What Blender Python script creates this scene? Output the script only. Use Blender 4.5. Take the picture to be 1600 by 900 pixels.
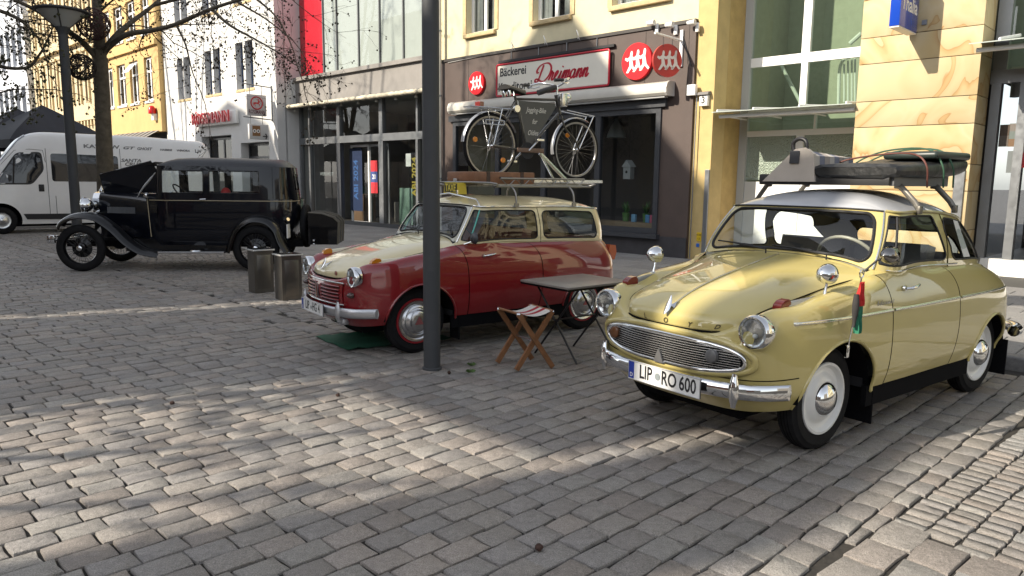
import bpy, bmesh, math, random
import numpy as np
from mathutils import Vector, Matrix, noise
from mathutils.geometry import delaunay_2d_cdt

scene = bpy.context.scene
for o in list(bpy.data.objects): bpy.data.objects.remove(o)
COL = scene.collection
R = math.radians
random.seed(7)

# ---------------------------------------------------------------- camera
CAM_H, CAM_F, PITCH, ROLL = 1.47, 1150.0, 8.3, 0.65
def _axes():
    p, r = R(PITCH), R(ROLL)
    fw = np.array([0, math.cos(p), -math.sin(p)]); up = np.array([0, math.sin(p), math.cos(p)]); rt = np.array([1., 0, 0])
    return math.cos(r)*rt+math.sin(r)*up, -math.sin(r)*rt+math.cos(r)*up, fw
RT, UP, FW = _axes()
CC = np.array([0, 0, CAM_H])
cam_d = bpy.data.cameras.new('camera'); cam = bpy.data.objects.new('camera', cam_d); COL.objects.link(cam)
cam_d.sensor_width = 36; cam_d.lens = CAM_F/1600*36; cam_d.clip_start = 0.05; cam_d.clip_end = 600
M = Matrix.Identity(4)
for i in range(3):
    M[i][0], M[i][1], M[i][2], M[i][3] = RT[i], UP[i], -FW[i], CC[i]
cam.matrix_world = M
scene.camera = cam

# ---------------------------------------------------------------- light
SUN_AZ, SUN_EL = 65.5, 33.0          # heading the light travels to (clockwise from +y), elevation
st = Vector((math.sin(R(SUN_AZ))*math.cos(R(SUN_EL)), math.cos(R(SUN_AZ))*math.cos(R(SUN_EL)), -math.sin(R(SUN_EL))))
sd = bpy.data.lights.new('sun', 'SUN'); sd.energy = 3.6; sd.angle = R(0.53); sd.color = (1.0, 0.90, 0.75)
so = bpy.data.objects.new('sun', sd); COL.objects.link(so)
so.rotation_euler = st.to_track_quat('-Z', 'Y').to_euler(); so.location = (-20, -10, 30)
w = bpy.data.worlds.new('World'); scene.world = w; w.use_nodes = True
nt = w.node_tree; nt.nodes.clear()
sky = nt.nodes.new('ShaderNodeTexSky'); sky.sky_type = 'NISHITA'; sky.sun_disc = False
sky.sun_elevation = R(SUN_EL); sky.sun_rotation = R(SUN_AZ+180); sky.air_density = 1.0; sky.dust_density = 0.8; sky.ozone_density = 1.0
bg = nt.nodes.new('ShaderNodeBackground'); bg.inputs[1].default_value = 0.13
wo = nt.nodes.new('ShaderNodeOutputWorld')
hs = nt.nodes.new('ShaderNodeHueSaturation'); hs.inputs['Saturation'].default_value = 0.30
nt.links.new(sky.outputs[0], hs.inputs['Color']); nt.links.new(hs.outputs[0], bg.inputs[0]); nt.links.new(bg.outputs[0], wo.inputs[0])
scene.view_settings.view_transform = 'Standard'; scene.view_settings.look = 'None'
scene.view_settings.gamma = 1; scene.view_settings.use_curve_mapping = False
scene.view_settings.exposure = 1.15
scene.render.engine = 'CYCLES'
scene.cycles.max_bounces = 8; scene.cycles.transparent_max_bounces = 16
scene.cycles.caustics_reflective = False; scene.cycles.caustics_refractive = False
scene.cycles.use_denoising = True

# ---------------------------------------------------------------- street frame: u runs down the street, n into the shop fronts
FA = R(45.5)
U = np.array([-math.sin(FA), math.cos(FA), 0]); N = np.array([math.cos(FA), math.sin(FA), 0])
def ray(x, y): return FW*CAM_F + RT*(x-800) + UP*(450-y)
def FX(x, y, n):                       # pixel -> (u, z) on the front that stands at n
    d = ray(x, y); p = CC + d*(n/(d@N)); return float(p@U), float(p[2])
def GX(x, y, z=0.0):                   # pixel -> ground point
    d = ray(x, y); p = CC + d*((z-CAM_H)/d[2]); return p
def Wp(u, n, z=0.0): p = U*u + N*n; return Vector((p[0], p[1], z))
ROTF = math.atan2(-U[1], -U[0])        # local x = -u (to the right along the front), local y = n

# ---------------------------------------------------------------- materials
MATS = {}
def _n(nt, t, **kw):
    n = nt.nodes.new(t)
    for k, v in kw.items(): setattr(n, k, v)
    return n
def mat(name, col, rough=0.6, metal=0.0, coat=0.0, var=0.0, vscale=6.0, bump=0.0, bscale=60.0, spec=0.5, emit=None, cior=1.5, col2=None, detail=4, dirt=0.0, rvar=0.0):
    if name in MATS: return MATS[name]
    m = bpy.data.materials.new(name); m.use_nodes = True; MATS[name] = m
    nt = m.node_tree; b = nt.nodes['Principled BSDF']
    b.inputs['Base Color'].default_value = (*col, 1); b.inputs['Roughness'].default_value = rough; b.inputs['Metallic'].default_value = metal
    b.inputs['Specular IOR Level'].default_value = spec
    b.inputs['Coat IOR'].default_value = cior; b.inputs['Coat Weight'].default_value = coat; b.inputs['Coat Roughness'].default_value = 0.03
    if emit: b.inputs['Emission Color'].default_value = (*emit[0], 1); b.inputs['Emission Strength'].default_value = emit[1]
    L = nt.links
    if var or bump or col2 or dirt or rvar:
        tc = _n(nt, 'ShaderNodeTexCoord')
    if var or col2:
        nz = _n(nt, 'ShaderNodeTexNoise'); nz.inputs['Scale'].default_value = vscale; nz.inputs['Detail'].default_value = detail; nz.inputs['Roughness'].default_value = 0.6
        L.new(tc.outputs['Object'], nz.inputs['Vector'])
        mx = _n(nt, 'ShaderNodeMix', data_type='RGBA')
        c2 = col2 if col2 else tuple(min(1, c*(1+var)) for c in col); c1 = col if col2 else tuple(c*(1-var) for c in col)
        mx.inputs[6].default_value = (*c1, 1); mx.inputs[7].default_value = (*c2, 1)
        cr = _n(nt, 'ShaderNodeMapRange'); cr.inputs[1].default_value = 0.3; cr.inputs[2].default_value = 0.7
        L.new(nz.outputs['Fac'], cr.inputs[0]); L.new(cr.outputs[0], mx.inputs[0]); out = mx.outputs[2]
        if dirt:
            n2 = _n(nt, 'ShaderNodeTexNoise'); n2.inputs['Scale'].default_value = vscale*0.23; n2.inputs['Detail'].default_value = 8
            mp = _n(nt, 'ShaderNodeMapping'); mp.inputs['Scale'].default_value = (1, 1, .35); L.new(tc.outputs['Object'], mp.inputs[0]); L.new(mp.outputs[0], n2.inputs['Vector'])
            c3 = _n(nt, 'ShaderNodeMapRange'); c3.inputs[1].default_value = 0.5; c3.inputs[2].default_value = 0.75; c3.inputs[4].default_value = dirt
            L.new(n2.outputs['Fac'], c3.inputs[0])
            m2 = _n(nt, 'ShaderNodeMix', data_type='RGBA'); m2.inputs[7].default_value = (col[0]*.45, col[1]*.42, col[2]*.38, 1)
            L.new(c3.outputs[0], m2.inputs[0]); L.new(out, m2.inputs[6]); out = m2.outputs[2]
        L.new(out, b.inputs['Base Color'])
    if rvar:
        n4 = _n(nt, 'ShaderNodeTexNoise'); n4.inputs['Scale'].default_value = vscale*1.7; n4.inputs['Detail'].default_value = 5
        L.new(tc.outputs['Object'], n4.inputs['Vector'])
        c4 = _n(nt, 'ShaderNodeMapRange'); c4.inputs[1].default_value = .3; c4.inputs[2].default_value = .7; c4.inputs[3].default_value = max(0.01, rough-rvar); c4.inputs[4].default_value = rough+rvar
        L.new(n4.outputs['Fac'], c4.inputs[0]); L.new(c4.outputs[0], b.inputs['Roughness'])
    if bump:
        n3 = _n(nt, 'ShaderNodeTexNoise'); n3.inputs['Scale'].default_value = bscale; n3.inputs['Detail'].default_value = 5
        L.new(tc.outputs['Object'], n3.inputs['Vector'])
        bp = _n(nt, 'ShaderNodeBump'); bp.inputs['Strength'].default_value = bump; bp.inputs['Distance'].default_value = 0.01
        L.new(n3.outputs['Fac'], bp.inputs['Height']); L.new(bp.outputs[0], b.inputs['Normal'])
    return m
def glass(name, tint=(0.8, 0.85, 0.85), refl=1.0, rough=0.01):
    if name in MATS: return MATS[name]
    m = bpy.data.materials.new(name); m.use_nodes = True; MATS[name] = m
    nt = m.node_tree; nt.nodes.clear(); L = nt.links
    o = _n(nt, 'ShaderNodeOutputMaterial'); t = _n(nt, 'ShaderNodeBsdfTransparent'); g = _n(nt, 'ShaderNodeBsdfGlossy'); mx = _n(nt, 'ShaderNodeMixShader'); ge = _n(nt, 'ShaderNodeNewGeometry'); dt = _n(nt, 'ShaderNodeVectorMath', operation='DOT_PRODUCT'); ab = _n(nt, 'ShaderNodeMath', operation='ABSOLUTE'); om = _n(nt, 'ShaderNodeMath', operation='SUBTRACT'); om.inputs[0].default_value = 1.0; f = _n(nt, 'ShaderNodeMath', operation='POWER'); f.inputs[1].default_value = 5.0
    L.new(ge.outputs['Normal'], dt.inputs[0]); L.new(ge.outputs['Incoming'], dt.inputs[1]); L.new(dt.outputs['Value'], ab.inputs[0]); L.new(ab.outputs[0], om.inputs[1]); L.new(om.outputs[0], f.inputs[0])
    t.inputs[0].default_value = (*tint, 1); g.inputs['Roughness'].default_value = rough
    mm = _n(nt, 'ShaderNodeMath', operation='MULTIPLY_ADD'); mm.inputs[1].default_value = 0.92*refl; mm.inputs[2].default_value = 0.08*refl; mm.use_clamp = True
    L.new(f.outputs[0], mm.inputs[0]); L.new(mm.outputs[0], mx.inputs[0]); L.new(t.outputs[0], mx.inputs[1]); L.new(g.outputs[0], mx.inputs[2]); L.new(mx.outputs[0], o.inputs[0])
    return m

# ---------------------------------------------------------------- mesh builder
def cr_path(pts, sub=6, closed=False):
    P = [Vector(p) for p in pts]; n = len(P); out = []
    rng = range(n if closed else n-1)
    for i in rng:
        p0 = P[(i-1) % n] if (closed or i > 0) else P[0]*2-P[1]
        p1 = P[i]; p2 = P[(i+1) % n]
        p3 = P[(i+2) % n] if (closed or i+2 < n) else P[-1]*2-P[-2]
        for k in range(sub):
            t = k/sub
            out.append(0.5*((2*p1)+(p2-p0)*t+(2*p0-5*p1+4*p2-p3)*t*t+(3*p1-p0-3*p2+p3)*t*t*t))
    if not closed: out.append(P[-1])
    return out
class MB:
    def __init__(s): s.v = []; s.f = []; s.m = []; s.mi = 0
    def add(s, vs, fs):
        o = len(s.v); s.v += [tuple(v) for v in vs]; s.f += [tuple(i+o for i in f) for f in fs]; s.m += [s.mi]*len(fs); return s
    def box(s, x0, x1, y0, y1, z0, z1, bev=0.0):
        if x0 > x1: x0, x1 = x1, x0
        if y0 > y1: y0, y1 = y1, y0
        if z0 > z1: z0, z1 = z1, z0
        if bev <= 0:
            return s.add([(x0,y0,z0),(x1,y0,z0),(x1,y1,z0),(x0,y1,z0),(x0,y0,z1),(x1,y0,z1),(x1,y1,z1),(x0,y1,z1)],
                  [(0,3,2,1),(4,5,6,7),(0,1,5,4),(1,2,6,5),(2,3,7,6),(3,0,4,7)])
        bm = bmesh.new(); bmesh.ops.create_cube(bm, size=1)
        for v in bm.verts: v.co = ((x0+x1)/2+v.co.x*(x1-x0), (y0+y1)/2+v.co.y*(y1-y0), (z0+z1)/2+v.co.z*(z1-z0))
        bmesh.ops.bevel(bm, geom=bm.edges[:], offset=bev, segments=2, profile=0.5, affect='EDGES')
        bm.verts.ensure_lookup_table(); s.add([v.co.copy() for v in bm.verts], [[v.index for v in f.verts] for f in bm.faces]); bm.free(); return s
    def obox(s, c, ax, ay, az, bev=0.0):     # oriented box: centre and three half vectors
        t = MB(); t.box(-1, 1, -1, 1, -1, 1, 0); c, ax, ay, az = map(Vector, (c, ax, ay, az))
        return s.add([c+ax*v[0]+ay*v[1]+az*v[2] for v in t.v], t.f)
    def tube(s, pts, r, k=8, closed=False, caps=True, flat=1.0):
        P = [Vector(p) for p in pts]; n = len(P)
        rs = r if isinstance(r, (list, tuple)) else [r]*n
        T = []
        for i in range(n):
            a = P[i-1] if (i > 0 or closed) else P[0]; b = P[(i+1) % n] if (i < n-1 or closed) else P[-1]
            d = b-a; T.append(d.normalized() if d.length > 1e-9 else Vector((0,0,1)))
        ref = Vector((0,0,1)) if abs(T[0].z) < 0.9 else Vector((1,0,0))
        nx = T[0].cross(ref).normalized(); vs = []
        for i in range(n):
            nx = (nx - T[i]*nx.dot(T[i])); nx = nx.normalized() if nx.length > 1e-6 else T[i].orthogonal().normalized()
            ny = T[i].cross(nx)
            for j in range(k):
                a = 2*math.pi*j/k; vs.append(P[i]+nx*(math.cos(a)*rs[i])+ny*(math.sin(a)*rs[i]*flat))
        fs = []
        for i in range(n if closed else n-1):
            for j in range(k):
                a = i*k+j; b = i*k+(j+1) % k; c = ((i+1) % n)*k+(j+1) % k; d = ((i+1) % n)*k+j; fs.append((a, b, c, d))
        if caps and not closed: fs.append(tuple(range(k))[::-1]); fs.append(tuple((n-1)*k+j for j in range(k)))
        return s.add(vs, fs)
    def lathe(s, prof, c=(0,0,0), axis='z', k=24, a0=0, a1=2*math.pi):   # prof: (radius, height along axis)
        c = Vector(c); vs = []; full = abs(a1-a0-2*math.pi) < 1e-6; kk = k if full else k+1
        for r, h in prof:
            for j in range(kk):
                a = a0+(a1-a0)*j/k; x, y = r*math.cos(a), r*math.sin(a)
                vs.append(c+Vector({'z': (x,y,h), 'x': (h,x,y), 'y': (y,h,x)}[axis]))
        fs = []
        for i in range(len(prof)-1):
            for j in range(k):
                a = i*kk+j; b = i*kk+(j+1) % kk; fs.append((a, b, b+kk, a+kk))
        return s.add(vs, fs)
    def prism(s, poly, f0, f1):          # poly of 2d points; f0/f1 map a 2d point to 3d
        n = len(poly); vs = [f0(p) for p in poly]+[f1(p) for p in poly]
        return s.add(vs, [tuple(range(n))[::-1], tuple(range(n, 2*n))]+[(i, (i+1) % n, n+(i+1) % n, n+i) for i in range(n)])
    def grid(s, rows, flip=False, closed_u=False):         # rows: list of lists of points
        a, b = len(rows), len(rows[0]); fs = []
        for i in range(a-1 if not closed_u else a):
            for j in range(b-1):
                q = (i*b+j, i*b+j+1, ((i+1) % a)*b+j+1, ((i+1) % a)*b+j); fs.append(q[::-1] if flip else q)
        return s.add([p for r_ in rows for p in r_], fs)
    def build(s, name, m, parent=None, smooth=None, loc=None, mod=None, kind=None):
        me = bpy.data.meshes.new(name); me.from_pydata([tuple(v) for v in s.v], [], s.f)
        ms = m if isinstance(m, (list, tuple)) else [m]
        for q in ms: me.materials.append(q)
        if len(ms) > 1: me.polygons.foreach_set('material_index', s.m)
        me.validate(); me.update()
        bm = bmesh.new(); bm.from_mesh(me); bmesh.ops.recalc_face_normals(bm, faces=bm.faces) if s.__dict__.get('recalc', True) else None; bm.to_mesh(me); bm.free()
        if smooth is not None:
            me.polygons.foreach_set('use_smooth', [True]*len(me.polygons)); me.set_sharp_from_angle(angle=R(smooth))
        o = bpy.data.objects.new(name, me); COL.objects.link(o)
        if parent: o.parent = parent
        if loc is not None: o.location = loc
        if kind: o['kind'] = kind
        return o
def tag(o, label, cat, group=None):
    o['label'] = label; o['category'] = cat
    if group: o['group'] = group
    return o
def thing(name, label, cat, loc=(0,0,0), rz=0.0, group=None):
    o = bpy.data.objects.new(name, None); COL.objects.link(o); o.location = loc; o.rotation_euler = (0,0,rz); o.empty_display_size = 0.1
    return tag(o, label, cat, group)
def struct(o): o['kind'] = 'structure'; return o
def text_mesh(txt, size=1.0, bold=0.0, shear=0.0, sx=1.0, depth=0.0):
    cu = bpy.data.curves.new('txt', 'FONT'); cu.body = txt; cu.size = size; cu.offset = bold; cu.shear = shear; cu.extrude = depth; cu.resolution_u = 3
    cu.align_x = 'CENTER'; cu.align_y = 'CENTER'
    o = bpy.data.objects.new('txt', cu); COL.objects.link(o)
    dg = bpy.context.evaluated_depsgraph_get(); me = o.evaluated_get(dg).to_mesh()
    vs = [(v.co.x*sx, v.co.y, v.co.z) for v in me.vertices]; fs = [tuple(p.vertices) for p in me.polygons]
    o.evaluated_get(dg).to_mesh_clear(); bpy.data.objects.remove(o); bpy.data.curves.remove(cu)
    return vs, fs
def put_text(mb, txt, size, f, **kw):       # f maps (x, y, depth) -> 3d
    vs, fs = text_mesh(txt, size, **kw); mb.add([f(v[0], v[1], v[2]) for v in vs], fs); return mb

# front frame: things built in (u, n, z) with their Empty at a base point
class Front:
    def __init__(s, name, label, cat, u, n, group=None, z=0.0):
        s.u, s.n, s.z = u, n, z; s.o = thing(name, label, cat, Wp(u, n, z), ROTF, group)
    def L(s, u, n, z): return Vector((-(u-s.u), n-s.n, z-s.z))
    def box(s, mb, u0, u1, n0, n1, z0, z1, bev=0.0):
        return mb.box(-(u1-s.u), -(u0-s.u), n0-s.n, n1-s.n, z0-s.z, z1-s.z, bev)
    def part(s, name, m, u0, u1, n0, n1, z0, z1, parent=None, bev=0.0):
        mb = MB(); s.box(mb, u0, u1, n0, n1, z0, z1, bev); return mb.build(name, m, parent or s.o, smooth=40 if bev else None)
    def wall(s, name, m, u0, u1, z0, z1, n, openings=(), depth=0.3, parent=None):
        us = sorted({u0, u1, *[q for o in openings for q in o[:2] if u0 < q < u1]}); zs = sorted({z0, z1, *[q for o in openings for q in o[2:4] if z0 < q < z1]})
        mb = MB(); solid = {}
        for i in range(len(us)-1):
            for j in range(len(zs)-1):
                cu, cz = (us[i]+us[i+1])/2, (zs[j]+zs[j+1])/2
                solid[i, j] = not any(o[0] < cu < o[1] and o[2] < cz < o[3] for o in openings)
        Lq = s.L
        for (i, j), ok in solid.items():
            a, b, c_, d = us[i], us[i+1], zs[j], zs[j+1]
            if ok:
                mb.add([Lq(b, n, c_), Lq(a, n, c_), Lq(a, n, d), Lq(b, n, d)], [(0,1,2,3)])
            for di, dj, e in ((-1,0,'l'), (1,0,'r'), (0,-1,'b'), (0,1,'t')):
                nb = solid.get((i+di, j+dj))
                if ok and (nb is False or nb is None):
                    q = {'l': [(a,c_),(a,d)], 'r': [(b,d),(b,c_)], 'b': [(b,c_),(a,c_)], 't': [(a,d),(b,d)]}[e]
                    dd = depth
                    mb.add([Lq(q[0][0], n, q[0][1]), Lq(q[1][0], n, q[1][1]), Lq(q[1][0], n+dd, q[1][1]), Lq(q[0][0], n+dd, q[0][1])], [(0,1,2,3)])
        mb.recalc = False
        return mb.build(name, m, parent or s.o)
    def window(s, u0, u1, z0, z1, n, fm, gm, fw=0.06, mull=(), rails=(), sill=None, sill_m=None, depth=0.06, name='window', curtain=None):
        mb = MB()
        s.box(mb, u0, u1, n, n+depth, z0, z0+fw); s.box(mb, u0, u1, n, n+depth, z1-fw, z1)
        s.box(mb, u0, u0+fw, n, n+depth, z0+fw, z1-fw); s.box(mb, u1-fw, u1, n, n+depth, z0+fw, z1-fw)
        us = [u0+fw]; 
        for q in mull: s.box(mb, q-fw*.6, q+fw*.6, n+.003, n+depth, z0+fw, z1-fw)
        for q in rails: s.box(mb, u0+fw, u1-fw, n-.004, n+depth-.01, q-fw*.5, q+fw*.5)
        o = mb.build(name, fm, s.o)
        gu = [u0+fw]+[x for q in mull for x in (q-fw*.6, q+fw*.6)]+[u1-fw]; gz = [z0+fw]+[x for q in rails for x in (q-fw*.5, q+fw*.5)]+[z1-fw]
        for a in range(0, len(gu), 2):
            for b in range(0, len(gz), 2):
                g = MB(); nn = n+depth*.5; g.add([s.L(gu[a+1], nn, gz[b]), s.L(gu[a], nn, gz[b]), s.L(gu[a], nn, gz[b+1]), s.L(gu[a+1], nn, gz[b+1])], [(0,1,2,3)])
                tl = random.uniform(-.004, .004); 
                g.build('pane', gm, o)
        if sill: s.part('sill', sill_m or fm, u0-.05, u1+.05, n-sill, n+.02, z0-.1, z0-.002, parent=o, bev=.008)
        if curtain: 
            for (ca, cb, cm) in curtain:
                g = MB(); k = 24; rows = [[s.L(ca+(cb-ca)*i/k, n+depth+.05+.02*math.sin(i*1.9), z) for i in range(k+1)] for z in (z0, z1)]
                g.grid(rows); g.build('curtain', cm, o, smooth=60)
        return o
# ================================================================ GROUND
def stone_mat(name, base, warm, rough=0.55):
    m = bpy.data.materials.new(name); m.use_nodes = True; MATS[name] = m
    nt = m.node_tree; L = nt.links; b = nt.nodes['Principled BSDF']
    at = _n(nt, 'ShaderNodeAttribute'); at.attribute_name = 'tint'
    geo = _n(nt, 'ShaderNodeNewGeometry')
    n1 = _n(nt, 'ShaderNodeTexNoise'); n1.inputs['Scale'].default_value = 230; n1.inputs['Detail'].default_value = 2; L.new(geo.outputs['Position'], n1.inputs['Vector'])
    n2 = _n(nt, 'ShaderNodeTexNoise'); n2.inputs['Scale'].default_value = 30; n2.inputs['Detail'].default_value = 7; n2.inputs['Roughness'].default_value = .68; L.new(geo.outputs['Position'], n2.inputs['Vector'])
    n5 = _n(nt, 'ShaderNodeTexNoise'); n5.inputs['Scale'].default_value = 0.7; n5.inputs['Detail'].default_value = 4; L.new(geo.outputs['Position'], n5.inputs['Vector'])
    ad = _n(nt, 'ShaderNodeMath', operation='MULTIPLY_ADD'); ad.inputs[1].default_value = 1.9; ad.inputs[2].default_value = 0.05; L.new(n1.outputs['Fac'], ad.inputs[0])
    a2 = _n(nt, 'ShaderNodeMath', operation='MULTIPLY_ADD'); a2.inputs[1].default_value = 1.1; a2.inputs[2].default_value = 0.45; L.new(n2.outputs['Fac'], a2.inputs[0])
    a5 = _n(nt, 'ShaderNodeMath', operation='MULTIPLY_ADD'); a5.inputs[1].default_value = 0.5; a5.inputs[2].default_value = 0.75; L.new(n5.outputs['Fac'], a5.inputs[0])
    mu = _n(nt, 'ShaderNodeMath', operation='MULTIPLY'); L.new(ad.outputs[0], mu.inputs[0]); L.new(a2.outputs[0], mu.inputs[1])
    mu2 = _n(nt, 'ShaderNodeMath', operation='MULTIPLY'); L.new(mu.outputs[0], mu2.inputs[0]); L.new(a5.outputs[0], mu2.inputs[1])
    vm = _n(nt, 'ShaderNodeVectorMath', operation='SCALE'); L.new(at.outputs['Color'], vm.inputs[0]); L.new(mu2.outputs[0], vm.inputs['Scale'])
    L.new(vm.outputs[0], b.inputs['Base Color'])
    cr = _n(nt, 'ShaderNodeMapRange'); cr.inputs[3].default_value = rough-.12; cr.inputs[4].default_value = rough+.2; L.new(n2.outputs['Fac'], cr.inputs[0]); L.new(cr.outputs[0], b.inputs['Roughness'])
    ba = _n(nt, 'ShaderNodeMath', operation='MULTIPLY_ADD'); ba.inputs[1].default_value = 2.2; L.new(n2.outputs['Fac'], ba.inputs[0]); L.new(n1.outputs['Fac'], ba.inputs[2])
    bp = _n(nt, 'ShaderNodeBump'); bp.inputs['Strength'].default_value = 0.85; bp.inputs['Distance'].default_value = 0.009; L.new(ba.outputs[0], bp.inputs['Height']); L.new(bp.outputs[0], b.inputs['Normal'])
    return m
M_STONE = stone_mat('granite_sett', None, None)
M_SLAB = stone_mat('concrete_slab', None, None, 0.6)

def street_mat():
    m = bpy.data.materials.new('joint_sand'); m.use_nodes = True
    nt = m.node_tree; L = nt.links; b = nt.nodes['Principled BSDF']; b.inputs['Roughness'].default_value = 0.9
    geo = _n(nt, 'ShaderNodeNewGeometry'); mp = _n(nt, 'ShaderNodeMapping'); mp.inputs['Rotation'].default_value = (0, 0, -R(90-45)); L.new(geo.outputs['Position'], mp.inputs[0])
    br = _n(nt, 'ShaderNodeTexBrick'); br.inputs['Scale'].default_value = 1; br.inputs['Brick Width'].default_value = .185; br.inputs['Row Height'].default_value = .137; br.inputs['Mortar Size'].default_value = .007
    br.inputs['Color1'].default_value = (.17,.165,.165,1); br.inputs['Color2'].default_value = (.22,.21,.205,1); br.inputs['Mortar'].default_value = (.03,.03,.028,1); L.new(mp.outputs[0], br.inputs['Vector'])
    nz = _n(nt, 'ShaderNodeTexNoise'); nz.inputs['Scale'].default_value = 45; nz.inputs['Detail'].default_value = 6; L.new(geo.outputs['Position'], nz.inputs['Vector'])
    ln = _n(nt, 'ShaderNodeVectorMath', operation='LENGTH'); L.new(geo.outputs['Position'], ln.inputs[0])
    cr = _n(nt, 'ShaderNodeMapRange'); cr.inputs[1].default_value = 27; cr.inputs[2].default_value = 28.5; L.new(ln.outputs['Value'], cr.inputs[0])
    sand = _n(nt, 'ShaderNodeMix', data_type='RGBA'); sand.inputs[6].default_value = (.006,.0055,.005,1); sand.inputs[7].default_value = (.045,.039,.032,1); L.new(nz.outputs['Fac'], sand.inputs[0])
    mx = _n(nt, 'ShaderNodeMix', data_type='RGBA'); L.new(cr.outputs[0], mx.inputs[0]); L.new(sand.outputs[2], mx.inputs[6]); L.new(br.outputs[0], mx.inputs[7]); L.new(mx.outputs[2], b.inputs['Base Color'])
    bp = _n(nt, 'ShaderNodeBump'); bp.inputs['Strength'].default_value = .6; bp.inputs['Distance'].default_value = .01; L.new(nz.outputs['Fac'], bp.inputs['Height']); L.new(bp.outputs[0], b.inputs['Normal'])
    return m
mb = MB(); mb.add([(-300,-300,-.014),(300,-300,-.014),(300,300,-.014),(-300,300,-.014)], [(0,1,2,3)])
street = struct(mb.build('street', street_mat()))

def stone_shape(L, B, rnd, lod=0, h=0.0):
    """verts, faces of one sett, centred, top near z=0"""
    x, y = L/2, B/2; j = lambda s: rnd.uniform(-s, s)
    if lod:
        c = .006; vs = [(-x,-y,-.016),(x,-y,-.016),(x,y,-.016),(-x,y,-.016)]+[(sx*(x-c)+j(.002), sy*(y-c)+j(.002), h+j(.002)) for sx, sy in ((-1,-1),(1,-1),(1,1),(-1,1))]
        return vs, [(0,1,5,4),(1,2,6,5),(2,3,7,6),(3,0,4,7),(4,5,6,7)]
    c = .0035
    ring = [(-x,-y),(0,-y),(x,-y),(x,0),(x,y),(0,y),(-x,y),(-x,0)]
    ring = [(a+j(.006), b+j(.006)) for a, b in ring]
    cut = rnd.uniform(.006, .02)
    vs = [(a*1.0, b*1.0, -.02) for a, b in ring]
    for q, (a, b) in enumerate(ring):
        k = .98 if q % 2 == 0 else 1.0
        vs.append((a*k if q % 2 == 0 else a, b*k if q % 2 == 0 else b, h-.003+j(.001)))
    for q, (a, b) in enumerate(ring):
        k = 1-c*2/ (L if q in (3, 7) else B); k2 = .86 if q % 2 == 0 else k
        vs.append((a*(1-c*2.6/L if q % 2 == 0 else k), b*(1-c*2.6/B if q % 2 == 0 else k), h+j(.0014)))
    vs.append((j(.01), j(.01), h+.0015+j(.0025)))
    fs = []
    for q in range(8):
        n = (q+1) % 8; fs += [(q, n, 8+n, 8+q), (8+q, 8+n, 16+n, 16+q), (16+q, 16+n, 24)]
    return vs, fs

def proj(p):
    d = np.array(p)-CC; z = d@FW
    if z < .2: return None
    return 800+CAM_F*(d@RT)/z, 450-CAM_F*(d@UP)/z, z
PAL = [(.262,.242,.222),(.285,.262,.238),(.242,.228,.216),(.25,.222,.20),(.275,.26,.24),(.228,.21,.195),(.295,.262,.235),(.256,.24,.228)]
class Field:
    """setts laid in rows in a turned frame"""
    def __init__(s, ang, L, B, joint, ok, off=0.5, tint=1.0, jit=.004, pal=PAL, edge=None):
        s.edge = edge
        s.dx = np.array([math.sin(R(ang)), math.cos(R(ang))]); s.dy = np.array([math.cos(R(ang)), -math.sin(R(ang))]); s.L, s.B, s.joint, s.ok, s.off, s.tint, s.jit, s.pal, s.ang = L, B, joint, ok, off, tint, jit, pal, ang
    def lay(s, x0, x1, y0, y1, rnd):
        out = []; oy = 0.0
        if s.edge is not None: oy = ((float(GP @ s.dy)+s.edge) % s.B)
        for r in range(int(y0/s.B), int(y1/s.B)):
            sh = (s.off if r % 2 else 0)*s.L + rnd.uniform(-.018, .018)
            x = x0+sh
            while x < x1:
                l = s.L*rnd.uniform(.9, 1.12) if s.jit else s.L
                cx, cy = x+l/2, oy+(r+.5)*s.B+rnd.uniform(-s.jit, s.jit)*.5
                p = s.dx*cx+s.dy*cy; x += l
                bw = s.B
                if s.edge is None and s.B > .12 and gut(*p)[1] < 12:
                    g_ = gut(*p)[0]
                    if g_+s.B/2 > .03 and g_ < .3:
                        gi = g_-s.B/2
                        if gi > -.02: continue
                        bw = .03-gi; p = p+np.array([GD[1], -GD[0]])*(gi+bw/2-g_)
                if s.ok(p[0], p[1]):
                    q = proj((p[0], p[1], 0))
                    if q and -420 < q[0] < 2020 and q[1] < 1250 and q[2] < 28: out.append((p, l-s.joint*rnd.uniform(.8, 1.3), bw-s.joint*rnd.uniform(.8, 1.3), q))
        return out
def un(x, y): return -math.sin(FA)*x+math.cos(FA)*y, math.cos(FA)*x+math.sin(FA)*y
GP, GD = np.array([1.66, 3.10]), np.array([math.sin(R(48.6)), math.cos(R(48.6))])
def gut(x, y): return (x-GP[0])*GD[1]-(y-GP[1])*GD[0], (x-GP[0])*GD[0]+(y-GP[1])*GD[1]   # right of the gutter line, along it
KERB_N = 7.02
def main_ok(x, y):
    u, n = un(x, y); g, a = gut(x, y)
    if g > .03 : return False
    if n > KERB_N-.14: return False
    if n > 3.62 and u > 5.6: return False
    return n < KERB_N
def border_ok(x, y): u, n = un(x, y); return 3.62 < n < 3.86 and u > 5.6 and gut(x, y)[0] < 0
def small_ok(x, y): u, n = un(x, y); return 3.87 < n < KERB_N-.1 and u > 5.6
def sett_ok(x, y): g, a = gut(x, y); u, n = un(x, y); return g > .05 and n < KERB_N-.14 and a > -.02
def big_ok(x, y): g, a = gut(x, y); return g > .05 and a <= -.02
rnd = random.Random(3)
lay = []
GREY = [(.27,.265,.255),(.31,.30,.285),(.24,.235,.225)]
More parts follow.
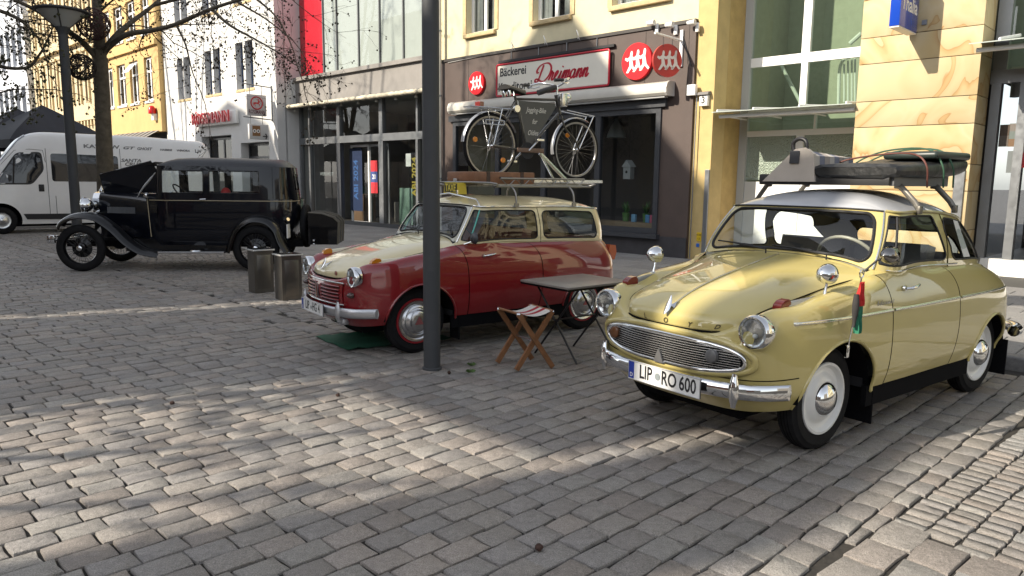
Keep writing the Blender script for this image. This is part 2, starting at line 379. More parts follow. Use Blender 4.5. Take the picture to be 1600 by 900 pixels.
for F_, rng_ in ((Field(45.6, .187, .1365, .0105, main_ok), (-6, 24, -22, 14)), (Field(134.5, .24, .24, .010, border_ok), (-30, 30, -12, 12)),
                 (Field(45.0, .135, .105, .012, small_ok, jit=.01), (-4, 26, -24, 6)), (Field(48.6, .082, .135, .012, sett_ok, off=.4, jit=.006, pal=GREY, edge=.034), (-4, 14, -8, 8)),
                 (Field(48.6, .245, .17, .011, big_ok, jit=.005, pal=GREY, edge=.034), (-4, 12, -8, 8))):
    for it in F_.lay(*rng_, rnd): lay.append((it, F_))
lay.sort(key=lambda t: (t[0][3][2] if (-10 < t[0][3][0] < 1610 and t[0][3][1] < 915) else 99+t[0][3][2]))
def color_attr(me, cols):
    at = me.attributes.new('tint', 'FLOAT_COLOR', 'FACE'); at.data.foreach_set('color', np.array(cols, dtype=np.float32).ravel())
variants = []
for k in range(24):
    vs, fs = stone_shape(.176, .126, rnd); me = bpy.data.meshes.new('paving_stone'); me.from_pydata(vs, [], fs); me.materials.append(M_STONE)
    t = PAL[k % len(PAL)]; q = rnd.uniform(.92, 1.08); color_attr(me, [(t[0]*q, t[1]*q, t[2]*q, 1)]*len(fs))
    me.polygons.foreach_set('use_smooth', [True]*len(fs)); me.set_sharp_from_angle(angle=R(50)); variants.append(me)
allv, allf, allc = [], [], []
for i, ((p, l, b, q), F_) in enumerate(lay):
    tilt = (rnd.uniform(-.012, .012), rnd.uniform(-.012, .012)); dz = rnd.uniform(-.004, .003); ya = math.atan2(F_.dx[1], F_.dx[0])+rnd.uniform(-.018, .018)
    if i < 300:
        o = bpy.data.objects.new('paving_stone', variants[rnd.randrange(24)]); COL.objects.link(o); o.parent = street
        o.location = (p[0], p[1], dz); o.rotation_euler = (tilt[0], tilt[1], ya+(math.pi if rnd.random() < .5 else 0)); o.scale = (l/.176, b/.126, 1)
        continue
    vs, fs = stone_shape(l, b, rnd, lod=1 if q[2] > 9.5 else 0)
    ca, sa = math.cos(ya), math.sin(ya); o_ = len(allv)
    allv += [(p[0]+v[0]*ca-v[1]*sa, p[1]+v[0]*sa+v[1]*ca, v[2]+dz+v[0]*tilt[0]+v[1]*tilt[1]) for v in vs]; allf += [tuple(k+o_ for k in f) for f in fs]
    t = rnd.choice(F_.pal); k = rnd.uniform(.90, 1.09)*F_.tint; allc += [(t[0]*k, t[1]*k, t[2]*k, 1)]*len(fs)
me = bpy.data.meshes.new('paving'); me.from_pydata(allv, [], allf); me.materials.append(M_STONE); color_attr(me, allc)
me.polygons.foreach_set('use_smooth', [True]*len(allf)); me.set_sharp_from_angle(angle=R(50))
o = bpy.data.objects.new('paving', me); COL.objects.link(o); o.parent = street; o['kind'] = 'stuff'
print('stones', len(lay), 'tris', sum(len(f)-2 for f in allf))

# pavement in front of the shops: level slabs on the left, a raised kerbed stretch on the right
STEP_U, PZ = 3.3, 0.10
mb = MB(); mb.add([Wp(60, KERB_N-.1, -.008), Wp(STEP_U, KERB_N-.1, -.008), Wp(STEP_U, 16, -.008), Wp(60, 16, -.008)], [(0,3,2,1)])
pave = struct(mb.build('pavement', mat('slab_bed', (.07,.068,.062), .9)))
SPAL = [(.27,.262,.254),(.25,.243,.236),(.295,.287,.276),(.23,.225,.22)]
slab_me = []
for k in range(6):
    vs = []; a = .195; c = .006
    for z, e in ((-.02, a), (-.004, a), (0, a-c)): vs += [(-e,-e,z),(e,-e,z),(e,e,z),(-e,e,z)]
    fs = [(0,1,5,4),(1,2,6,5),(2,3,7,6),(3,0,4,7),(4,5,9,8),(5,6,10,9),(6,7,11,10),(7,4,8,11),(8,9,10,11)]
    me = bpy.data.meshes.new('paving_slab'); me.from_pydata(vs, [], fs); me.materials.append(M_SLAB); t = SPAL[k % 4]; q = rnd.uniform(.9, 1.1); color_attr(me, [(t[0]*q, t[1]*q, t[2]*q, 1)]*len(fs)); slab_me.append(me)
def slabs(parent, u0, u1, n0, n1, s, z, limit):
    c = 0; j = 0; n = n0; fv, ff, fc = [], [], []
    while n < n1:
        u = u0+(s*.5 if j % 2 else 0)
        while u < u1:
            w_ = Wp(u+s/2, n+s/2, z); q = proj(w_)
            if q and -500 < q[0] < 2100 and q[2] < 34 and c < limit:
                o = bpy.data.objects.new('paving_slab', rnd.choice(slab_me)); COL.objects.link(o); o.parent = parent; o.location = (w_.x, w_.y, z+rnd.uniform(-.002, .002)); o.rotation_euler = (rnd.uniform(-.004,.004), rnd.uniform(-.004,.004), ROTF+rnd.randrange(4)*math.pi/2); k = s/.4; o.scale = (k, k, 1); c += 1
            elif q and -500 < q[0] < 2100 and q[2] < 45:
                h = s*.4875; k = len(fv); t = rnd.choice(SPAL); b_ = rnd.uniform(.9, 1.1)
                for du, dn, dz in ((-h,-h,-.01),(h,-h,-.01),(h,h,-.01),(-h,h,-.01),(-h+.006,-h+.006,0),(h-.006,-h+.006,0),(h-.006,h-.006,0),(-h+.006,h-.006,0)): fv.append(tuple(Wp(u+s/2+du, n+s/2+dn, z+dz)))
                ff += [(k,k+1,k+5,k+4),(k+1,k+2,k+6,k+5),(k+2,k+3,k+7,k+6),(k+3,k,k+4,k+7),(k+4,k+5,k+6,k+7)]; fc += [(t[0]*b_, t[1]*b_, t[2]*b_, 1)]*5
            u += s
        n += s; j += 1
    if ff: me = bpy.data.meshes.new('far_slabs'); me.from_pydata(fv, [], ff); me.materials.append(M_SLAB); color_attr(me, fc); o = bpy.data.objects.new('far_slabs', me); COL.objects.link(o); o.parent = parent; o['kind'] = 'stuff'
slabs(pave, STEP_U+.05, 50, KERB_N-.02, 14, .5, 0, 300)
mb = MB(); 
vs = [Wp(-14, KERB_N+.14, PZ-.006), Wp(STEP_U-.12, KERB_N+.14, PZ-.006), Wp(STEP_U-.12, 16, PZ-.006), Wp(-14, 16, PZ-.006)]
mb.add(vs, [(0,1,2,3)]); mb.add([vs[1], Wp(STEP_U-.12, KERB_N+.14, -.05), Wp(STEP_U-.12, 16, -.05), vs[2]], [(0,1,2,3)])
foot = struct(mb.build('raised_pavement', mat('slab_bed', (.07,.068,.062), .9)))
slabs(foot, -6, STEP_U-.55, KERB_N+.15, 11.9, .4, PZ+.002, 300)
M_KERB = mat('kerb_granite', (.16,.155,.15), .75, var=.25, vscale=30, bump=.4, bscale=80)
kb = MB(); kb.box(-.495, .495, -.075, .075, -.1, PZ+.004, .018); k0 = kb.build('kerb_stone', M_KERB, foot, smooth=50)
k0.location = Wp(STEP_U-.5, KERB_N+.065); k0.rotation_euler = (0,0,ROTF)
for i in range(1, 10):
    o = k0.copy(); COL.objects.link(o); o.location = Wp(STEP_U-.5-i, KERB_N+.065)
for i in range(9):
    o = k0.copy(); COL.objects.link(o); o.location = Wp(STEP_U-.06, KERB_N+.65+i, 0); o.rotation_euler = (0,0,ROTF+math.pi/2)
# ================================================================ BUILDINGS
def nsolve(u, px, z=2.5, lo=3.0, hi=30.0):
    for _ in range(50):
        m = (lo+hi)/2; w_ = Wp(u, m, z); x = proj(w_)[0]
        if x > px: hi = m
        else: lo = m
    return lo
NB, NG, NR, NY = 12.65, 13.4, 12.57, 12.37
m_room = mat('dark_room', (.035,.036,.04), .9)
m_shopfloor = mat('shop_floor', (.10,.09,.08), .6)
m_white = mat('white_upvc', (.80,.80,.79), .35)
m_dgrey = mat('anthracite_metal', (.045,.048,.055), .4, rvar=.1)
m_grey = mat('grey_metal', (.23,.24,.25), .38, metal=.6, rvar=.1)
m_cream = mat('cream_render', (.62,.555,.37), .85, var=.07, vscale=3, bump=.25, bscale=140, dirt=.25)
m_brown = mat('brown_cladding', (.075,.053,.045), .6, var=.10, vscale=2.2, bump=.1, bscale=90)
m_sand = mat('sandstone_sill', (.52,.40,.22), .8, var=.15, vscale=9, bump=.3, bscale=120)
m_curt = mat('net_curtain', (.72,.71,.68), .9, var=.1, vscale=20)
m_pipe = mat('zinc_pipe', (.50,.48,.42), .5, var=.1)
g_win = glass('window_glass', (.62,.66,.66), 1.15); g_shop = glass('shop_glass', (.72,.76,.76), .9); g_dark = glass('tinted_glass', (.30,.33,.36), 1.0)
m_red = mat('sign_red', (.62,.012,.02), .35); m_signw = mat('sign_white', (.78,.77,.74), .4); m_black = mat('black_print', (.012,.012,.014), .45)

def rm(v): return MATS[v]
def shell(F, u0, u1, n, z1, wallm, depth=9, room=1.2, roofm=None, z0=0):
    "side walls, back, roof and a dim room behind the front"
    F.part('side_wall', wallm, u0, u0+.3, n+.301, n+depth, z0, z1); F.part('side_wall', wallm, u1-.3, u1, n+.301, n+depth, z0, z1)
    F.part('back_wall', wallm, u0+.3, u1-.3, n+depth-.3, n+depth, z0, z1)
    F.part('roof', roofm or mat('roof_felt', (.12,.11,.10), .9), u0-.1, u1+.1, n-.1, n+depth+.1, z1, z1+.25)

# ---------------- bakery house
uL, uR = FX(690, 235, NB)[0], FX(1090, 60, NB)[0]
F = Front('bakery_house', 'cream upper floor over dark brown shop front with large display window', 'building', (uL+uR)/2, NB)
zt = 4.47
wins = []
for (xa, ya, xb) in ((729, 52, 773), (833, 37, 891), (957, 20, 1046)):
    ua, ub = FX(xa, ya, NB)[0], FX(xb, ya, NB)[0]; wins.append((ub, ua, 5.02, 6.9))
F.wall('upper_wall', m_cream, uR, uL, zt+.003, 9.0, NB, wins, .28)
for a, b, z0, z1 in wins:
    F.window(a, b, z0, z1, NB+.17, m_white, g_win, .075, mull=[(a+b)/2], rails=[6.2], sill=.26, sill_m=m_sand, curtain=[(a+.05, a+.38*(b-a), m_curt), (b-.3*(b-a), b-.05, m_curt)])
    F.part('window_surround', m_sand, a-.12, a-.002, NB-.025, NB+.02, z0, z1+.1); F.part('window_surround', m_sand, b+.002, b+.12, NB-.025, NB+.02, z0, z1+.1)
F.part('ceiling_band', mat('zinc_flashing', (.06,.055,.052), .5, metal=.5), uR+.004, uL-.004, NB-.09, NB+.1, zt-.035, zt+.03)
du0, du1, dz0, dz1 = FX(1034, 250, NB)[0], FX(712, 250, NB)[0], .44, 2.93
NW = NB-.05
F.wall('shop_front', m_brown, uR, uL, 0, zt-.037, NB-.06, [(du0, du1, dz0, dz1)], .5)
# joints between the cladding boards
jt = mat('dark_joint', (.02,.016,.015), .9)
for px in (1077, 1010, 951, 880, 800, 735):
    u_ = FX(px, 120, NB)[0]; F.part('cladding_joint', jt, u_-.004, u_+.004, NB-.0625, NB-.04, dz1+.3, zt-.06)
F.part('plinth', mat('dark_plinth', (.04,.038,.042), .6, var=.2, vscale=5, bump=.2), uR+.005, uL-.005, NB-.085, NB-.061, 0, .40)
# display window: heavy frame, panes, reveal and things in the window
fr = F.window(du0, du1, dz0, dz1, NB-.10, m_dgrey, g_shop, .11, mull=[du0+1.55, du0+3.1, du0+4.6], depth=.1, name='display_window')
F.part('window_head', m_dgrey, du0-.12, du1+.12, NB-.14, NB-.062, dz1+.0, dz1+.14); F.part('window_board', m_dgrey, du0-.06, du1+.06, NB-.2, NB-.062, dz0-.09, dz0-.003)
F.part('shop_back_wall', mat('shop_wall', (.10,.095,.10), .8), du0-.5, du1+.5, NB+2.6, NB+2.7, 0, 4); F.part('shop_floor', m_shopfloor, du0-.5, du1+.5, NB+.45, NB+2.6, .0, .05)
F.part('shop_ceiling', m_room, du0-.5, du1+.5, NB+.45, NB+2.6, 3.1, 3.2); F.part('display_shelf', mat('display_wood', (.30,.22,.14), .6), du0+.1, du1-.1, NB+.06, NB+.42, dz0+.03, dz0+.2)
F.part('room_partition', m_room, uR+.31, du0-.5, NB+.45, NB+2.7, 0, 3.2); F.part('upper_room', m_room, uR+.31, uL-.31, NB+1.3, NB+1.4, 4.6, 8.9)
shell(F, uR, uL, NB, 9.0, m_cream)
for k in range(4):      # downpipe brackets and pipe at the left edge
    pass
dp = MB(); ud = uL-.12; dp.tube([F.L(ud, NB-.16, z) for z in (0.05, 4.2, 4.4, 9)], .05, 12); dp.build('downpipe', m_pipe, F.o, smooth=50)
for z in (1.5, 3.6, 5.2): dp = MB(); dp.lathe([(.062,z-.02),(.062,z+.02)], F.L(ud, NB-.16, 0), k=12); dp.build('pipe_clip', m_grey, F.o, smooth=50)
mb = MB(); cab = [F.L(*FX(x, y, NB-.08)[:1], NB-.08, FX(x, y, NB-.08)[1]) for x, y in ((700,98),(760,86),(830,72),(836,70),(900,63),(985,46),(1085,33))]
mb.tube(cr_path(cab, 5), .008, 5); mb.build('cable', mat('cable_pale', (.45,.44,.42), .5), F.o, smooth=60)

# plants, lantern, small goods in the bakery window
m_leaf0 = mat('houseplant_leaf', (.06,.16,.05), .5, var=.3); 
def pot_plant(u, n, z, s, label):
    G = Front('potted_plant', label, 'plant', u, n, 'potted plants in the bakery window', z)
    mb = MB(); mb.lathe([(0,0),(.07*s,0),(.09*s,.2*s),(.08*s,.2*s),(.075*s,.18*s),(0,.18*s)], k=14); mb.build('pot', mat('green_pot', (.10,.22,.07), .35), G.o, smooth=50)
    mb = MB()
    for i in range(26):
        a = random.uniform(0, 6.28); r = random.uniform(.03, .13)*s; h = random.uniform(.25, .52)*s; t = Vector((math.cos(a)*r, math.sin(a)*r, h)); b = Vector((math.cos(a)*.02, math.sin(a)*.02, .18*s)); d = Vector((-math.sin(a), math.cos(a), 0))*.022*s
        mid = (b+t)/2+Vector((0,0,.03)); mb.add([b, mid-d, t, mid+d], [(0,1,2,3)])
    mb.build('foliage', m_leaf0, G.o)
u_a = FX(968, 345, NB)[0]; u_b = FX(1000, 345, NB)[0]
pot_plant(u_a, NB+.22, dz0+.205, .9, 'small green potted plant in the bakery window, further from the corner'); pot_plant(u_b, NB+.22, dz0+.205, .9, 'small green potted plant in the bakery window, nearest its right frame')
ul, zl = FX(982, 280, NB+.3)
G = Front('lantern_ornament', 'grey bird house ornament hanging in the bakery display window', 'ornament', ul, NB+.3, z=zl)
mb = MB(); mb.box(-.09,.09,-.08,.08,0,.26,.008); mb.prism([(-.12,.255),(.12,.255),(0,.4)], lambda p: (p[0],-.1,p[1]), lambda p: (p[0],.1,p[1])); mb.build('house', mat('pale_tin', (.35,.36,.36), .5), G.o)
mb = MB(); mb.lathe([(0,0),(.03,0)], (0,-.084,.15), 'y', 16); mb.build('hole', m_black, G.o); mb = MB(); mb.tube([(0,0,.39),(0,0,2.93-zl)], .003, 5); mb.build('cord', m_black, G.o)
ul, zl = FX(963, 215, NB+.9)
G = Front('pendant_lamp', 'pale bell shaped pendant lamp inside the bakery', 'lamp', ul, NB+.9, z=zl)
mb = MB(); mb.lathe([(.03,.42),(.05,.36),(.13,.25),(.2,.08),(.22,0),(.2,.005)], k=24); mb.build('lamp_shade', mat('enamel_grey', (.40,.42,.42), .3), G.o, smooth=60); mb = MB(); mb.tube([(0,0,.4),(0,0,3.1-zl)], .006, 5); mb.build('cord', m_black, G.o)
for i, (px, cl) in enumerate(((1012,(.12,.30,.55)),(1019,(.55,.12,.2)),(990,(.2,.4,.6)))):
    uu, zz = FX(px, 357, NB+.15); mb = MB(); mb.box(-.05,.05,-.03,.03,0,.16,.004); o = mb.build('gift_box', mat('gift_%d' % i, cl, .4), None, smooth=40); o.location = Wp(uu, NB+.15, dz0+.203); o.rotation_euler = (0,0,ROTF)
    tag(o, ('small blue box among the goods at the right of the bakery window', 'small red box at the far right of the bakery window', 'pale blue box between the plants in the bakery window')[i], 'box')

# awning cassette of the bakery
ua, ub = FX(1042, 140, NB-.3)[0], FX(702, 172, NB-.3)[0]
G = Front('awning_cassette', 'long closed cream awning cassette above the bakery window', 'awning', (ua+ub)/2, NB-.3, z=3.12)
mb = MB(); pr = [(.24,.0),(.0,.0),(-.045,.05),(-.05,.14),(-.01,.235),(.07,.27),(.24,.27)]
mb.prism(pr, lambda p: Vector(((ub-ua)/2-.03, p[0], p[1])), lambda p: Vector((-(ub-ua)/2+.03, p[0], p[1]))); mb.build('case', mat('awning_case', (.48,.46,.41), .4, var=.04), G.o, smooth=35)
for s_ in (-1, 1):
    mb = MB(); pr2 = [(p[0]-.006 if p[0] < .2 else p[0], p[1]*1.03-.004) for p in pr]; x0 = s_*((ub-ua)/2-.03); mb.prism(pr2, lambda p: Vector((x0, p[0], p[1])), lambda p: Vector((x0+s_*.05, p[0], p[1]))); mb.build('end_cap', mat('awning_cap', (.55,.53,.49), .45), G.o)
mb = MB(); mb.box(-(ub-ua)/2+.06, (ub-ua)/2-.06, .02, .14, -.035, -.004); mb.build('front_bar', mat('awning_bar', (.36,.36,.35), .4), G.o)

# sign board with lettering
def to_sign(F, u0, n0, z0):      # 2d sign coords (x to the right) -> thing coords
    return lambda x, y, d=0: F.L(u0-x, n0-d, z0+y)
ua, zb = FX(951, 133, NB-.16); _, zt1 = FX(951, 77, NB-.16); ub, _ = FX(776, 146, NB-.16)
sw, sh = ub-ua, zt1-zb; uc, zc = (ua+ub)/2, (zt1+zb)/2
G = Front('shop_sign', 'wide cream sign board with red frame and script lettering over the bakery', 'sign', uc, NB-.1, z=zc)
f_ = to_sign(G, uc, NB-.16, zc)
mb = MB(); G.box(mb, ua+.03, ub-.03, NB-.158, NB-.10, zb+.03, zt1-.03); mb.build('panel', mat('sign_cream', (.72,.69,.60), .35, var=.04, vscale=2), G.o)
mb = MB(); pts = []
for (cx, cy, a0) in ((sw/2-.05, sh/2-.05, 0), (-sw/2+.05, sh/2-.05, 90), (-sw/2+.05, -sh/2+.05, 180), (sw/2-.05, -sh/2+.05, 270)):
    for k in range(5): a = R(a0+k*22.5); pts.append(f_(cx+.05*math.cos(a), cy+.05*math.sin(a), 0))
mb.tube(pts, .022, 8, closed=True); mb.build('frame', mat('sign_frame_red', (.45,.012,.03), .3), G.o, smooth=60)
for tx_, xo, yo in (('Bäckerei', .53, .17), ('Konditorei', .60, -.17)): mb = MB(); put_text(mb, tx_, .27, lambda x, y, d: f_(-sw/2+xo+x, yo+y, .001+d), sx=.92, bold=.005); mb.build('lettering', m_black, G.o)
def stroke(mb, pts, wd, f, sub=8, dep=.003):      # calligraphic stroke: pen held at 40 degrees
    P = cr_path([(p[0], p[1], 0) for p in pts], sub); n = len(P); px, py = math.cos(R(35)), math.sin(R(35)); L_, R_ = [], []
    for i in range(n):
        d = (P[min(i+1, n-1)]-P[max(i-1, 0)]).normalized(); nn = Vector((-d.y, d.x)); q = wd*(.42+.58*abs(nn.x*math.cos(R(10))+nn.y*math.sin(R(10))))
        L_.append(f(P[i].x+nn.x*q/2, P[i].y+nn.y*q/2, dep)); R_.append(f(P[i].x-nn.x*q/2, P[i].y-nn.y*q/2, dep))
    mb.grid([L_, R_])
LET = {  # slanted script letters, x-height 1, each with its advance
 'D': ([[(.55,2.05),(.35,1.3),(.12,.35),(-.1,.02),(-.45,.1),(-.35,.38),(.1,.25),(.6,.02),(1.2,.12),(1.75,.8),(1.85,1.6),(1.4,2.15),(.7,2.25),(0,2.0),(-.4,1.5),(-.3,1.15),(0,1.2)]], 1.75),
 'r': ([[(0,.05),(.25,.6),(.38,1.05),(.42,.85),(.62,.88),(.58,.6),(.5,.2),(.62,.03),(.85,.2)]], .78),
 'e': ([[(0,.2),(.35,.5),(.55,.85),(.42,1.02),(.2,.75),(.15,.3),(.35,.02),(.65,.12),(.85,.35)]], .72),
 'i': ([[(0,.2),(.25,.65),(.35,.95),(.2,.3),(.25,.03),(.45,.1),(.65,.35)], [(.45,1.35),(.5,1.5)]], .55),
 'm': ([[(0,.3),(.2,.8),(.32,.95),(.3,.6),(.15,0)], [(.2,.35),(.45,.85),(.65,.95),(.65,.6),(.5,0)], [(.55,.35),(.8,.85),(1.0,.95),(1.0,.6),(.9,.2),(1.0,.02),(1.3,.35)]], 1.2),
 'a': ([[(.7,.85),(.45,.98),(.15,.7),(.1,.2),(.3,.02),(.6,.4),(.75,.95),(.65,.4),(.7,.05),(.9,.1),(1.05,.35)]], .95),
 'n': ([[(0,.3),(.2,.8),(.32,.95),(.3,.6),(.15,0)], [(.2,.35),(.45,.85),(.68,.95),(.68,.6),(.58,.2),(.7,.02),(1.0,.35)]], .88)}
mb = MB(); x = -.34; k = .185; sl = .22
for ch in 'Dreimann':
    strokes, adv = LET[ch]
    for s_ in strokes: stroke(mb, [((p[0]+sl*p[1])*k+x, p[1]*k*(.92 if ch == 'D' else 1)-.13) for p in s_], .055, f_)
    x += adv*k
mb.recalc = True; mb.build('script_lettering', mat('script_red', (.42,.01,.03), .35), G.o)
mb = MB(); G.box(mb, ua-.08, ub-.02, NB-.13, NB-.062, zt1+.045, zt1+.10); mb.build('hanging_rail', m_black, G.o)
for q in (.12, .37, .62, .88): mb = MB(); u_ = ua+(ub-ua)*q; mb.tube([G.L(u_, NB-.08, zt1+.05), G.L(u_, NB-.08, zt1+.32)], .010, 6); mb.build('hanger', m_grey, G.o)
for q in (.22, .50, .80):
    mb = MB(); u_ = ua+(ub-ua)*q; mb.tube(cr_path([G.L(u_+.14, NB-.06, zt1+.28), G.L(u_+.12, NB-.2, zt1+.42), G.L(u_, NB-.36, zt1+.44), G.L(u_-.1, NB-.42, zt1+.33), G.L(u_-.08, NB-.40, zt1+.25)], 5), .008, 6); mb.build('swan_neck_lamp', m_white, G.o, smooth=60)

FIG = [(.02,.62),(.10,.62),(.14,.50),(.10,.20),(.20,-.26),(.40,-.50),(.30,-.58),(.08,-.34),(-.14,-.62),(-.28,-.60),(-.06,-.2),(-.08,.10),(-.22,.04),(-.38,.16),(-.34,.28),(-.2,.22),(-.05,.32),(-.02,.52)]
def round_sign(label, u, n, z, r, perp, mred, mwhite, yaw=0.0):
    G = Front('round_sign', label, 'sign', u, n, z=z)
    ax = 'y' if not perp else 'x'
    mb = MB()
    if perp: mb.lathe([(0,-.03),(r,-.03),(r,.03),(0,.03)], (0,0,0), 'x', 40)
    else: mb.lathe([(0,-.03),(r*.985,-.03),(r,-.02),(r,.04),(0,.04)], (0,0,0), 'y', 40)
    o = mb.build('disc', mred, G.o, smooth=40); o.rotation_euler = (0, 0, yaw)
    for k in (-1, 0, 1):
        mb = MB()
        g = (lambda p: Vector((p[0], -.0335, p[1]))) if not perp else (lambda p: Vector((.0335, p[0], p[1])))
        poly = [((p[0]*1.05+k*.46)*r*.95+.02, (p[1]*1.0+.02+k*.03)*r*.95) for p in FIG]
        tri = delaunay_2d_cdt([Vector(p) for p in poly], [], [list(range(len(poly)))], 1, 1e-5)
        mb.add([g(v) for v in tri[0]], [tuple(t) for t in tri[2]]); o = mb.build('figure', mwhite, G.o); o.rotation_euler = (0, 0, yaw)
    return G
u1, z1 = FX(745, 130, NB-.1); round_sign('round red sign with white running figures left of the bakery board', u1, NB-.1, z1, .275, False, m_red, m_signw)
u1, z1 = FX(995.5, 96, NB-.1); round_sign('large round red sign with white figures flat on the wall right of the board', u1, NB-.1, z1, .36, False, m_red, m_signw)
ud_ = FX(1069, 60, NB)[0]; nd = nsolve(ud_, 1042, 3.75); wz = 1.47
d = ray(1042, 95); t = (ud_)/(d@U); zd = float((CC+d*t)[2]); nd = float((CC+d*t)@N)
mR2 = mat('sign_red_worn', (.36,.03,.022), .45, var=.1); mW2 = mat('sign_white_worn', (.55,.50,.46), .5)
G = round_sign('hanging round worn red sign with pale figures on a white wall bracket', ud_, nd, zd, .30, True, mR2, mW2, R(-27))
mb = MB(); mb.tube([G.L(ud_, NB-.05, zd+.42), G.L(ud_, nd-.42, zd+.44)], .022, 10); G.box(mb, ud_-.03, ud_+.03, NB-.1, NB-.062, zd-.05, zd+.62); mb.build('bracket', m_white, G.o, smooth=50)
for dn_ in (-.14, .16): mb = MB(); mb.tube([G.L(ud_, nd+dn_, zd+.43), G.L(ud_, nd+dn_, zd+.23)], .005, 5); mb.build('hook', m_black, G.o)
mb = MB(); mb.tube([G.L(ud_-.02, NB-.08, zd+.5), G.L(ud_-.22, NB-.08, zd-.05)], .012, 6); mb.build('brace', m_black, G.o)

# wall lamps / detectors near the corner
def wall_lamp(px, py, label, s=1.0):
    u, z = FX(px, py, NB-.15); G = Front('wall_spotlight', label, 'lamp', u, NB-.06, z=z)
    mb = MB(); mb.box(-.035*s,.035*s,-.05,0,-.09*s,.09*s,.008); mb.build('base', m_white, G.o, smooth=40)
    mb = MB(); mb.lathe([(0,-.1),(.04*s,-.1),(.055*s,.06),(.05*s,.06),(0,.03)], (-.06*s,-.13,.09*s), 'x', 14); mb.build('head', mat('spot_white', (.7,.7,.68), .4), G.o, smooth=50)
wall_lamp(1024, 43, 'small white wall spotlight above the flat round sign'); wall_lamp(1053, 46, 'small white wall spotlight above the hanging round sign'); wall_lamp(1087, 42, 'small white wall spotlight at the top corner of the bakery', .9)
u1, z1 = FX(1082, 141, NB-.1); o = MB().box(-.09,.09,-.1,0,-.1,.1,.012).build('junction_box', m_white, None, smooth=40); o.location = Wp(u1, NB-.06, z1); o.rotation_euler = (0,0,ROTF); tag(o, 'white box on the brown wall beside the house number', 'box')
mb = MB(); uu = FX(1086.5, 200, NB-.08)[0]; o = mb.tube([(0,0,.02),(0,0,z1-.1)], .012, 6).build('wall_conduit', m_grey, None); o.location = Wp(uu, NB-.075); tag(o, 'thin grey conduit running down the corner of the bakery', 'pipe')

# ---------------- bookshop house: yellow pier, glazed stair, sandstone slabs
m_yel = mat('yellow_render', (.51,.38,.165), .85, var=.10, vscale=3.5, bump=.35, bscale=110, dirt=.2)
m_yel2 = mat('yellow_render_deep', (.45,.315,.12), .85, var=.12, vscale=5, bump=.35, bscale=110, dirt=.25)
uA, uB = uR-.004, FX(1118, 100, NB)[0]
uS0, uS1 = FX(1527, 149, NB)[0], FX(1340, 130, NB)[0]      # sandstone block
NWIN = nsolve(uB, 1162, 3.7)
F = Front('bookshop_house', 'yellow pier, white framed glazing and honey sandstone slabs', 'building', (uS0+uA)/2, NB, z=0)
H = 8.5
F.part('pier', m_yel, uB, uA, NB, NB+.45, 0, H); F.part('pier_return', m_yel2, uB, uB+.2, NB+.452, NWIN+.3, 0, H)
def frame_bar(a, b, z0, z1, nm='window_bar', mm=None, dn=0): return F.part(nm, mm or m_white, a, b, NWIN-.03+dn, NWIN+.06, z0, z1)
rail = [FX(1265, y, NWIN)[1] for y in (98, 82, 181, 168)]      # rails of the glazing
g0, g1 = uS1, uB; gm = FX(1259, 90, NWIN)[0]
zr1a, zr1b, zr2a, zr2b = FX(1265, 97, NWIN)[1], FX(1265, 82, NWIN)[1], FX(1255, 180, NWIN)[1], FX(1255, 167, NWIN)[1]
zr3a, zr3b = FX(1230, 212, NWIN)[1], FX(1230, 203, NWIN)[1]; zr4 = FX(1220, 281, NWIN)[1]
m_frgrey = mat('window_frame_grey', (.42,.43,.42), .4)
F.part('frame_side', m_frgrey, g1-.16, g1-.003, NWIN-.04, NWIN+.08, .1, H)
for a, b, zz0, zz1 in ((g0, g1-.163, zr1a, zr1b), (g0, g1-.163, zr2a, zr2b), (g0, g1-.163, zr3a, zr3b), (gm-.075, gm+.075, zr1b+.002, H-.002), (gm-.06, gm+.06, zr2b+.002, zr1a-.002), (gm-.07, gm+.07, zr4, zr3a-.002), (gm+.15-.42, gm+.15-.39, zr3b+.002, zr2a-.002)): frame_bar(a, b, zz0, zz1)
F.part('mullion_lower', m_white, gm-.05, gm+.09, NWIN-.032, NWIN+.06, .1, zr4-.002)
g_stair = glass('stair_glass', (.66,.74,.66), 1.0)
def obscured():
    m = bpy.data.materials.new('obscured_glass'); m.use_nodes = True; nt = m.node_tree; b = nt.nodes['Principled BSDF']; b.inputs['Base Color'].default_value = (.30,.36,.30,1); b.inputs['Roughness'].default_value = .22
    b.inputs['Specular IOR Level'].default_value = .8
    tc = _n(nt, 'ShaderNodeTexCoord'); v = _n(nt, 'ShaderNodeTexVoronoi'); v.inputs['Scale'].default_value = 34; nt.links.new(tc.outputs['Object'], v.inputs['Vector'])
    bp = _n(nt, 'ShaderNodeBump'); bp.inputs['Strength'].default_value = 1.0; bp.inputs['Distance'].default_value = .03; nt.links.new(v.outputs['Distance'], bp.inputs['Height']); nt.links.new(bp.outputs[0], b.inputs['Normal'])
    return m
m_obs = obscured()
for a, b, z0_, z1_, mm in ((g0, gm-.075, zr1b, H, g_stair), (gm+.075, g1-.163, zr1b, H, g_stair), (g0, gm-.06, zr2b, zr1a, g_stair), (gm+.06, g1-.163, zr2b, zr1a, g_stair), (g0, gm-.07, zr4, zr3a, m_obs), (gm+.07, g1-.163, zr4, zr3a, m_obs), (g0, g1-.163, zr3b, zr2a, g_stair)):
    mb = MB(); mb.add([F.L(b, NWIN+.02, z0_), F.L(a, NWIN+.02, z0_), F.L(a, NWIN+.02, z1_), F.L(b, NWIN+.02, z1_)], [(0,1,2,3)]); mb.build('pane', mm, F.o)
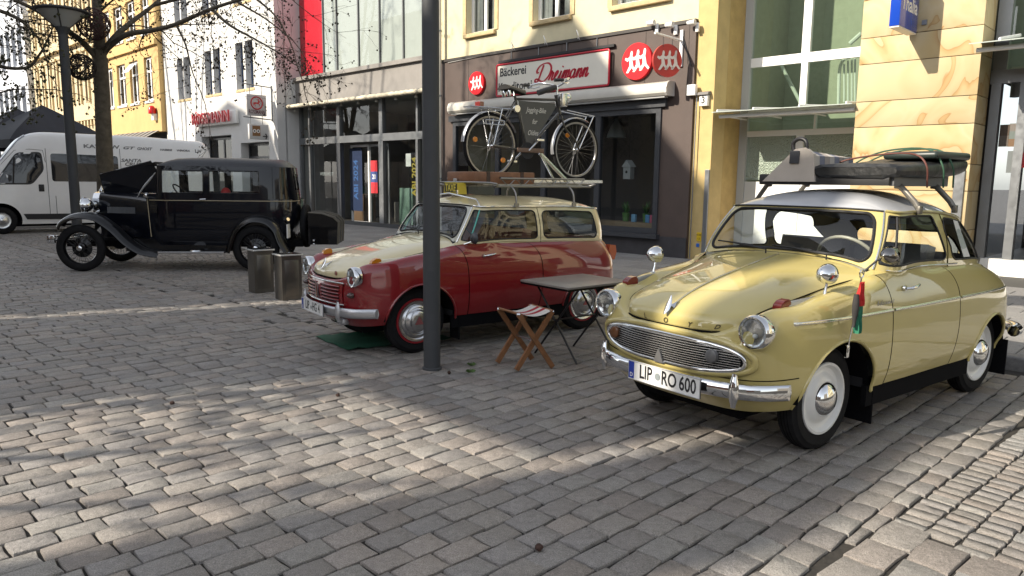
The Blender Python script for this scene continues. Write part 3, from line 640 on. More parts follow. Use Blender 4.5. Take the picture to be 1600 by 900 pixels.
F.part('door_panel', m_white, gm+.093, g1-.40, NWIN-.02, NWIN+.05, .12, zr4-.04); F.part('door_panel', m_white, g0+.02, gm-.053, NWIN-.02, NWIN+.05, .12, zr4-.04); F.part('side_panel', mat('panel_grey', (.5,.51,.5), .5), g1-.397, g1-.163, NWIN-.018, NWIN+.05, .12, zr4-.04)
m_int = mat('stair_wall', (.42,.44,.36), .9, var=.06)
F.part('stair_back_wall', m_int, g0-.2, g1-.05, NWIN+1.6, NWIN+1.7, 0, H); F.part('stair_side_wall', m_int, g1-.12, g1-.02, NWIN+.1, NWIN+1.6, 0, H)
mb = MB()     # stair rails behind the glass
rl = [FX(x, y, NWIN+.5) for x, y in ((1221,103),(1253,165))]; mb.tube([F.L(q[0], NWIN+.5, q[1]) for q in rl], .035, 8)
mb.build('handrail', mat('rail_pale', (.55,.60,.56), .4), F.o)
mb = MB()
ra = [FX(x, y, NWIN+.3) for x, y in ((1310,163),(1313,103),(1330,88),(1345,84))]; mb.tube(cr_path([F.L(q[0], NWIN+.3, q[1]) for q in ra], 4), .03, 8)
for x in (1319, 1325, 1331, 1336):
    q0, q1 = FX(x, 160, NWIN+.3), FX(x, 100-(x-1319)*.9, NWIN+.3); mb.tube([F.L(q0[0], NWIN+.3, q0[1]), F.L(q1[0], NWIN+.3, q1[1])], .018, 6)
q = [FX(x, y, NWIN+.35) for x, y in ((1328,68),(1346,52))]; mb.tube([F.L(a[0], NWIN+.35, a[1]) for a in q], .04, 8)
mb.build('stair_railing', mat('rail_white', (.72,.76,.74), .4), F.o)
# sandstone slabs
def sandstone():
    m = bpy.data.materials.new('honey_sandstone'); m.use_nodes = True; nt = m.node_tree; L = nt.links; b = nt.nodes['Principled BSDF']; b.inputs['Roughness'].default_value = .75
    tc = _n(nt, 'ShaderNodeTexCoord'); oi = _n(nt, 'ShaderNodeObjectInfo'); ad = _n(nt, 'ShaderNodeVectorMath', operation='ADD'); sc = _n(nt, 'ShaderNodeMath', operation='MULTIPLY'); sc.inputs[1].default_value = 40
    L.new(oi.outputs['Random'], sc.inputs[0]); L.new(tc.outputs['Object'], ad.inputs[0]); L.new(sc.outputs[0], ad.inputs[1])
    wv = _n(nt, 'ShaderNodeTexNoise'); wv.inputs['Scale'].default_value = .75; wv.inputs['Detail'].default_value = 3; wv.inputs['Distortion'].default_value = 1.2; L.new(ad.outputs[0], wv.inputs['Vector'])
    mr = _n(nt, 'ShaderNodeMath', operation='MULTIPLY'); mr.inputs[1].default_value = 4; L.new(wv.outputs['Fac'], mr.inputs[0]); fr = _n(nt, 'ShaderNodeMath', operation='FRACT'); L.new(mr.outputs[0], fr.inputs[0])
    cr = _n(nt, 'ShaderNodeValToRGB'); e = cr.color_ramp.elements; e[0].position = 0; e[0].color = (.47,.36,.195,1); e[1].position = 1; e[1].color = (.50,.395,.225,1)
    for p, c in ((.35, (.52,.42,.25,1)), (.8, (.48,.36,.18,1)), (.95, (.43,.28,.12,1)), (.975, (.36,.21,.08,1))): x = e.new(p); x.color = c
    L.new(fr.outputs[0], cr.inputs[0])
    hv = _n(nt, 'ShaderNodeHueSaturation'); mv = _n(nt, 'ShaderNodeMapRange'); mv.inputs[3].default_value = .88; mv.inputs[4].default_value = 1.1; L.new(oi.outputs['Random'], mv.inputs[0]); L.new(mv.outputs[0], hv.inputs['Value']); L.new(cr.outputs[0], hv.inputs['Color'])
    L.new(hv.outputs[0], b.inputs['Base Color'])
    nz = _n(nt, 'ShaderNodeTexNoise'); nz.inputs['Scale'].default_value = 150; L.new(tc.outputs['Object'], nz.inputs['Vector']); bp = _n(nt, 'ShaderNodeBump'); bp.inputs['Strength'].default_value = .15; bp.inputs['Distance'].default_value = .005; L.new(nz.outputs['Fac'], bp.inputs['Height']); L.new(bp.outputs[0], b.inputs['Normal'])
    return m
m_stone = sandstone()
NS = 13.32
F.part('pier_core', jt, uS0+.03, uS1-.03, NB+.025, NS+.3, 0, H)
zs = [.10,.40,.80,1.39,1.79,2.385,2.79,3.375,3.78,4.37,4.78,5.36,5.77,6.36,6.77,7.36,7.8,8.5]
for a, b in zip(zs, zs[1:]):
    F.part('stone_slab', m_stone, uS0+.003, uS1-.003, NB+random.uniform(-.001,.001), NB+.027, a+.005, b-.005, bev=.002)
    F.part('stone_slab', m_stone, uS0+.001, uS0+.029, NB+.0285, NS-.03, a+.005, b-.005, bev=.002)
    F.part('stone_slab', m_stone, uS1-.031, uS1-.001, NB+.0285, NWIN-.04, a+.005, b-.005, bev=.002)
# house lamp with number 3, yellow plates, metal guard at the pier
u1, z1 = FX(1100, 157, NB-.06); G = Front('house_number_lamp', 'white house number 3 box with little dark roof on the yellow pier', 'house number', u1, NB, z=z1)
mb = MB(); mb.box(-.085,.085,-.09,-.003,-.10,.10,.006); mb.build('box', m_signw, G.o, smooth=40); mb = MB(); mb.prism([(-.01,.10),(-.13,.10),(-.10,.15),(-.01,.17)], lambda p: (-.11,p[0],p[1]), lambda p: (.11,p[0],p[1])); mb.build('cap', mat('lead_roof', (.16,.15,.14), .6), G.o)
mb = MB(); put_text(mb, '3', .17, lambda x, y, d: Vector((x, -.0915, y-.0)), bold=.004); mb.build('number', m_black, G.o)
m_plate = mat('yellow_plate', (.62,.42,.02), .4); u1, z1 = FX(1092, 370, NB-.01); G = Front('hydrant_plate', 'small yellow utility plate low on the yellow pier', 'sign', u1, NB-.002, z=z1)
mb = MB(); mb.box(-.05,.05,-.012,0,-.085,.085,.002); mb.build('plate', m_plate, G.o); mb = MB(); put_text(mb, 'E 150', .04, lambda x, y, d: Vector((x, -.013, y+.035)), bold=.001); put_text(mb, '1,2', .045, lambda x, y, d: Vector((x, -.013, y-.035)), bold=.001); mb.build('print', m_black, G.o)
u1, z1 = FX(1090, 383, NB-.01); o = MB().box(-.03,.03,-.012,0,-.035,.035,.002).build('blue_plate', mat('plate_blue', (.03,.14,.5), .4)); o.location = Wp(u1, NB-.002, z1); o.rotation_euler = (0,0,ROTF); tag(o, 'tiny blue plate under the yellow plate on the pier', 'sign')
u1, z1 = FX(1103, 265, NB-.03); o = MB().box(-.045,.045,-.03,0,0,z1,.006).build('corner_guard', m_grey); o.location = Wp(uB+.05, NB-.002, 0); o.rotation_euler = (0,0,ROTF); tag(o, 'tall grey metal guard strip on the edge of the yellow pier', 'guard')
u1, z1 = FX(1512, 265, NB-.03); o = MB().box(-.07,.07,-.03,0,0,z1,.006).build('corner_guard', m_grey); o.location = Wp(uS0+.12, NB-.004, 0); o.rotation_euler = (0,0,ROTF); tag(o, 'grey metal guard strip on the right edge of the sandstone pier', 'guard')
# glass canopies
def canopy(name, label, u0, u1, nback, z, proj_, drop=.06):
    G = Front(name, label, 'canopy', (u0+u1)/2, nback, z=z)
    mb = MB(); mb.add([G.L(u0, nback-.02, z), G.L(u1, nback-.02, z), G.L(u1, nback-proj_, z-drop), G.L(u0, nback-proj_, z-drop), G.L(u0, nback-.02, z+.014), G.L(u1, nback-.02, z+.014), G.L(u1, nback-proj_, z-drop+.014), G.L(u0, nback-proj_, z-drop+.014)], [(0,1,2,3),(7,6,5,4),(0,4,5,1),(1,5,6,2),(2,6,7,3),(3,7,4,0)]); mb.build('glass_sheet', mat('canopy_glass', (.42,.46,.42), .15), G.o)
    mb = MB(); mb.tube([G.L(u0+.02, nback-proj_*.82, z-drop-.06), G.L(u1-.05, nback-proj_*.82, z-drop-.06)], .034, 12); mb.build('front_tube', m_white, G.o, smooth=50)
    for q in (.04, .35, .68, .96):
        uu = u0+(u1-u0)*q; mb = MB(); mb.tube([G.L(uu, nback-.02, z+.05), G.L(uu, nback-proj_*.98, z-drop+.03)], .016, 8, flat=1.6); mb.tube([G.L(uu, nback-.03, z-.12), G.L(uu, nback-proj_*.8, z-drop-.05)], .014, 6); mb.build('arm', m_white, G.o, smooth=50)
    return G
canopy('glass_canopy', 'glass canopy with white tube over the stair door beside the yellow pier', uS1+.01, FX(1112, 195, NB-.12)[0], NWIN-.03, FX(1160, 176, NWIN)[1]-.03, NWIN-NB+.12)

# projecting bookshop sign
usg, dsg = FX(1434, 53, NB)[0], .80
G = Front('projecting_sign', 'blue projecting box sign with white lettering on the sandstone wall', 'sign', usg, NB, z=FX(1434, 53, NB)[1])
mb = MB(); G.box(mb, usg, usg+.14, NB-dsg-.06, NB-.06, G.z, G.z+1.0, .006); mb.build('box', [mat('sign_blue', (.012,.06,.42), .18, coat=.4)], G.o, smooth=40)
mb = MB(); put_text(mb, 'Thalia', .29, lambda x, y, d: G.L(usg-.002, NB-.06-dsg/2+x, G.z+.34+y), bold=.006, sx=1.0); mb.build('lettering', m_signw, G.o)
mb = MB(); G.box(mb, usg+.005, usg+.135, NB-dsg-.05, NB-.07, G.z-.02, G.z-.001); mb.build('bottom_light', mat('sign_diffuser', (.7,.66,.6), .5), G.o); mb = MB(); G.box(mb, usg+.04, usg+.1, NB-.06, NB-.001, G.z+.1, G.z+.16); G.box(mb, usg-.12, usg-.05, NB-.03, NB-.001, G.z+.12, G.z+.19); mb.build('fixing', m_grey, G.o)

# ---------------- shop at the far right
F2u0, F2u1 = -6.0, uS0
F = Front('recessed_shop', 'recessed glazed shop front with dark window at the right edge', 'building', (F2u0+F2u1)/2, NS, z=0)
F.part('base_strip', mat('white_base', (.70,.69,.66), .6, var=.05), F2u0, F2u1-.003, NS-.05, NS+.2, PZ, .36)
for a, b, nm in ((F2u1-.16, F2u1-.03, 'post'), (F2u1-.52, F2u1-.40, 'post'), (F2u1-2.1, F2u1-2.0, 'post')): F.part(nm, m_grey, a, b, NS-.04, NS+.12, .362, 3.0)
F.part('head_rail', m_grey, F2u0, F2u1-.005, NS-.03, NS+.12, 3.003, 3.2); F.part('upper_post', m_grey, F2u1-.2, F2u1-.02, NS-.02, NS+.12, 3.203, H); F.part('upper_post', m_white, F2u1-.75, F2u1-.62, NS-.02, NS+.12, 3.203, H)
for a, b, z0_, z1_ in ((F2u1-.40, F2u1-.16, .36, 3.0), (F2u1-2.0, F2u1-.52, .36, 3.0), (F2u0, F2u1-2.1, .36, 3.0), (F2u0, F2u1-.2, 3.2, H)):
    mb = MB(); mb.add([F.L(b, NS+.05, z0_), F.L(a, NS+.05, z0_), F.L(a, NS+.05, z1_), F.L(b, NS+.05, z1_)], [(0,1,2,3)]); mb.build('pane', glass('dim_shop_glass', (.55,.57,.58), .4) if z1_ < 3.1 else g_stair, F.o)
F.part('shop_floor', m_shopfloor, F2u0, F2u1, NS+.2, NS+4, PZ, .3); F.part('shop_back_wall', m_room, F2u0, F2u1, NS+3.6, NS+3.7, .3, 3.2); F.part('shop_ceiling', m_room, F2u0, F2u1, NS+.13, NS+4, 3.1, 3.19); F.part('upper_back_wall', m_int, F2u0, F2u1, NS+1.0, NS+1.1, 3.2, H)
for k in range(5):
    cl = [(.25,.2,.15),(.5,.5,.5),(.12,.2,.25),(.35,.12,.1),(.3,.33,.2)][k]; zz = .5+.42*k
    F.part('shelf', m_grey, F2u1-2.4, F2u1-.5, NS+1.2, NS+1.5, zz, zz+.03)
    for j in range(9): F.part('book', mat('book_%d' % ((j+k) % 5), [(.25,.2,.15),(.5,.5,.5),(.12,.2,.25),(.35,.12,.1),(.3,.33,.2)][(j+k) % 5], .6), F2u1-2.35+j*.2, F2u1-2.2+j*.2, NS+1.2, NS+1.25, zz+.032, zz+random.uniform(.22,.33))
def poster(name, label, px0, py0, px1, py1, n, cols, words=()):
    ua, zb = FX(px1, py1, n); ub, zt_ = FX(px0, py0, n)
    G = Front(name, label, 'poster', (ua+ub)/2, n, z=zb)
    mb = MB(); k = len(cols); h_ = (zt_-zb)/k
    o = None
    for i, c in enumerate(cols):
        mb = MB(); G.box(mb, ua, ub, n, n+.004, zt_-(i+1)*h_, zt_-i*h_); mb.build('paper' if i == 0 else 'print', mat('poster_%.2f_%.2f_%.2f' % c, c, .5), G.o)
    for (t, s, x, y, cm, vert) in words:
        mb = MB(); f = (lambda a, b, d: G.L((ua+ub)/2-x-a, n-.002, (zt_+zb)/2+y+b)) if not vert else (lambda a, b, d: G.L((ua+ub)/2-x+b, n-.002, (zt_+zb)/2+y+a))
        put_text(mb, t, s, f, bold=.006); mb.build('lettering', cm, G.o)
    return G
poster('window_poster', 'red and white poster at the right edge of the recessed shop window', 1594, 190, 1612, 262, NS+.03, [(.7,.68,.64),(.7,.68,.64),(.6,.04,.04)])
poster('window_poster', 'dark food poster behind the recessed shop window', 1563, 195, 1575, 229, NS+.07, [(.3,.2,.14),(.45,.35,.28)]); poster('window_poster', 'pale poster with green spot behind the recessed shop window', 1578, 193, 1590, 229, NS+.07, [(.6,.5,.44),(.5,.55,.5),(.6,.35,.2)])
poster('window_poster', 'plain white sheet lower in the recessed shop window', 1575, 236, 1587, 270, NS+.07, [(.55,.56,.55)])
canopy('glass_canopy', 'glass canopy over the recessed shop at the right edge', F2u0, uS0+.02, NS-.05, 3.62, 1.25, .2)
u1, z1 = FX(1588, 108, NS+.5); G = Front('ceiling_spot', 'small white cylinder lamp under the ceiling of the recessed shop', 'lamp', u1, NS+.6, z=2.85); mb = MB(); mb.lathe([(0,.0),(.07,.0),(.07,.25),(0,.25)], k=16); mb.build('can', m_white, G.o, smooth=50); mb = MB(); mb.lathe([(0,-.004),(.05,-.004)], k=16); mb.build('lens', m_room, G.o)

# ---------------- glass fronted shop
gu0, gu1 = uL+.003, FX(466, 120, NG)[0]
F = Front('glass_shop', 'glass fronted shop with pale upper panels and grey fascia', 'building', (gu0+gu1)/2, NG, z=0)
def zpx(x, y): return FX(x, y, NG)[1]
zf0, zf1 = zpx(560, 155), zpx(560, 107)
m_fasc = mat('fascia_plaster', (.24,.225,.21), .7, var=.1, vscale=2.5, dirt=.3)
F.part('fascia', m_fasc, gu0, gu1, NG-.12, NG+.25, zf0, zf1-.12); F.part('fascia_cornice', m_fasc, gu0, gu1, NG-.22, NG+.25, zf1-.118, zf1)
m_panel = mat('pale_panel', (.36,.39,.37), .6, var=.03); m_frdk = mat('facade_mullion', (.12,.125,.13), .5)
mus = [gu1-.003, FX(502, 60, NG)[0], FX(523, 60, NG)[0], FX(557, 60, NG)[0], FX(590, 55, NG)[0], FX(627, 50, NG)[0], FX(660, 40, NG)[0], gu0+.02]
for i in range(len(mus)-1):
    b, a = mus[i], mus[i+1]
    mm = mat('panel_red', (.55,.012,.03), .35) if i == 0 else m_panel
    F.part('facade_panel', mm, a+.0225, b-.0225, NG+.10, NG+.14, zf1+.003, 9)
    F.part('mullion', m_frdk, a-.022, a+.022, NG+.05, NG+.13, zf1+.003, 9)
    mb = MB(); mb.add([F.L(b-.03, NG+.08, zf1), F.L(a+.03, NG+.08, zf1), F.L(a+.03, NG+.08, 9), F.L(b-.03, NG+.08, 9)], [(0,1,2,3)]); mb.build('pane', glass('facade_glass', (.93,.95,.94), .7), F.o)
F.part('red_edge', mat('panel_red', (.55,.012,.03), .35), mus[1]+.08, mus[1]+.3, NG+.12, NG+.158, zf1+.02, 9)
zt0, zt1_ = zpx(560, 222), zpx(560, 213)
F.part('transom', m_grey, gu0, gu1, NG-.03, NG+.12, zt0, zt1_+.04); F.part('base_rail', m_dgrey, gu0, gu1, NG-.01, NG+.1, 0.0, .12)
lm = [gu1-.06, FX(486, 280, NG)[0], FX(531, 280, NG)[0], FX(597, 280, NG)[0], FX(653, 280, NG)[0], gu0+.08]
for i, u_ in enumerate(lm):
    wd = .05 if i not in (2, 3) else .11
    F.part('post', m_grey if i != 2 else m_dgrey, u_-wd, u_+wd, NG-.04, NG+.1, .122, zt0-.002); F.part('post', m_grey, u_-wd*.8, u_+wd*.8, NG-.03, NG+.1, zt1_+.042, zf0-.002)
for a, b in zip(lm[1:], lm):
    for z0_, z1_ in ((.12, zt0), (zt1_+.04, zf0)):
        if a == lm[3] and z0_ < .5: continue
        mb = MB(); mb.add([F.L(b, NG+.05, z0_), F.L(a, NG+.05, z0_), F.L(a, NG+.05, z1_), F.L(b, NG+.05, z1_)], [(0,1,2,3)]); mb.build('pane', g_shop, F.o)
# recessed double door
for k, (a, b) in enumerate(((lm[3]+.11, (lm[3]+lm[2])/2-.01), ((lm[3]+lm[2])/2+.01, lm[2]-.11))):
    F.window(a, b, .03, zt0-.06, NG+.35, m_white if k else m_grey, g_shop, .07, name='door', depth=.05)
F.part('shop_floor', m_shopfloor, gu0, gu1, NG+.12, NG+5, 0, .04); F.part('shop_back_wall', mat('shop_back', (.16,.16,.16), .8), gu0, gu1, NG+4.5, NG+4.6, 0, 4.5); F.part('shop_ceiling', mat('shop_ceiling', (.4,.4,.4), .8), gu0, gu1, NG+.2, NG+5, zf0+.02, zf0+.1)
for k in range(6):
    uu = gu0+.8+k*1.35; F.part('display_table', mat('display_%d' % (k % 3), [(.32,.30,.27),(.22,.13,.08),(.15,.25,.2)][k % 3], .6), uu, uu+.7, NG+1.0+(k % 2)*.8, NG+1.5+(k % 2)*.8, .04, .7+.25*(k % 3), bev=.02)
shell(F, gu0, gu1, NG+.25, 9.0, m_fasc)
m_blue = mat('poster_blue', (.02,.06,.22), .5); m_yelt = mat('lettering_yellow', (.34,.27,.03), .5); m_whitet = mat('lettering_pale', (.7,.72,.75), .5)
poster('door_poster', 'tall dark blue poster with vertical lettering in the glass shop door', 546, 232, 567, 330, NG+.33, [(.008,.02,.06)], [('ABI 2024', .34, 0, 0, mat('lettering_blue', (.03,.09,.24), .5), True)])
poster('door_poster', 'red poster with white figures on the right door leaf of the glass shop', 579, 251, 590, 302, NG+.33, [(.6,.03,.04),(.05,.08,.25),(.6,.03,.04)], [('20', .2, 0, 0, m_whitet, False)])
poster('window_poster', 'white sheet taped inside the glass shop window beside the pole', 634, 240, 642, 260, NG+.08, [(.65,.66,.64)])
G = Front('window_lettering', 'yellow vertical lettering on the glass shop window beside the pole', 'lettering', FX(645, 290, NG)[0], NG+.06, z=1.2)
mb = MB(); put_text(mb, 'ABI 2024', .30, lambda a, b, d: Vector((-b, 0, a+.35)), bold=.008); mb.build('letters', m_yelt, G.o)
u1, z1 = FX(522, 272, NG); G = Front('window_lettering', 'faint grey words on the left pane of the glass shop', 'lettering', FX(508, 272, NG)[0], NG+.06, z=z1); mb = MB(); put_text(mb, 'WERKHOFF', .16, lambda a, b, d: Vector((a, 0, b)), bold=.002); mb.build('letters', mat('lettering_faint', (.35,.37,.37), .5), G.o)
# roller awning over the glass shop with its small lamps
G = Front('rolled_awning', 'rolled cream fabric awning under the grey fascia of the glass shop', 'awning', (gu0+gu1)/2, NG-.45, z=zf0-.1)
mb = MB(); rows = []; k = 120
for i in range(k+1):
    u_ = gu0+.05+(gu1+.25-gu0)*i/k; rr = .085+.012*math.sin(i*2.1)+random.uniform(-.008,.008); rows.append([G.L(u_, NG-.45+rr*math.cos(a), zf0-.06+rr*.8*math.sin(a)) for a in [2*math.pi*q/12 for q in range(13)]])
mb.grid(rows); mb.build('fabric_roll', mat('awning_fabric', (.50,.46,.36), .9, var=.35, vscale=5, dirt=.5), G.o, smooth=60)
mb = MB(); G.box(mb, gu0+.05, gu1+.25, NG-.40, NG-.13, zf0-.01, zf0+.025); mb.build('cover_plate', m_grey, G.o)
for q in range(9): mb = MB(); u_ = gu0+.7+q*.95; mb.lathe([(0,0),(.05,.0),(.035,.08),(0,.1)], G.L(u_, NG-.28, zf0-.2), k=12); mb.build('lamp_bulb', mat('bulb_glass', (.75,.74,.7), .2), G.o, smooth=50)

# ---------------- white drugstore house
ru0, ru1 = gu1+.003, FX(258, 150, NR)[0]
m_wht = mat('white_render', (.66,.655,.635), .85, var=.04, vscale=2, bump=.15, bscale=120, dirt=.12)
F = Front('white_house', 'white rendered town house with paired narrow windows and red shop sign', 'building', (ru0+ru1)/2, NR, z=0)
wins = []
for (x0, y0, x1, y1) in ((276, 95, 299, 155), (319, 82, 346, 142), (367, 64, 397, 136)):
    a, _ = FX(x1, y1, NR); b, _ = FX(x0, y0, NR); wins += [(a, a+(b-a)*.44, 4.62, 6.25), (a+(b-a)*.56, b, 4.62, 6.25)]
wins2 = [(a, b, 7.6, 9.1) for a, b, _, _ in wins]
d1 = (FX(361, 210, NR)[0], FX(315, 213, NR)[0], 0, 3.05); d2 = (FX(420, 222, NR)[0], FX(376, 222, NR)[0], 0, 2.72)
F.wall('front_wall', m_wht, ru0, ru1, 0, 10, NR, wins+wins2+[d1, d2], .35)
m_bluef = mat('blue_grey_frame', (.10,.14,.24), .4)
for a, b, z0_, z1_ in wins+wins2: F.window(a, b, z0_, z1_, NR+.2, m_bluef, g_win, .07, sill=.22, sill_m=m_sand)
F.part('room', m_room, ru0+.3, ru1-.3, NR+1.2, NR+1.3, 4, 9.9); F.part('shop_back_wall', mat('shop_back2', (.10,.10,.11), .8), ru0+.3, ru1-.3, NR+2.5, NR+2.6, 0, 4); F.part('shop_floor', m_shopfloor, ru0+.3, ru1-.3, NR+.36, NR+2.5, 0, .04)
F.window(d1[0], d1[1], .04, 3.0, NR+.3, m_dgrey, g_dark, .08, mull=[(d1[0]+d1[1])/2], name='shop_door'); F.window(d2[0], d2[1], .04, 2.7, NR+.3, m_dgrey, g_dark, .08, rails=[2.2], name='shop_window')
shell(F, ru0, ru1, NR, 10.0, m_wht)
# red sign letters on a white box
zs0 = FX(330, 197, NR-.12)[1]; ua, ub = FX(362, 180, NR-.15)[0], FX(301, 190, NR-.15)[0]
G = Front('shop_sign', 'red raised shop name letters on a white box over the drugstore door', 'sign', (ua+ub)/2, NR-.1, z=zs0)
mb = MB(); G.box(mb, ua-.28, ub-.3, NR-.12, NR-.01, zs0+.02, zs0+.50, .01); mb.build('box', m_signw, G.o, smooth=40)
mb = MB(); put_text(mb, 'ROSSMANN', .60, lambda x, y, d: Vector((x, -.03-.08-d, .28+y)), bold=.002, sx=(ub-ua)/3.35, depth=.03); mb.build('letters', mat('letter_red', (.55,.02,.03), .35), G.o)
mb = MB(); ox = -(ub-ua)*.30; mb.tube([Vector((ox+.2*math.cos(a), -.185, .28+.27*math.sin(a))) for a in [q*math.pi/12 for q in range(24)]], .02, 6, closed=True); mb.build('emblem_ring', mat('letter_red', (.55,.02,.03), .35), G.o)
CENT = [(-.55,.05),(-.35,.15),(.1,.1),(.25,.2),(.25,.5),(.12,.62),(.3,.78),(.45,.62),(.4,.45),(.62,.3),(.72,.5),(.78,.45),(.65,.18),(.45,.15),(.4,-.1),(.62,-.2),(.5,-.55),(.42,-.5),(.48,-.25),(.2,-.15),(-.1,-.12),(-.3,-.2),(-.25,-.6),(-.35,-.62),(-.45,-.2),(-.62,-.5),(-.7,-.45),(-.58,-.08),(-.75,-.2),(-.78,.0)]
def hanging_sign(label, px0, px1, pyt, pyb, uoff, build):
    # sign hanging square to the wall; outer edge px0, inner px1
    us = ru0+uoff; out = []
    for px in (px0, px1):
        d = ray(px, (pyt+pyb)/2); t = us/(d@U); p = CC+d*t; out.append(float(p@N))
    pm = (px0+px1)/2
    zz = []
    for py in (pyt, pyb):
        d = ray(pm, py); t = us/(d@U); zz.append(float((CC+d*t)[2]))
    n0, n1 = out; G = Front('hanging_sign', label, 'sign', us, (n0+n1)/2, z=zz[1]); build(G, us, n0, n1, zz[1], zz[0]); return G
m_sgrey = mat('sign_grey', (.50,.49,.48), .4); m_cred = mat('emblem_red', (.5,.02,.03), .4)
def b1(G, u, n0, n1, z0_, z1_):
    mb = MB(); G.box(mb, u-.06, u+.06, n0, n1, z0_, z1_, .01); mb.build('panel', m_sgrey, G.o, smooth=40)
    c = (n0+n1)/2; r = (n1-n0)*.29; zc_ = z0_+(z1_-z0_)*.6
    mb = MB(); mb.tube([G.L(u-.063, c+r*math.cos(a), zc_+r*math.sin(a)) for a in [q*math.pi/14 for q in range(28)]], .022, 6, closed=True); mb.build('emblem_ring', m_cred, G.o)
    mb = MB(); poly = [Vector((p[0]*r*.92, p[1]*r*.92)) for p in CENT]; tr = delaunay_2d_cdt(poly, [], [list(range(len(poly)))], 1, 1e-6); mb.add([G.L(u-.064, c+v.x, zc_+v.y) for v in tr[0]], [tuple(t) for t in tr[2]]); mb.build('emblem', m_cred, G.o)
    mb = MB(); put_text(mb, 'ROSSMANN', .18, lambda x, y, d: G.L(u-.063, c+x, z0_+.12+y), bold=.004, sx=(n1-n0)/1.15); mb.build('lettering', mat('lettering_dark', (.12,.04,.05), .5), G.o)
    mb = MB(); 
    for zz in (z1_+.28, z0_-.1): mb.tube([G.L(u, NR-.02, zz), G.L(u, n0-.12, zz+.05)], .02, 8)
    for q in (.2, .8): mb.tube([G.L(u, n0+(n1-n0)*q, z1_), G.L(u, n0+(n1-n0)*q, z1_+.31)], .014, 6); mb.tube([G.L(u, n0+(n1-n0)*q, z0_), G.L(u, n0+(n1-n0)*q, z0_-.55)], .012, 6)
    mb.tube([G.L(u, NR-.03, z1_+.35), G.L(u, NR-.03, z0_-.15)], .022, 8); mb.build('bracket', m_grey, G.o, smooth=50)
hanging_sign('square grey hanging sign with red ring emblem at the corner of the white house', 384.5, 415, 148, 181, .3, b1)
def b2(G, u, n0, n1, z0_, z1_):
    mb = MB(); G.box(mb, u-.05, u+.05, n0, n1, z0_, z1_, .01); mb.build('panel', mat('sign_pale', (.58,.58,.57), .4), G.o, smooth=40)
    wd = n1-n0; c = n0+wd*.36
    mb = MB(); G.box(mb, u-.053, u-.051, c-wd*.2, c+wd*.2, z0_+.22*(z1_-z0_), z1_-.1*(z1_-z0_)); mb.build('owl_face', mat('owl_brown', (.25,.13,.05), .5), G.o)
    for s_ in (-1, 1):
        mb = MB(); zc_ = z0_+.55*(z1_-z0_); cc = c+s_*wd*.095; mb.lathe([(0,0),(wd*.09,0)], G.L(u-.055, cc, zc_), 'x', 16); mb.build('eye_disc', m_signw, G.o); mb = MB(); mb.lathe([(0,0),(wd*.04,0)], G.L(u-.057, cc, zc_), 'x', 12); mb.build('pupil', m_black, G.o)
    mb = MB(); y0 = z0_+.22*(z1_-z0_); x0 = n0+wd*.68; mb.tube([G.L(u-.056, x0, y0), G.L(u-.056, x0+wd*.22, y0)], .018, 6); mb.tube([G.L(u-.056, x0+wd*.14, y0+.09), G.L(u-.056, x0+wd*.22, y0), G.L(u-.056, x0+wd*.14, y0-.09)], .018, 6); mb.build('arrow', m_black, G.o)
hanging_sign('pale sign with owl face and arrow hanging under the ring emblem sign', 388.5, 419, 194.5, 218, .3, b2)
u1, z1 = FX(431, 232, NR); 

# ---------------- yellow house, ornate cream house, white gothic house, brick house further down the street
m_orange = mat('apricot_render', (.55,.375,.16), .85, var=.06, vscale=2, bump=.2, bscale=90, dirt=.2)
yu0, yu1 = ru1+.003, 40.6
F = Front('apricot_house', 'apricot rendered house with tall white windows beyond the white house', 'building', (yu0+yu1)/2, NY, z=0)
wins = []
for (x0, x1) in ((224, 240), (201, 218), (181, 198), (165, 178)):
    a = FX(x1, 150, NY)[0]; b = FX(x0, 100, NY)[0]; wins.append((a, b-.05, 4.75, 6.6))
wins3 = [(a, b, 7.6, 9.2) for a, b, _, _ in wins]
F.wall('front_wall', m_orange, yu0, yu1, 3.4, 11, NY, wins+wins3, .3)
for a, b, z0_, z1_ in wins+wins3: F.window(a, b, z0_, z1_, NY+.1, m_white, g_win, .09, mull=[(a+b)/2], rails=[z0_+(z1_-z0_)*.68], sill=.15)
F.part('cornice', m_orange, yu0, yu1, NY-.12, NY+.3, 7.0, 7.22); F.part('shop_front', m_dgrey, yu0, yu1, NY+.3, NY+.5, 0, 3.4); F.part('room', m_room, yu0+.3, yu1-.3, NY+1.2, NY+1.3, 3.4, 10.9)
for k, (a, b) in enumerate(((wins[0][0]-.1, wins[0][0]-.02),)): pass
shell(F, yu0, yu1, NY, 11, m_orange)
for k in range(2):   # tilted open top lights
    a, b, z0_, z1_ = wins[1+k*2]; mb = MB(); mb.add([F.L(a+.1, NY-.0, z1_-.1), F.L(b-.1, NY-.0, z1_-.1), F.L(b-.1, NY-.38, z1_-.55), F.L(a+.1, NY-.38, z1_-.55)], [(0,1,2,3)]); mb.build('open_top_light', mat('sash_white', (.74,.76,.78), .25), F.o)
G = Front('striped_awning', 'dark striped awning on the apricot house', 'awning', 36.5, NY, z=2.6)
mb = MB(); m_aw = [mat('awning_dark', (.03,.03,.032), .8), mat('awning_grey', (.30,.29,.27), .8)]; k = 26
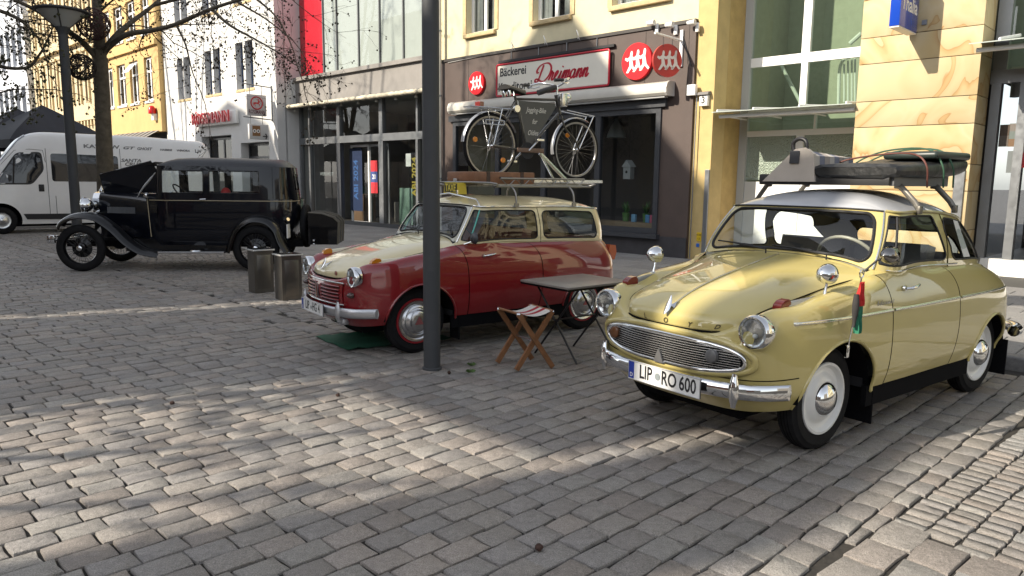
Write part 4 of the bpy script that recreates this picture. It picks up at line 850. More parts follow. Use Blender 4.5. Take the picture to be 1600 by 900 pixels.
for i in range(k):
    mb.mi = 1 if i % 3 == 0 else 0; a, b = 33.6+5.6*i/k, 33.6+5.6*(i+1)/k; mb.add([G.L(a, NY-.02, 3.45), G.L(b, NY-.02, 3.45), G.L(b, NY-1.3, 2.7), G.L(a, NY-1.3, 2.7)], [(0,1,2,3)]); mb.add([G.L(a, NY-1.3, 2.7), G.L(b, NY-1.3, 2.7), G.L(b, NY-1.3, 2.5), G.L(a, NY-1.3, 2.5)], [(0,1,2,3)])
mb.build('canvas', m_aw, G.o); mb = MB(); mb.tube([G.L(33.6, NY-1.28, 2.69), G.L(39.2, NY-1.28, 2.69)], .03, 8); mb.build('front_rod', m_grey, G.o)
u1, z1 = FX(240, 177, NY-.1); G = Front('alarm_light', 'small red alarm lamp on the apricot house', 'lamp', u1, NY, z=z1); mb = MB(); mb.box(-.12,.12,-.16,0,-.3,-.02,.01); mb.build('housing', m_white, G.o); mb = MB(); mb.lathe([(.16,-.02),(.15,.2),(.08,.3),(0,.32)], (0,-.16,0), k=14); mb.build('lens', mat('red_lens', (.5,.01,.01), .2), G.o, smooth=50)

m_ornate = mat('ornate_cream', (.54,.45,.29), .85, var=.06, vscale=2, dirt=.25)
ou0, ou1 = yu1+.003, 53.2
F = Front('ornate_house', 'ornate cream house with rows of narrow arched windows', 'building', (ou0+ou1)/2, NY, z=0)
wins = []; k = 9
for r_, (z0_, z1_) in enumerate(((5.3, 7.6), (8.9, 11.0))):
    for i in range(k): a = ou0+.7+i*1.34; wins.append((a, a+.66, z0_, z1_))
m_cl = mat('clay_trim', (.58,.47,.29), .85)
F.wall('front_wall', m_ornate, ou0, ou1, 3.2, 12.6, NY, wins, .35)
for a, b, z0_, z1_ in wins:
    w_ = F.window(a, b, z0_, z1_, NY+.2, mat('brown_frame', (.16,.11,.07), .5), g_win, .07, rails=[z0_+1.4], sill=.2, sill_m=m_cl)
    F.part('pilaster', m_cl, a-.2, a-.04, NY-.1, NY+.05, z0_-.1, z1_+.1); F.part('window_hood', m_cl, a-.12, b+.12, NY-.16, NY+.03, z1_+.14, z1_+.3, bev=.03)
for zz in (4.3, 8.2, 11.8): F.part('cornice', m_cl, ou0, ou1, NY-.25, NY+.2, zz, zz+.22)
for i in range(24): a = ou0+.3+i*.52; F.part('corbel', m_cl, a, a+.18, NY-.22, NY+.02, 4.02, 4.29)
F.part('shop_front', m_dgrey, ou0, ou1, NY+.3, NY+.5, 0, 3.2); F.part('room', m_room, ou0+.3, ou1-.3, NY+1.2, NY+1.3, 3.2, 12); shell(F, ou0, ou1, NY, 12.6, m_ornate)
m_goth = mat('gothic_white', (.58,.60,.64), .8, var=.05)
tu0, tu1 = ou1+.003, 62.
F = Front('gothic_house', 'tall white stepped gable house with pointed windows far down the street', 'building', (tu0+tu1)/2, NY-.3, z=0)
wins = [(tu0+.7+i*1.5, tu0+1.7+i*1.5, z0_, z0_+2.3) for z0_ in (4.6, 8.2) for i in range(5)]
F.wall('front_wall', m_goth, tu0, tu1, 0, 11.0, NY-.3, wins, .35)
for a, b, z0_, z1_ in wins: F.window(a, b, z0_, z1_, NY-.05, m_goth, g_win, .08, mull=[(a+b)/2])
F.part('room', m_room, tu0+.3, tu1-.3, NY+1, NY+1.1, 0, 10.9); F.part('side_wall', m_goth, tu0, tu0+.3, NY, NY+8, 0, 11); 
mb = MB(); w_ = tu1-tu0; mb.prism([(-w_/2+.01,11.003),(w_/2-.01,11.003),(w_*.12,14.8),(0,16),(-w_*.12,14.8)], lambda p: (p[0],0,p[1]), lambda p: (p[0],.5,p[1])); mb.build('gable', m_goth, F.o)
for q in (.1, .3, .5, .7, .9): 
    uu = tu0+w_*q; mb = MB(); zz = 11.6+3.6*(1-abs(q-.5)*2); mb.box(-.2,.2,-.1,.5,zz-2,zz+.4); mb.prism([(-.25,zz+.4),(.25,zz+.4),(0,zz+1.4)], lambda p: (p[0],-.15,p[1]), lambda p: (p[0],.55,p[1])); o = mb.build('pinnacle', m_goth, F.o); o.location = (-(uu-F.u), -.04, 0)
F = Front('brick_house', 'red brown house with tiled roof at the far left edge', 'building', 68.5, NY-1, z=0)
m_brk = mat('brick_red', (.26,.10,.06), .85, var=.25, vscale=4); wins = [(63.5+i*1.9, 64.6+i*1.9, 4.4, 6.2) for i in range(5)]
F.wall('front_wall', mat('white_ground_floor', (.62,.60,.54), .8), 62.01, 75, 0, 7.2, NY-1, wins, .3)
for a, b, z0_, z1_ in wins: F.window(a, b, z0_, z1_, NY-.85, m_white, g_win, .08)
mb = MB(); mb.add([F.L(62.01, NY-1.3, 7.2), F.L(75, NY-1.3, 7.2), F.L(75, NY+4, 13.5), F.L(62.01, NY+4, 13.5)], [(0,1,2,3)]); mb.build('tiled_roof', m_brk, F.o); F.part('room', m_room, 62.3, 74.7, NY, NY+.1, 0, 7.1)

# ---------------- the other side of the street, behind the viewer: it throws the shade
m_opp = mat('opposite_render', (.34,.31,.27), .85, var=.1, vscale=1.5); m_tile = mat('roof_tiles', (.16,.07,.05), .8, var=.2)
def opposite(name, label, u0, u1, zeave, apex, depth, mm, n0=-9):
    F = Front(name, label, 'building', (u0+u1)/2, n0, z=0); w_ = (u1-u0)/2
    prof = [(-w_,0),(w_,0),(w_,zeave)]+([(apex[0],apex[1])] if apex else [])+[(-w_,zeave)]
    mb = MB(); mb.prism(prof, lambda p: (p[0],0,p[1]), lambda p: (p[0],-depth,p[1])); mb.build('house_body', mm, F.o)
    m_w = mat('opposite_window', (.05,.06,.07), .1)
    for fl in range(int((zeave-3.6)/3.1)):
        for i in range(max(1, int(w_*2/2.2))):
            x = -w_+1.2+i*2.2; z = 4.2+fl*3.1; mb = MB(); mb.box(x-.5, x+.5, .003, .05, z, z+1.6); mb.build('window', m_w, F.o)
    return F
def light_gap_house(label, f0, f1, b0, b1, d, z1, mm):
    "unseen block with walls slanted along the sun, so light strips pass between; f front corners, b back corners"
    F = Front('light_gap_house', label, 'building', (f0+f1)/2, -9, z=0); P = [F.L(f0, -9, 0), F.L(f1, -9, 0), F.L(b1, -9-d, 0), F.L(b0, -9-d, 0)]
    mb = MB(); mb.prism(P, lambda p: (p.x, p.y, 0), lambda p: (p.x, p.y, z1)); mb.build('house_body', mm, F.o)
    for fl in range(3):
        x = -(f1-f0)/2+.7
        while x < (f1-f0)/2-.4: mb = MB(); mb.box(x-.4, x+.4, .003, .05, 1.2+fl*3.2, 2.8+fl*3.2); mb.build('window', mat('opposite_window', (.05,.06,.07), .1), F.o); x += 1.9
SK = .383*4.2  # slant along the sun's heading; the gaps are added to throw light strips
Fg = Front('shade_pier', 'narrow house behind the viewer at the corner of the square', 'building', 7.1, -10.6, z=0); Fg.part('house_body', m_opp, 7.3, 7.5, -13.2, -10.6, 0, 11.2)  # thin unseen pier, added for the shadow edge on the ground
Fg = Front('shade_blocker', 'covered bridge between two houses behind the viewer', 'bridge', 8.4, -9, z=8.5); Fg.part('blocker_slab', m_tile, 7.3, 9.3, -9.6, -9, 8.65, 11.4)  # added slab out of view: shades the cars, lets sun pass below
light_gap_house('rendered house behind the viewer between two oblique lanes', 9.305, 12.95, 9.305+SK, 12.95+SK, 4.2, 11.6, mat('opposite_brick', (.22,.11,.08), .85))  # both side walls slanted to keep invented sun gaps open
light_gap_house('rendered house behind the viewer beside the tall gable', 13.35, 15.15, 13.35+SK, 15.15, 4.2, 11.6, m_opp)  # one wall slanted for the second added sun gap
opposite('opposite_house', 'tall gabled house behind the viewer facing the bakery', 15.2, 23.9, 16.05, (.05, 20.6), 5, mat('opposite_cream', (.40,.35,.26), .85))
opposite('opposite_house', 'long eaves house behind the viewer facing the glass shop', 23.905, 32.5, 15.9, None, 5, m_opp)
opposite('opposite_house', 'house with curved gable behind the viewer facing the white house', 32.505, 38.6, 18.3, (0, 19.3), 5, mat('opposite_pale', (.40,.39,.36), .85))
opposite('opposite_house', 'lower house behind the viewer facing the apricot house', 38.605, 52, 14.0, None, 5, m_opp)

for k, (a, b, h) in enumerate(((-46, -30, 11), (-29.9, -17, 9.5), (-16.9, -5, 12), (-4.9, 16, 10))): opposite('unseen_far_house', ('rendered house far behind the viewer, at the right end of the square', 'low rendered house far behind the viewer', 'tall rendered house far behind the viewer', 'rendered house across the square behind the viewer')[k], a, b, h, None, 6, (m_opp, mat('opposite_brick', (.22,.11,.08), .85))[k % 2], -26)  # unseen row added to darken reflections and cut low sky light
opposite('unseen_end_house', 'house closing the street to the right of the view', -50, -34, 12, None, 14, m_opp, 11)  # added out of view, hides bright sky from reflections
Fq = Front('unseen_side_house', 'shop house to the right of the recessed shop, outside the view', 'building', -17, NB, z=0)  # front carried on out of view, added to dim reflections and skylight
Fq.wall('front_wall', m_cream, -28, -6.05, 0, 10, NB, [(-27+i*2.6, -25.4+i*2.6, z_, z_+1.9) for i in range(8) for z_ in (.6, 4.6, 7.3)], .3); Fq.part('room', m_room, -28, -6.05, NB+.5, NB+.6, 0, 10); Fq.part('roof', m_tile, -28.2, -6.05, NB-.2, NB+8, 10.003, 10.3)
# ================================================================ CARS
class NSpl:
    "natural cubic spline through rows of values"
    def __init__(s, t, Y):
        s.t = np.asarray(t, float); s.Y = np.asarray(Y, float); n = len(s.t); h = np.diff(s.t); A = np.zeros((n, n)); A[0,0] = A[-1,-1] = 1
        Bm = np.zeros((n,)+s.Y.shape[1:])
        for i in range(1, n-1):
            A[i,i-1], A[i,i], A[i,i+1] = h[i-1], 2*(h[i-1]+h[i]), h[i]; Bm[i] = 6*((s.Y[i+1]-s.Y[i])/h[i]-(s.Y[i]-s.Y[i-1])/h[i-1])
        s.M = np.linalg.solve(A, Bm.reshape(n, -1)).reshape(Bm.shape)
    def __call__(s, x):
        i = int(np.clip(np.searchsorted(s.t, x)-1, 0, len(s.t)-2)); h = s.t[i+1]-s.t[i]; a = (s.t[i+1]-x)/h; b = (x-s.t[i])/h
        return a*s.Y[i]+b*s.Y[i+1]+((a**3-a)*s.M[i]+(b**3-b)*s.M[i+1])*h*h/6
class Surf:
    "smooth surface through a net of points; rows are mirrored past both ends when sym"
    def __init__(s, net, sym=(True, True)):
        P = np.array(net, float); mir = np.array([1,-1,1]); rows = list(P); s.o = 0
        if sym[0]: rows = [rows[2]*mir, rows[1]*mir]+rows; s.o = 2
        if sym[1]: rows = rows+[P[-2]*mir, P[-3]*mir]
        P = np.array(rows); dt = np.maximum(np.linalg.norm(np.diff(P, axis=0), axis=2).mean(1), 1e-3); s.t = np.concatenate([[0], np.cumsum(dt)])
        ds = np.maximum(np.linalg.norm(np.diff(P, axis=1), axis=2).mean(0), 1e-3); s.s = np.concatenate([[0], np.cumsum(ds)])
        s.row = NSpl(s.t, P); s.n = len(net)
    def T(s, r): i = int(min(max(r, 0), s.n-1.000001)); f = r-i; return s.t[i+s.o]*(1-f)+s.t[i+s.o+1]*f
    def S(s, c): m = len(s.s)-1; i = int(min(max(c, 0), m-1e-6)); f = c-i; return s.s[i]*(1-f)+s.s[i+1]*f
    def line(s, r, cs): sp = NSpl(s.s, s.row(s.T(r))); return [sp(s.S(c)) for c in cs]
    def grid(s, rs, cs): return [s.line(r, cs) for r in rs]
def lin(a, b, n): return [a+(b-a)*i/n for i in range(n+1)]
def both(mb, rows):
    mb.grid(rows); mb.grid([[(p[0], -p[1], p[2]) for p in r] for r in rows])
def weld(o, d=.0006):
    bm = bmesh.new(); bm.from_mesh(o.data); bmesh.ops.remove_doubles(bm, verts=bm.verts, dist=d); bmesh.ops.recalc_face_normals(bm, faces=bm.faces); bm.to_mesh(o.data); bm.free()
    o.data.polygons.foreach_set('use_smooth', [True]*len(o.data.polygons)); o.data.set_sharp_from_angle(angle=R(42)); return o
def rrect(p0, p1, v0, v1, rp, rv, k=6, skew=(0,0,0,0)):
    "rounded quad in parameter space; skew moves the corners (bl, br, tr, tl) along p"
    out = []
    for (cx, cy, a0, sk) in ((p1-rp, v1-rv, 0, skew[2]), (p0+rp, v1-rv, 90, skew[3]), (p0+rp, v0+rv, 180, skew[0]), (p1-rp, v0+rv, 270, skew[1])):
        for i in range(k+1): a = R(a0+90*i/k); out.append((cx+sk+rp*math.cos(a), cy+rv*math.sin(a)))
    q = []
    for i in range(len(out)):
        a, b = out[i], out[(i+1) % len(out)]; m = max(1, int(max(abs(a[0]-b[0])/.22, abs(a[1]-b[1])/.12)))
        for j in range(m): q.append((a[0]+(b[0]-a[0])*j/m, a[1]+(b[1]-a[1])*j/m))
    return q
def inpoly(x, y, P):
    c = False; j = len(P)-1
    for i in range(len(P)):
        if (P[i][1] > y) != (P[j][1] > y) and x < (P[j][0]-P[i][0])*(y-P[i][1])/(P[j][1]-P[i][1])+P[i][0]: c = not c
        j = i
    return c
def holed(f, p0, p1, v0, v1, holes, du=.25, dv=.12, inside=None):
    "surface patch f(p, v) over a rectangle less the holes"
    pts, edges = [], []
    def loop(L): o = len(pts); pts.extend(L); edges.extend([(o+i, o+(i+1) % len(L)) for i in range(len(L))])
    nu, nv = max(2, int((p1-p0)/du)), max(2, int((v1-v0)/dv))
    if inside is None: loop([(p0+(p1-p0)*i/nu, v0) for i in range(nu)]+[(p1, v0+(v1-v0)*i/nv) for i in range(nv)]+[(p1-(p1-p0)*i/nu, v1) for i in range(nu)]+[(p0, v1-(v1-v0)*i/nv) for i in range(nv)])
    else: loop(inside)
    for h in holes: loop(h)
    for i in range(1, nu):
        for j in range(1, nv): pts.append((p0+(p1-p0)*(i+.013*j)/nu, v0+(v1-v0)*j/nv))
    r = delaunay_2d_cdt([Vector(p) for p in pts], edges, [], 0, 1e-6)
    vs = [f(v.x, v.y) for v in r[0]]; fs = []
    for t in r[2]:
        cx = sum(r[0][i].x for i in t)/3; cy = sum(r[0][i].y for i in t)/3
        if inside is not None and not inpoly(cx, cy, inside): continue
        if any(inpoly(cx, cy, h) for h in holes): continue
        fs.append(tuple(t))
    return vs, fs

m_chrome = mat('chrome', (.72,.73,.74), .06, metal=1.0)
m_alu = mat('brushed_alloy', (.60,.61,.62), .24, metal=1.0)
m_rub = mat('rubber_black', (.012,.012,.013), .6); m_tyre = mat('tyre_rubber', (.010,.010,.011), .8, spec=.2, var=.25, vscale=18, bump=.15, bscale=200)
m_dark = mat('dark_interior', (.02,.02,.022), .8); m_under = mat('underbody_black', (.006,.006,.007), .95, spec=.1)
m_lens = glass('lamp_lens', (.9,.92,.92), .6, .03); g_car = glass('car_glass', (.90,.94,.92), .7)
m_refl = mat('lamp_reflector', (.55,.56,.58), .18, metal=1.0)
m_amber = mat('amber_lens', (.55,.20,.01), .15, coat=.6); m_redlens = mat('red_lens_dark', (.16,.015,.012), .2, coat=.6)
m_platew = mat('plate_white', (.74,.74,.72), .35); m_plateb = mat('plate_eu_blue', (.01,.04,.33), .35)

def wheel(parent, x, y, side, R_=.295, rim=.205, w_=.115, cap='white'):
    "tyre, rim and cap; axis along y, outer face towards side"
    z = R_; s = side
    T = [(rim-.012,-.5),(rim-.002,-.46),(rim+.02,-.5),(rim+.055,-.52),(R_-.03,-.47),(R_-.008,-.40),(R_-.001,-.25),(R_,0),(R_-.001,.25),(R_-.008,.40),(R_-.03,.47),(rim+.055,.52),(rim+.02,.5),(rim-.002,.46),(rim-.012,.5)]
    mb = MB(); mb.lathe([(r, h*w_*s) for r, h in T], (x, y, z), 'y', 48)
    o = mb.build('wheel', m_tyre, parent, smooth=40)
    for gz in (-.17, 0, .17):
        mb = MB(); mb.lathe([(R_-.002, (gz*w_-.004)*s), (R_+.0008, (gz*w_-.002)*s), (R_+.0008, (gz*w_+.002)*s), (R_-.002, (gz*w_+.004)*s)], (x, y, z), 'y', 48); mb.build('tread_groove', m_under, o, smooth=60)
    h0 = .5*w_
    if cap == 'white':
        pr = [(rim+.001,h0-.008),(rim-.002,h0+.004),(rim-.016,h0+.005),(rim-.024,h0-.008),(rim-.03,h0-.022),(rim-.052,h0-.026),(rim-.064,h0-.018),(rim-.075,h0-.004),(.105,h0+.006),(.09,h0+.008)]
        mb = MB(); mb.lathe([(r, h*s) for r, h in pr], (x, y, z), 'y', 48); mb.build('rim', mat('rim_white', (.74,.74,.72), .28, coat=.3), o, smooth=50)
        mb = MB(); mb.lathe([(r, h*s) for r, h in ((.098,h0+.004),(.096,h0+.014),(.085,h0+.028),(.06,h0+.044),(.035,h0+.052),(.012,h0+.055),(0,h0+.055))], (x, y, z), 'y', 40); mb.build('hub_cap', m_chrome, o, smooth=60)
    else:
        mb = MB(); mb.lathe([(r, h*s) for r, h in ((rim+.001,h0-.006),(rim-.001,h0+.006),(rim-.014,h0+.006),(rim-.02,h0-.004))], (x, y, z), 'y', 48); mb.build('rim', mat('rim_red', (.30,.012,.02), .3, coat=.4), o, smooth=50)
        mb = MB(); mb.lathe([(r, h*s) for r, h in ((rim-.014,h0),(rim-.02,h0+.012),(rim-.04,h0+.012),(rim-.05,h0+.003),(rim-.058,h0+.015),(rim-.078,h0+.02),(rim-.085,h0+.012),(.105,h0+.018),(.10,h0+.026),(.085,h0+.034),(.05,h0+.042),(0,h0+.046))], (x, y, z), 'y', 48); mb.build('hub_cap', m_alu, o, smooth=50)
        mb = MB(); a = .05; mb.add([(x+a*math.cos(t), y+(h0+.0465)*s, z+a*math.sin(t)) for t in (R(90), R(210), R(330))], [(0,1,2)]); mb.build('emblem', mat('emblem_dull', (.35,.12,.12), .4, metal=.5), o)
    return o

def plate(parent, c, ny, txt, seals, wd=.52, ht=.11, tilt=0, pname='number_plate', stamp=None):
    "number plate centred at c, facing +x of the car; text reads along +y"
    o_ = MB(); o_.box(c[0]-.006, c[0], c[1]-wd/2, c[1]+wd/2, c[2]-ht/2, c[2]+ht/2, .0025); o = o_.build(pname, m_black, parent, smooth=40)
    mb = MB(); mb.box(c[0]-.002, c[0]+.0025, c[1]-wd/2+.006, c[1]+wd/2-.006, c[2]-ht/2+.006, c[2]+ht/2-.006); mb.build('plate_face', m_platew, o)
    mb = MB(); mb.box(c[0]+.0028, c[0]+.0036, c[1]-wd/2+.006, c[1]-wd/2+.046, c[2]-ht/2+.006, c[2]+ht/2-.006); mb.build('country_band', m_plateb, o)
    mb = MB(); put_text(mb, 'D', .032, lambda x, y, d: (c[0]+.0042, c[1]-wd/2+.026+x, c[2]-.028+y), bold=.001); mb.build('country_letter', m_platew, o)
    for t, x0, sx in txt: mb = MB(); put_text(mb, t, .108, lambda x, y, d: (c[0]+.0034, c[1]+x0+x, c[2]+y-.001), sx=sx, bold=.0022); mb.build('characters', m_black, o)
    for (x0, z0, r) in seals:
        mb = MB(); mb.lathe([(0,.0),(r,.0)], (c[0]+.0036, c[1]+x0, c[2]+z0), 'x', 18); mb.build('seal', mat('plate_seal', (.22,.25,.26), .5), o)
    mb = MB(); pts = [(c[0]+.002, c[1]+a*(wd/2-.003), c[2]+b*(ht/2-.003)) for a, b in ((-1,-1),(1,-1),(1,1),(-1,1))]; mb.tube(pts, .004, 6, closed=True); mb.build('plate_holder', mat('holder_grey', (.5,.5,.5), .4), o)
    return o

def lloyd(kind, name, label, cat, pos, heading, paint, top, roofm, scale=1.0):
    kombi = kind == 'kombi'
    car = thing(name, label, cat, (pos[0], pos[1], 0), heading); car.scale = (scale,)*3
    zc = [.32,.42,.56,.70,.82,.92,.965]
    def row(x, y, z): 
        xs = x if isinstance(x, (list, tuple)) else [x]*7
        return [(a, b, c) for a, b, c in zip(xs, y, z)]
    net = [row([.56,.645,.66,.665,.655,.625,.56], [0]*7, [.27,.36,.46,.56,.635,.678,.69]),
           row([.545,.63,.645,.65,.64,.61,.55], [.25]*7, [.27,.36,.46,.56,.638,.682,.69]),
           row([.505,.585,.60,.607,.598,.565,.485], [.42,.42,.42,.42,.42,.42,.40], [.27,.36,.46,.56,.655,.728,.735]),
           row([.44,.515,.535,.56,.558,.495,.38], [.53,.545,.55,.55,.55,.54,.455], [.28,.365,.465,.58,.705,.815,.788]),
           row([.34,.40,.415,.43,.42,.36,.235], [.60,.63,.64,.64,.634,.612,.478], [.29,.375,.475,.59,.722,.834,.818]),
           row([.20,.23,.235,.235,.225,.20,.10], [.645,.675,.685,.685,.678,.634,.49], [.30,.385,.49,.60,.738,.86,.848]),
           row([0,0,0,0,0,0,-.02], [.67,.695,.703,.703,.694,.648,.508], [.31,.40,.52,.635,.768,.888,.882]),
           row([-.25,-.25,-.25,-.25,-.25,-.25,-.23], [.675,.70,.71,.708,.70,.664,.545], [.32,.41,.54,.67,.805,.912,.920]),
           row([-.49,-.49,-.49,-.485,-.47,-.425,-.37], [.678,.703,.713,.71,.698,.672,.64], zc),
           row(-.95, [.68,.705,.716,.713,.70,.675,.648], zc),
           row([-1.325,-1.335,-1.35,-1.35,-1.33,-1.27,-1.19], [.678,.703,.714,.71,.697,.67,.645], [.32,.42,.56,.70,.82,.915,.962])]
    if not kombi:
        net += [row(-1.72, [.672,.70,.708,.704,.69,.66,.622], [.32,.42,.56,.70,.815,.898,.942]),
                row([-2.04,-2.05,-2.05,-2.05,-2.05,-2.04,-2.02], [.655,.685,.695,.69,.672,.63,.57], [.33,.42,.55,.68,.79,.865,.90]),
                row([-2.26,-2.29,-2.30,-2.29,-2.27,-2.22,-2.14], [.60,.635,.645,.64,.62,.57,.49], [.33,.42,.55,.67,.76,.825,.86]),
                row([-2.40,-2.445,-2.455,-2.445,-2.41,-2.33,-2.22], [.50,.53,.54,.535,.51,.46,.40], [.33,.42,.54,.65,.735,.79,.83]),
                row([-2.47,-2.53,-2.54,-2.53,-2.49,-2.40,-2.28], [.28,.29,.30,.295,.28,.26,.24], [.33,.42,.54,.645,.73,.79,.835]),
                row([-2.50,-2.56,-2.57,-2.56,-2.52,-2.43,-2.30], [0]*7, [.33,.42,.54,.645,.73,.795,.838])]
    else:
        net += [row(-1.75, [.672,.70,.708,.704,.692,.665,.638], [.32,.42,.56,.70,.81,.90,.950]),
                row(-2.05, [.66,.69,.70,.695,.68,.645,.615], [.32,.42,.55,.69,.795,.885,.938]),
                row([-2.28,-2.31,-2.32,-2.315,-2.30,-2.27,-2.24], [.61,.645,.655,.65,.633,.60,.565], [.33,.42,.55,.68,.785,.875,.93]),
                row([-2.40,-2.45,-2.46,-2.455,-2.44,-2.41,-2.38], [.50,.53,.54,.535,.52,.49,.455], [.33,.42,.55,.68,.78,.865,.922]),
                row([-2.46,-2.51,-2.52,-2.515,-2.50,-2.47,-2.435], [.28,.29,.30,.295,.29,.28,.26], [.33,.42,.55,.68,.775,.86,.918]),
                row([-2.48,-2.53,-2.54,-2.535,-2.52,-2.49,-2.455], [0]*7, [.33,.42,.55,.68,.775,.86,.916])]
    S = Surf(net); cs = lin(0, 6, 30)
    arches = ((-.015, .295, .345), (-1.95, .29, .305))
    def shell_part(name, r0, r1, m, k=8):
        rs = lin(r0, r1, int((r1-r0)*k+.5)); rows = S.grid(rs, cs); mb = MB(); a, b = len(rows), len(rows[0])
        V = np.array([p for r in rows for p in r]); faces = []
        ins = np.zeros(len(V), bool); cen = np.zeros((len(V), 3))
        for (ax, az, ar) in arches:
            d = np.hypot(V[:,0]-ax, V[:,2]-az); q = (d < ar) & (np.abs(V[:,1]) > .5); ins |= q; cen[q] = (ax, az, ar)
        for i in range(a-1):
            for j in range(b-1):
                q = (i*b+j, i*b+j+1, (i+1)*b+j+1, (i+1)*b+j)
                if not ins[list(q)].all(): faces.append(q)
        for i in np.nonzero(ins)[0]:
            ax, az, ar = cen[i]; dx, dz = V[i,0]-ax, V[i,2]-az; d = math.hypot(dx, dz) or 1e-6; V[i,0] = ax+dx/d*ar; V[i,2] = max(az+dz/d*ar, V[i,2] if dz < 0 else 0)
        mb.add(V, faces); mb.add(V*np.array([1,-1,1]), [f[::-1] for f in faces])
        o = mb.build(name, m, car); weld(o); bm = bmesh.new(); bm.from_mesh(o.data); bmesh.ops.delete(bm, geom=[v for v in bm.verts if not v.link_faces], context='VERTS'); bm.to_mesh(o.data); bm.free(); return o
    e = .012
    shell_part('front_body', 0, 8-e*2, paint); shell_part('rear_body', 10+e, 16, paint)
    for sd_ in (1, -1):
        rows = S.grid(lin(8+e*.6, 10-e, 24), lin(.03, 6, 30)); mb = MB(); mb.grid([[(p[0], p[1]*sd_, p[2]) for p in r] for r in rows]); d_ = weld(mb.build('door', paint, car))
        # handle
        hx, hz = (-.62 if not kombi else -.66), (.875 if not kombi else .86)
        mb = MB(); mb.tube(cr_path([(hx, .705*sd_, hz), (hx-.02, .728*sd_, hz+.004), (hx-.08, .732*sd_, hz+.012), (hx-.115, .722*sd_, hz+.016)], 4), [.008]*4+[.011]*4+[.008]*5, 8); mb.lathe([(0,0),(.016,0),(.014,.012),(0,.014)], (hx, .690*sd_, hz), 'y', 14) if sd_ > 0 else None; mb.build('handle', m_chrome, d_, smooth=60)
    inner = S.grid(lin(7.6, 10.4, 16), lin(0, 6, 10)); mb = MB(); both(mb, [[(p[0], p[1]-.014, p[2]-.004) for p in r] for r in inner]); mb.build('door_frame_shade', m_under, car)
    # bonnet
    hood = [[(.636,0,.690),(.632,.12,.690),(.615,.25,.693),(.578,.35,.702),(.525,.41,.718)],
            [(.63,0,.735),(.625,.13,.735),(.60,.27,.742),(.55,.37,.752),(.475,.428,.765)],
            [(.56,0,.795),(.55,.14,.795),(.52,.28,.797),(.46,.39,.798),(.38,.445,.803)],
            [(.35,0,.876),(.34,.16,.874),(.31,.31,.870),(.27,.42,.855),(.21,.475,.842)],
            [(.05,0,.945),(.05,.18,.943),(.03,.34,.931),(.0,.45,.912),(-.03,.505,.889)],
            [(-.22,0,.995),(-.22,.2,.992),(-.22,.38,.977),(-.22,.485,.953),(-.22,.54,.925)],
            [(-.455,0,1.033),(-.45,.2,1.029),(-.435,.4,1.012),(-.41,.53,.985),(-.385,.605,.958)]]
    # mirror in the column direction for a smooth crown
    hnet = [[(p[0], -p[1], p[2]) for p in r[:0:-1]]+r for r in hood]; HS = Surf(hnet, (False, False))
    rows = HS.grid(lin(0, 6, 40), lin(0, 8, 48)); mb = MB(); mb.grid(rows)
    lip = [[(p[0]-.012, p[1], p[2]-.016) for p in rows[0]], rows[0]]; mb.grid(lip)
    for cidx in (0, -1): mb.grid([[ (r[cidx][0], r[cidx][1], r[cidx][2]) for r in rows], [(r[cidx][0]-.006, r[cidx][1]*.99, r[cidx][2]-.02) for r in rows]])
    bonnet = weld(mb.build('bonnet', top if kombi else paint, car)); HF = lambda r, c: Vector(HS.line(r, [4+c])[0])
    gap = MB(); gap.tube([HF(r, 3.985)+Vector((.0,.004,-.004)) for r in lin(.0, 6, 30)], .003, 6); gap.tube([Vector((1,-1,1))*HF(r, 3.985)+Vector((.0,-.004,-.004)) for r in lin(.0, 6, 30)], .003, 6); gap.tube([HF(0, c)+Vector((.001,0,-.009)) for c in lin(-4, 4, 30)], .006, 6); gap.build('bonnet_gap', m_under, bonnet)
    # cabin band
    bot = [(-.455,0,1.036),(-.447,.25,1.031),(-.43,.46,1.012),(-.415,.585,.985),(-.47,.642,.968),(-.75,.65,.966),(-1.15,.648,.965)]
    tp = [(-.625,0,1.325),(-.625,.22,1.325),(-.628,.41,1.322),(-.64,.515,1.316),(-.675,.56,1.309),(-.85,.574,1.307),(-1.15,.577,1.303)]
    if not kombi:
        bot += [(-1.55,.635,.955),(-1.85,.595,.938),(-2.07,.50,.893),(-2.2,.34,.868),(-2.26,.17,.857),(-2.28,0,.853)]; tp += [(-1.45,.56,1.277),(-1.68,.51,1.237),(-1.82,.42,1.20),(-1.90,.28,1.185),(-1.925,.14,1.18),(-1.93,0,1.18)]
    else:
        bot += [(-1.55,.645,.957),(-1.95,.628,.945),(-2.25,.56,.931),(-2.38,.42,.921),(-2.44,.21,.917),(-2.455,0,.916)]; tp += [(-1.55,.585,1.303),(-1.95,.573,1.29),(-2.2,.525,1.272),(-2.29,.39,1.262),(-2.33,.2,1.257),(-2.34,0,1.256)]
    cab = []
    for i, (b_, t_) in enumerate(zip(bot, tp)):
        b_, t_ = np.array(b_), np.array(t_); out = np.array([b_[0]-(-1.2), b_[1], 0]); nrm = np.linalg.norm(out*np.array([.35,1,0])); dirv = np.array([out[0]*.35, out[1], 0])/(nrm or 1)
        cab.append([b_+(t_-b_)*v+dirv*(.022*4*v*(1-v)) for v in (0,.25,.5,.75,1)])
    CS = Surf(cab)
    def CF(p, v):
        s_ = -1 if p < 0 else 1; q = CS.line(min(abs(p), 11.9999), [max(0, min(4, v*4))])[0]; return Vector((q[0], q[1]*s_, q[2]))
    ws = rrect(-2.78, 2.78, .07, .93, .5, .2, skew=(.0,-.0,-.1,.1))
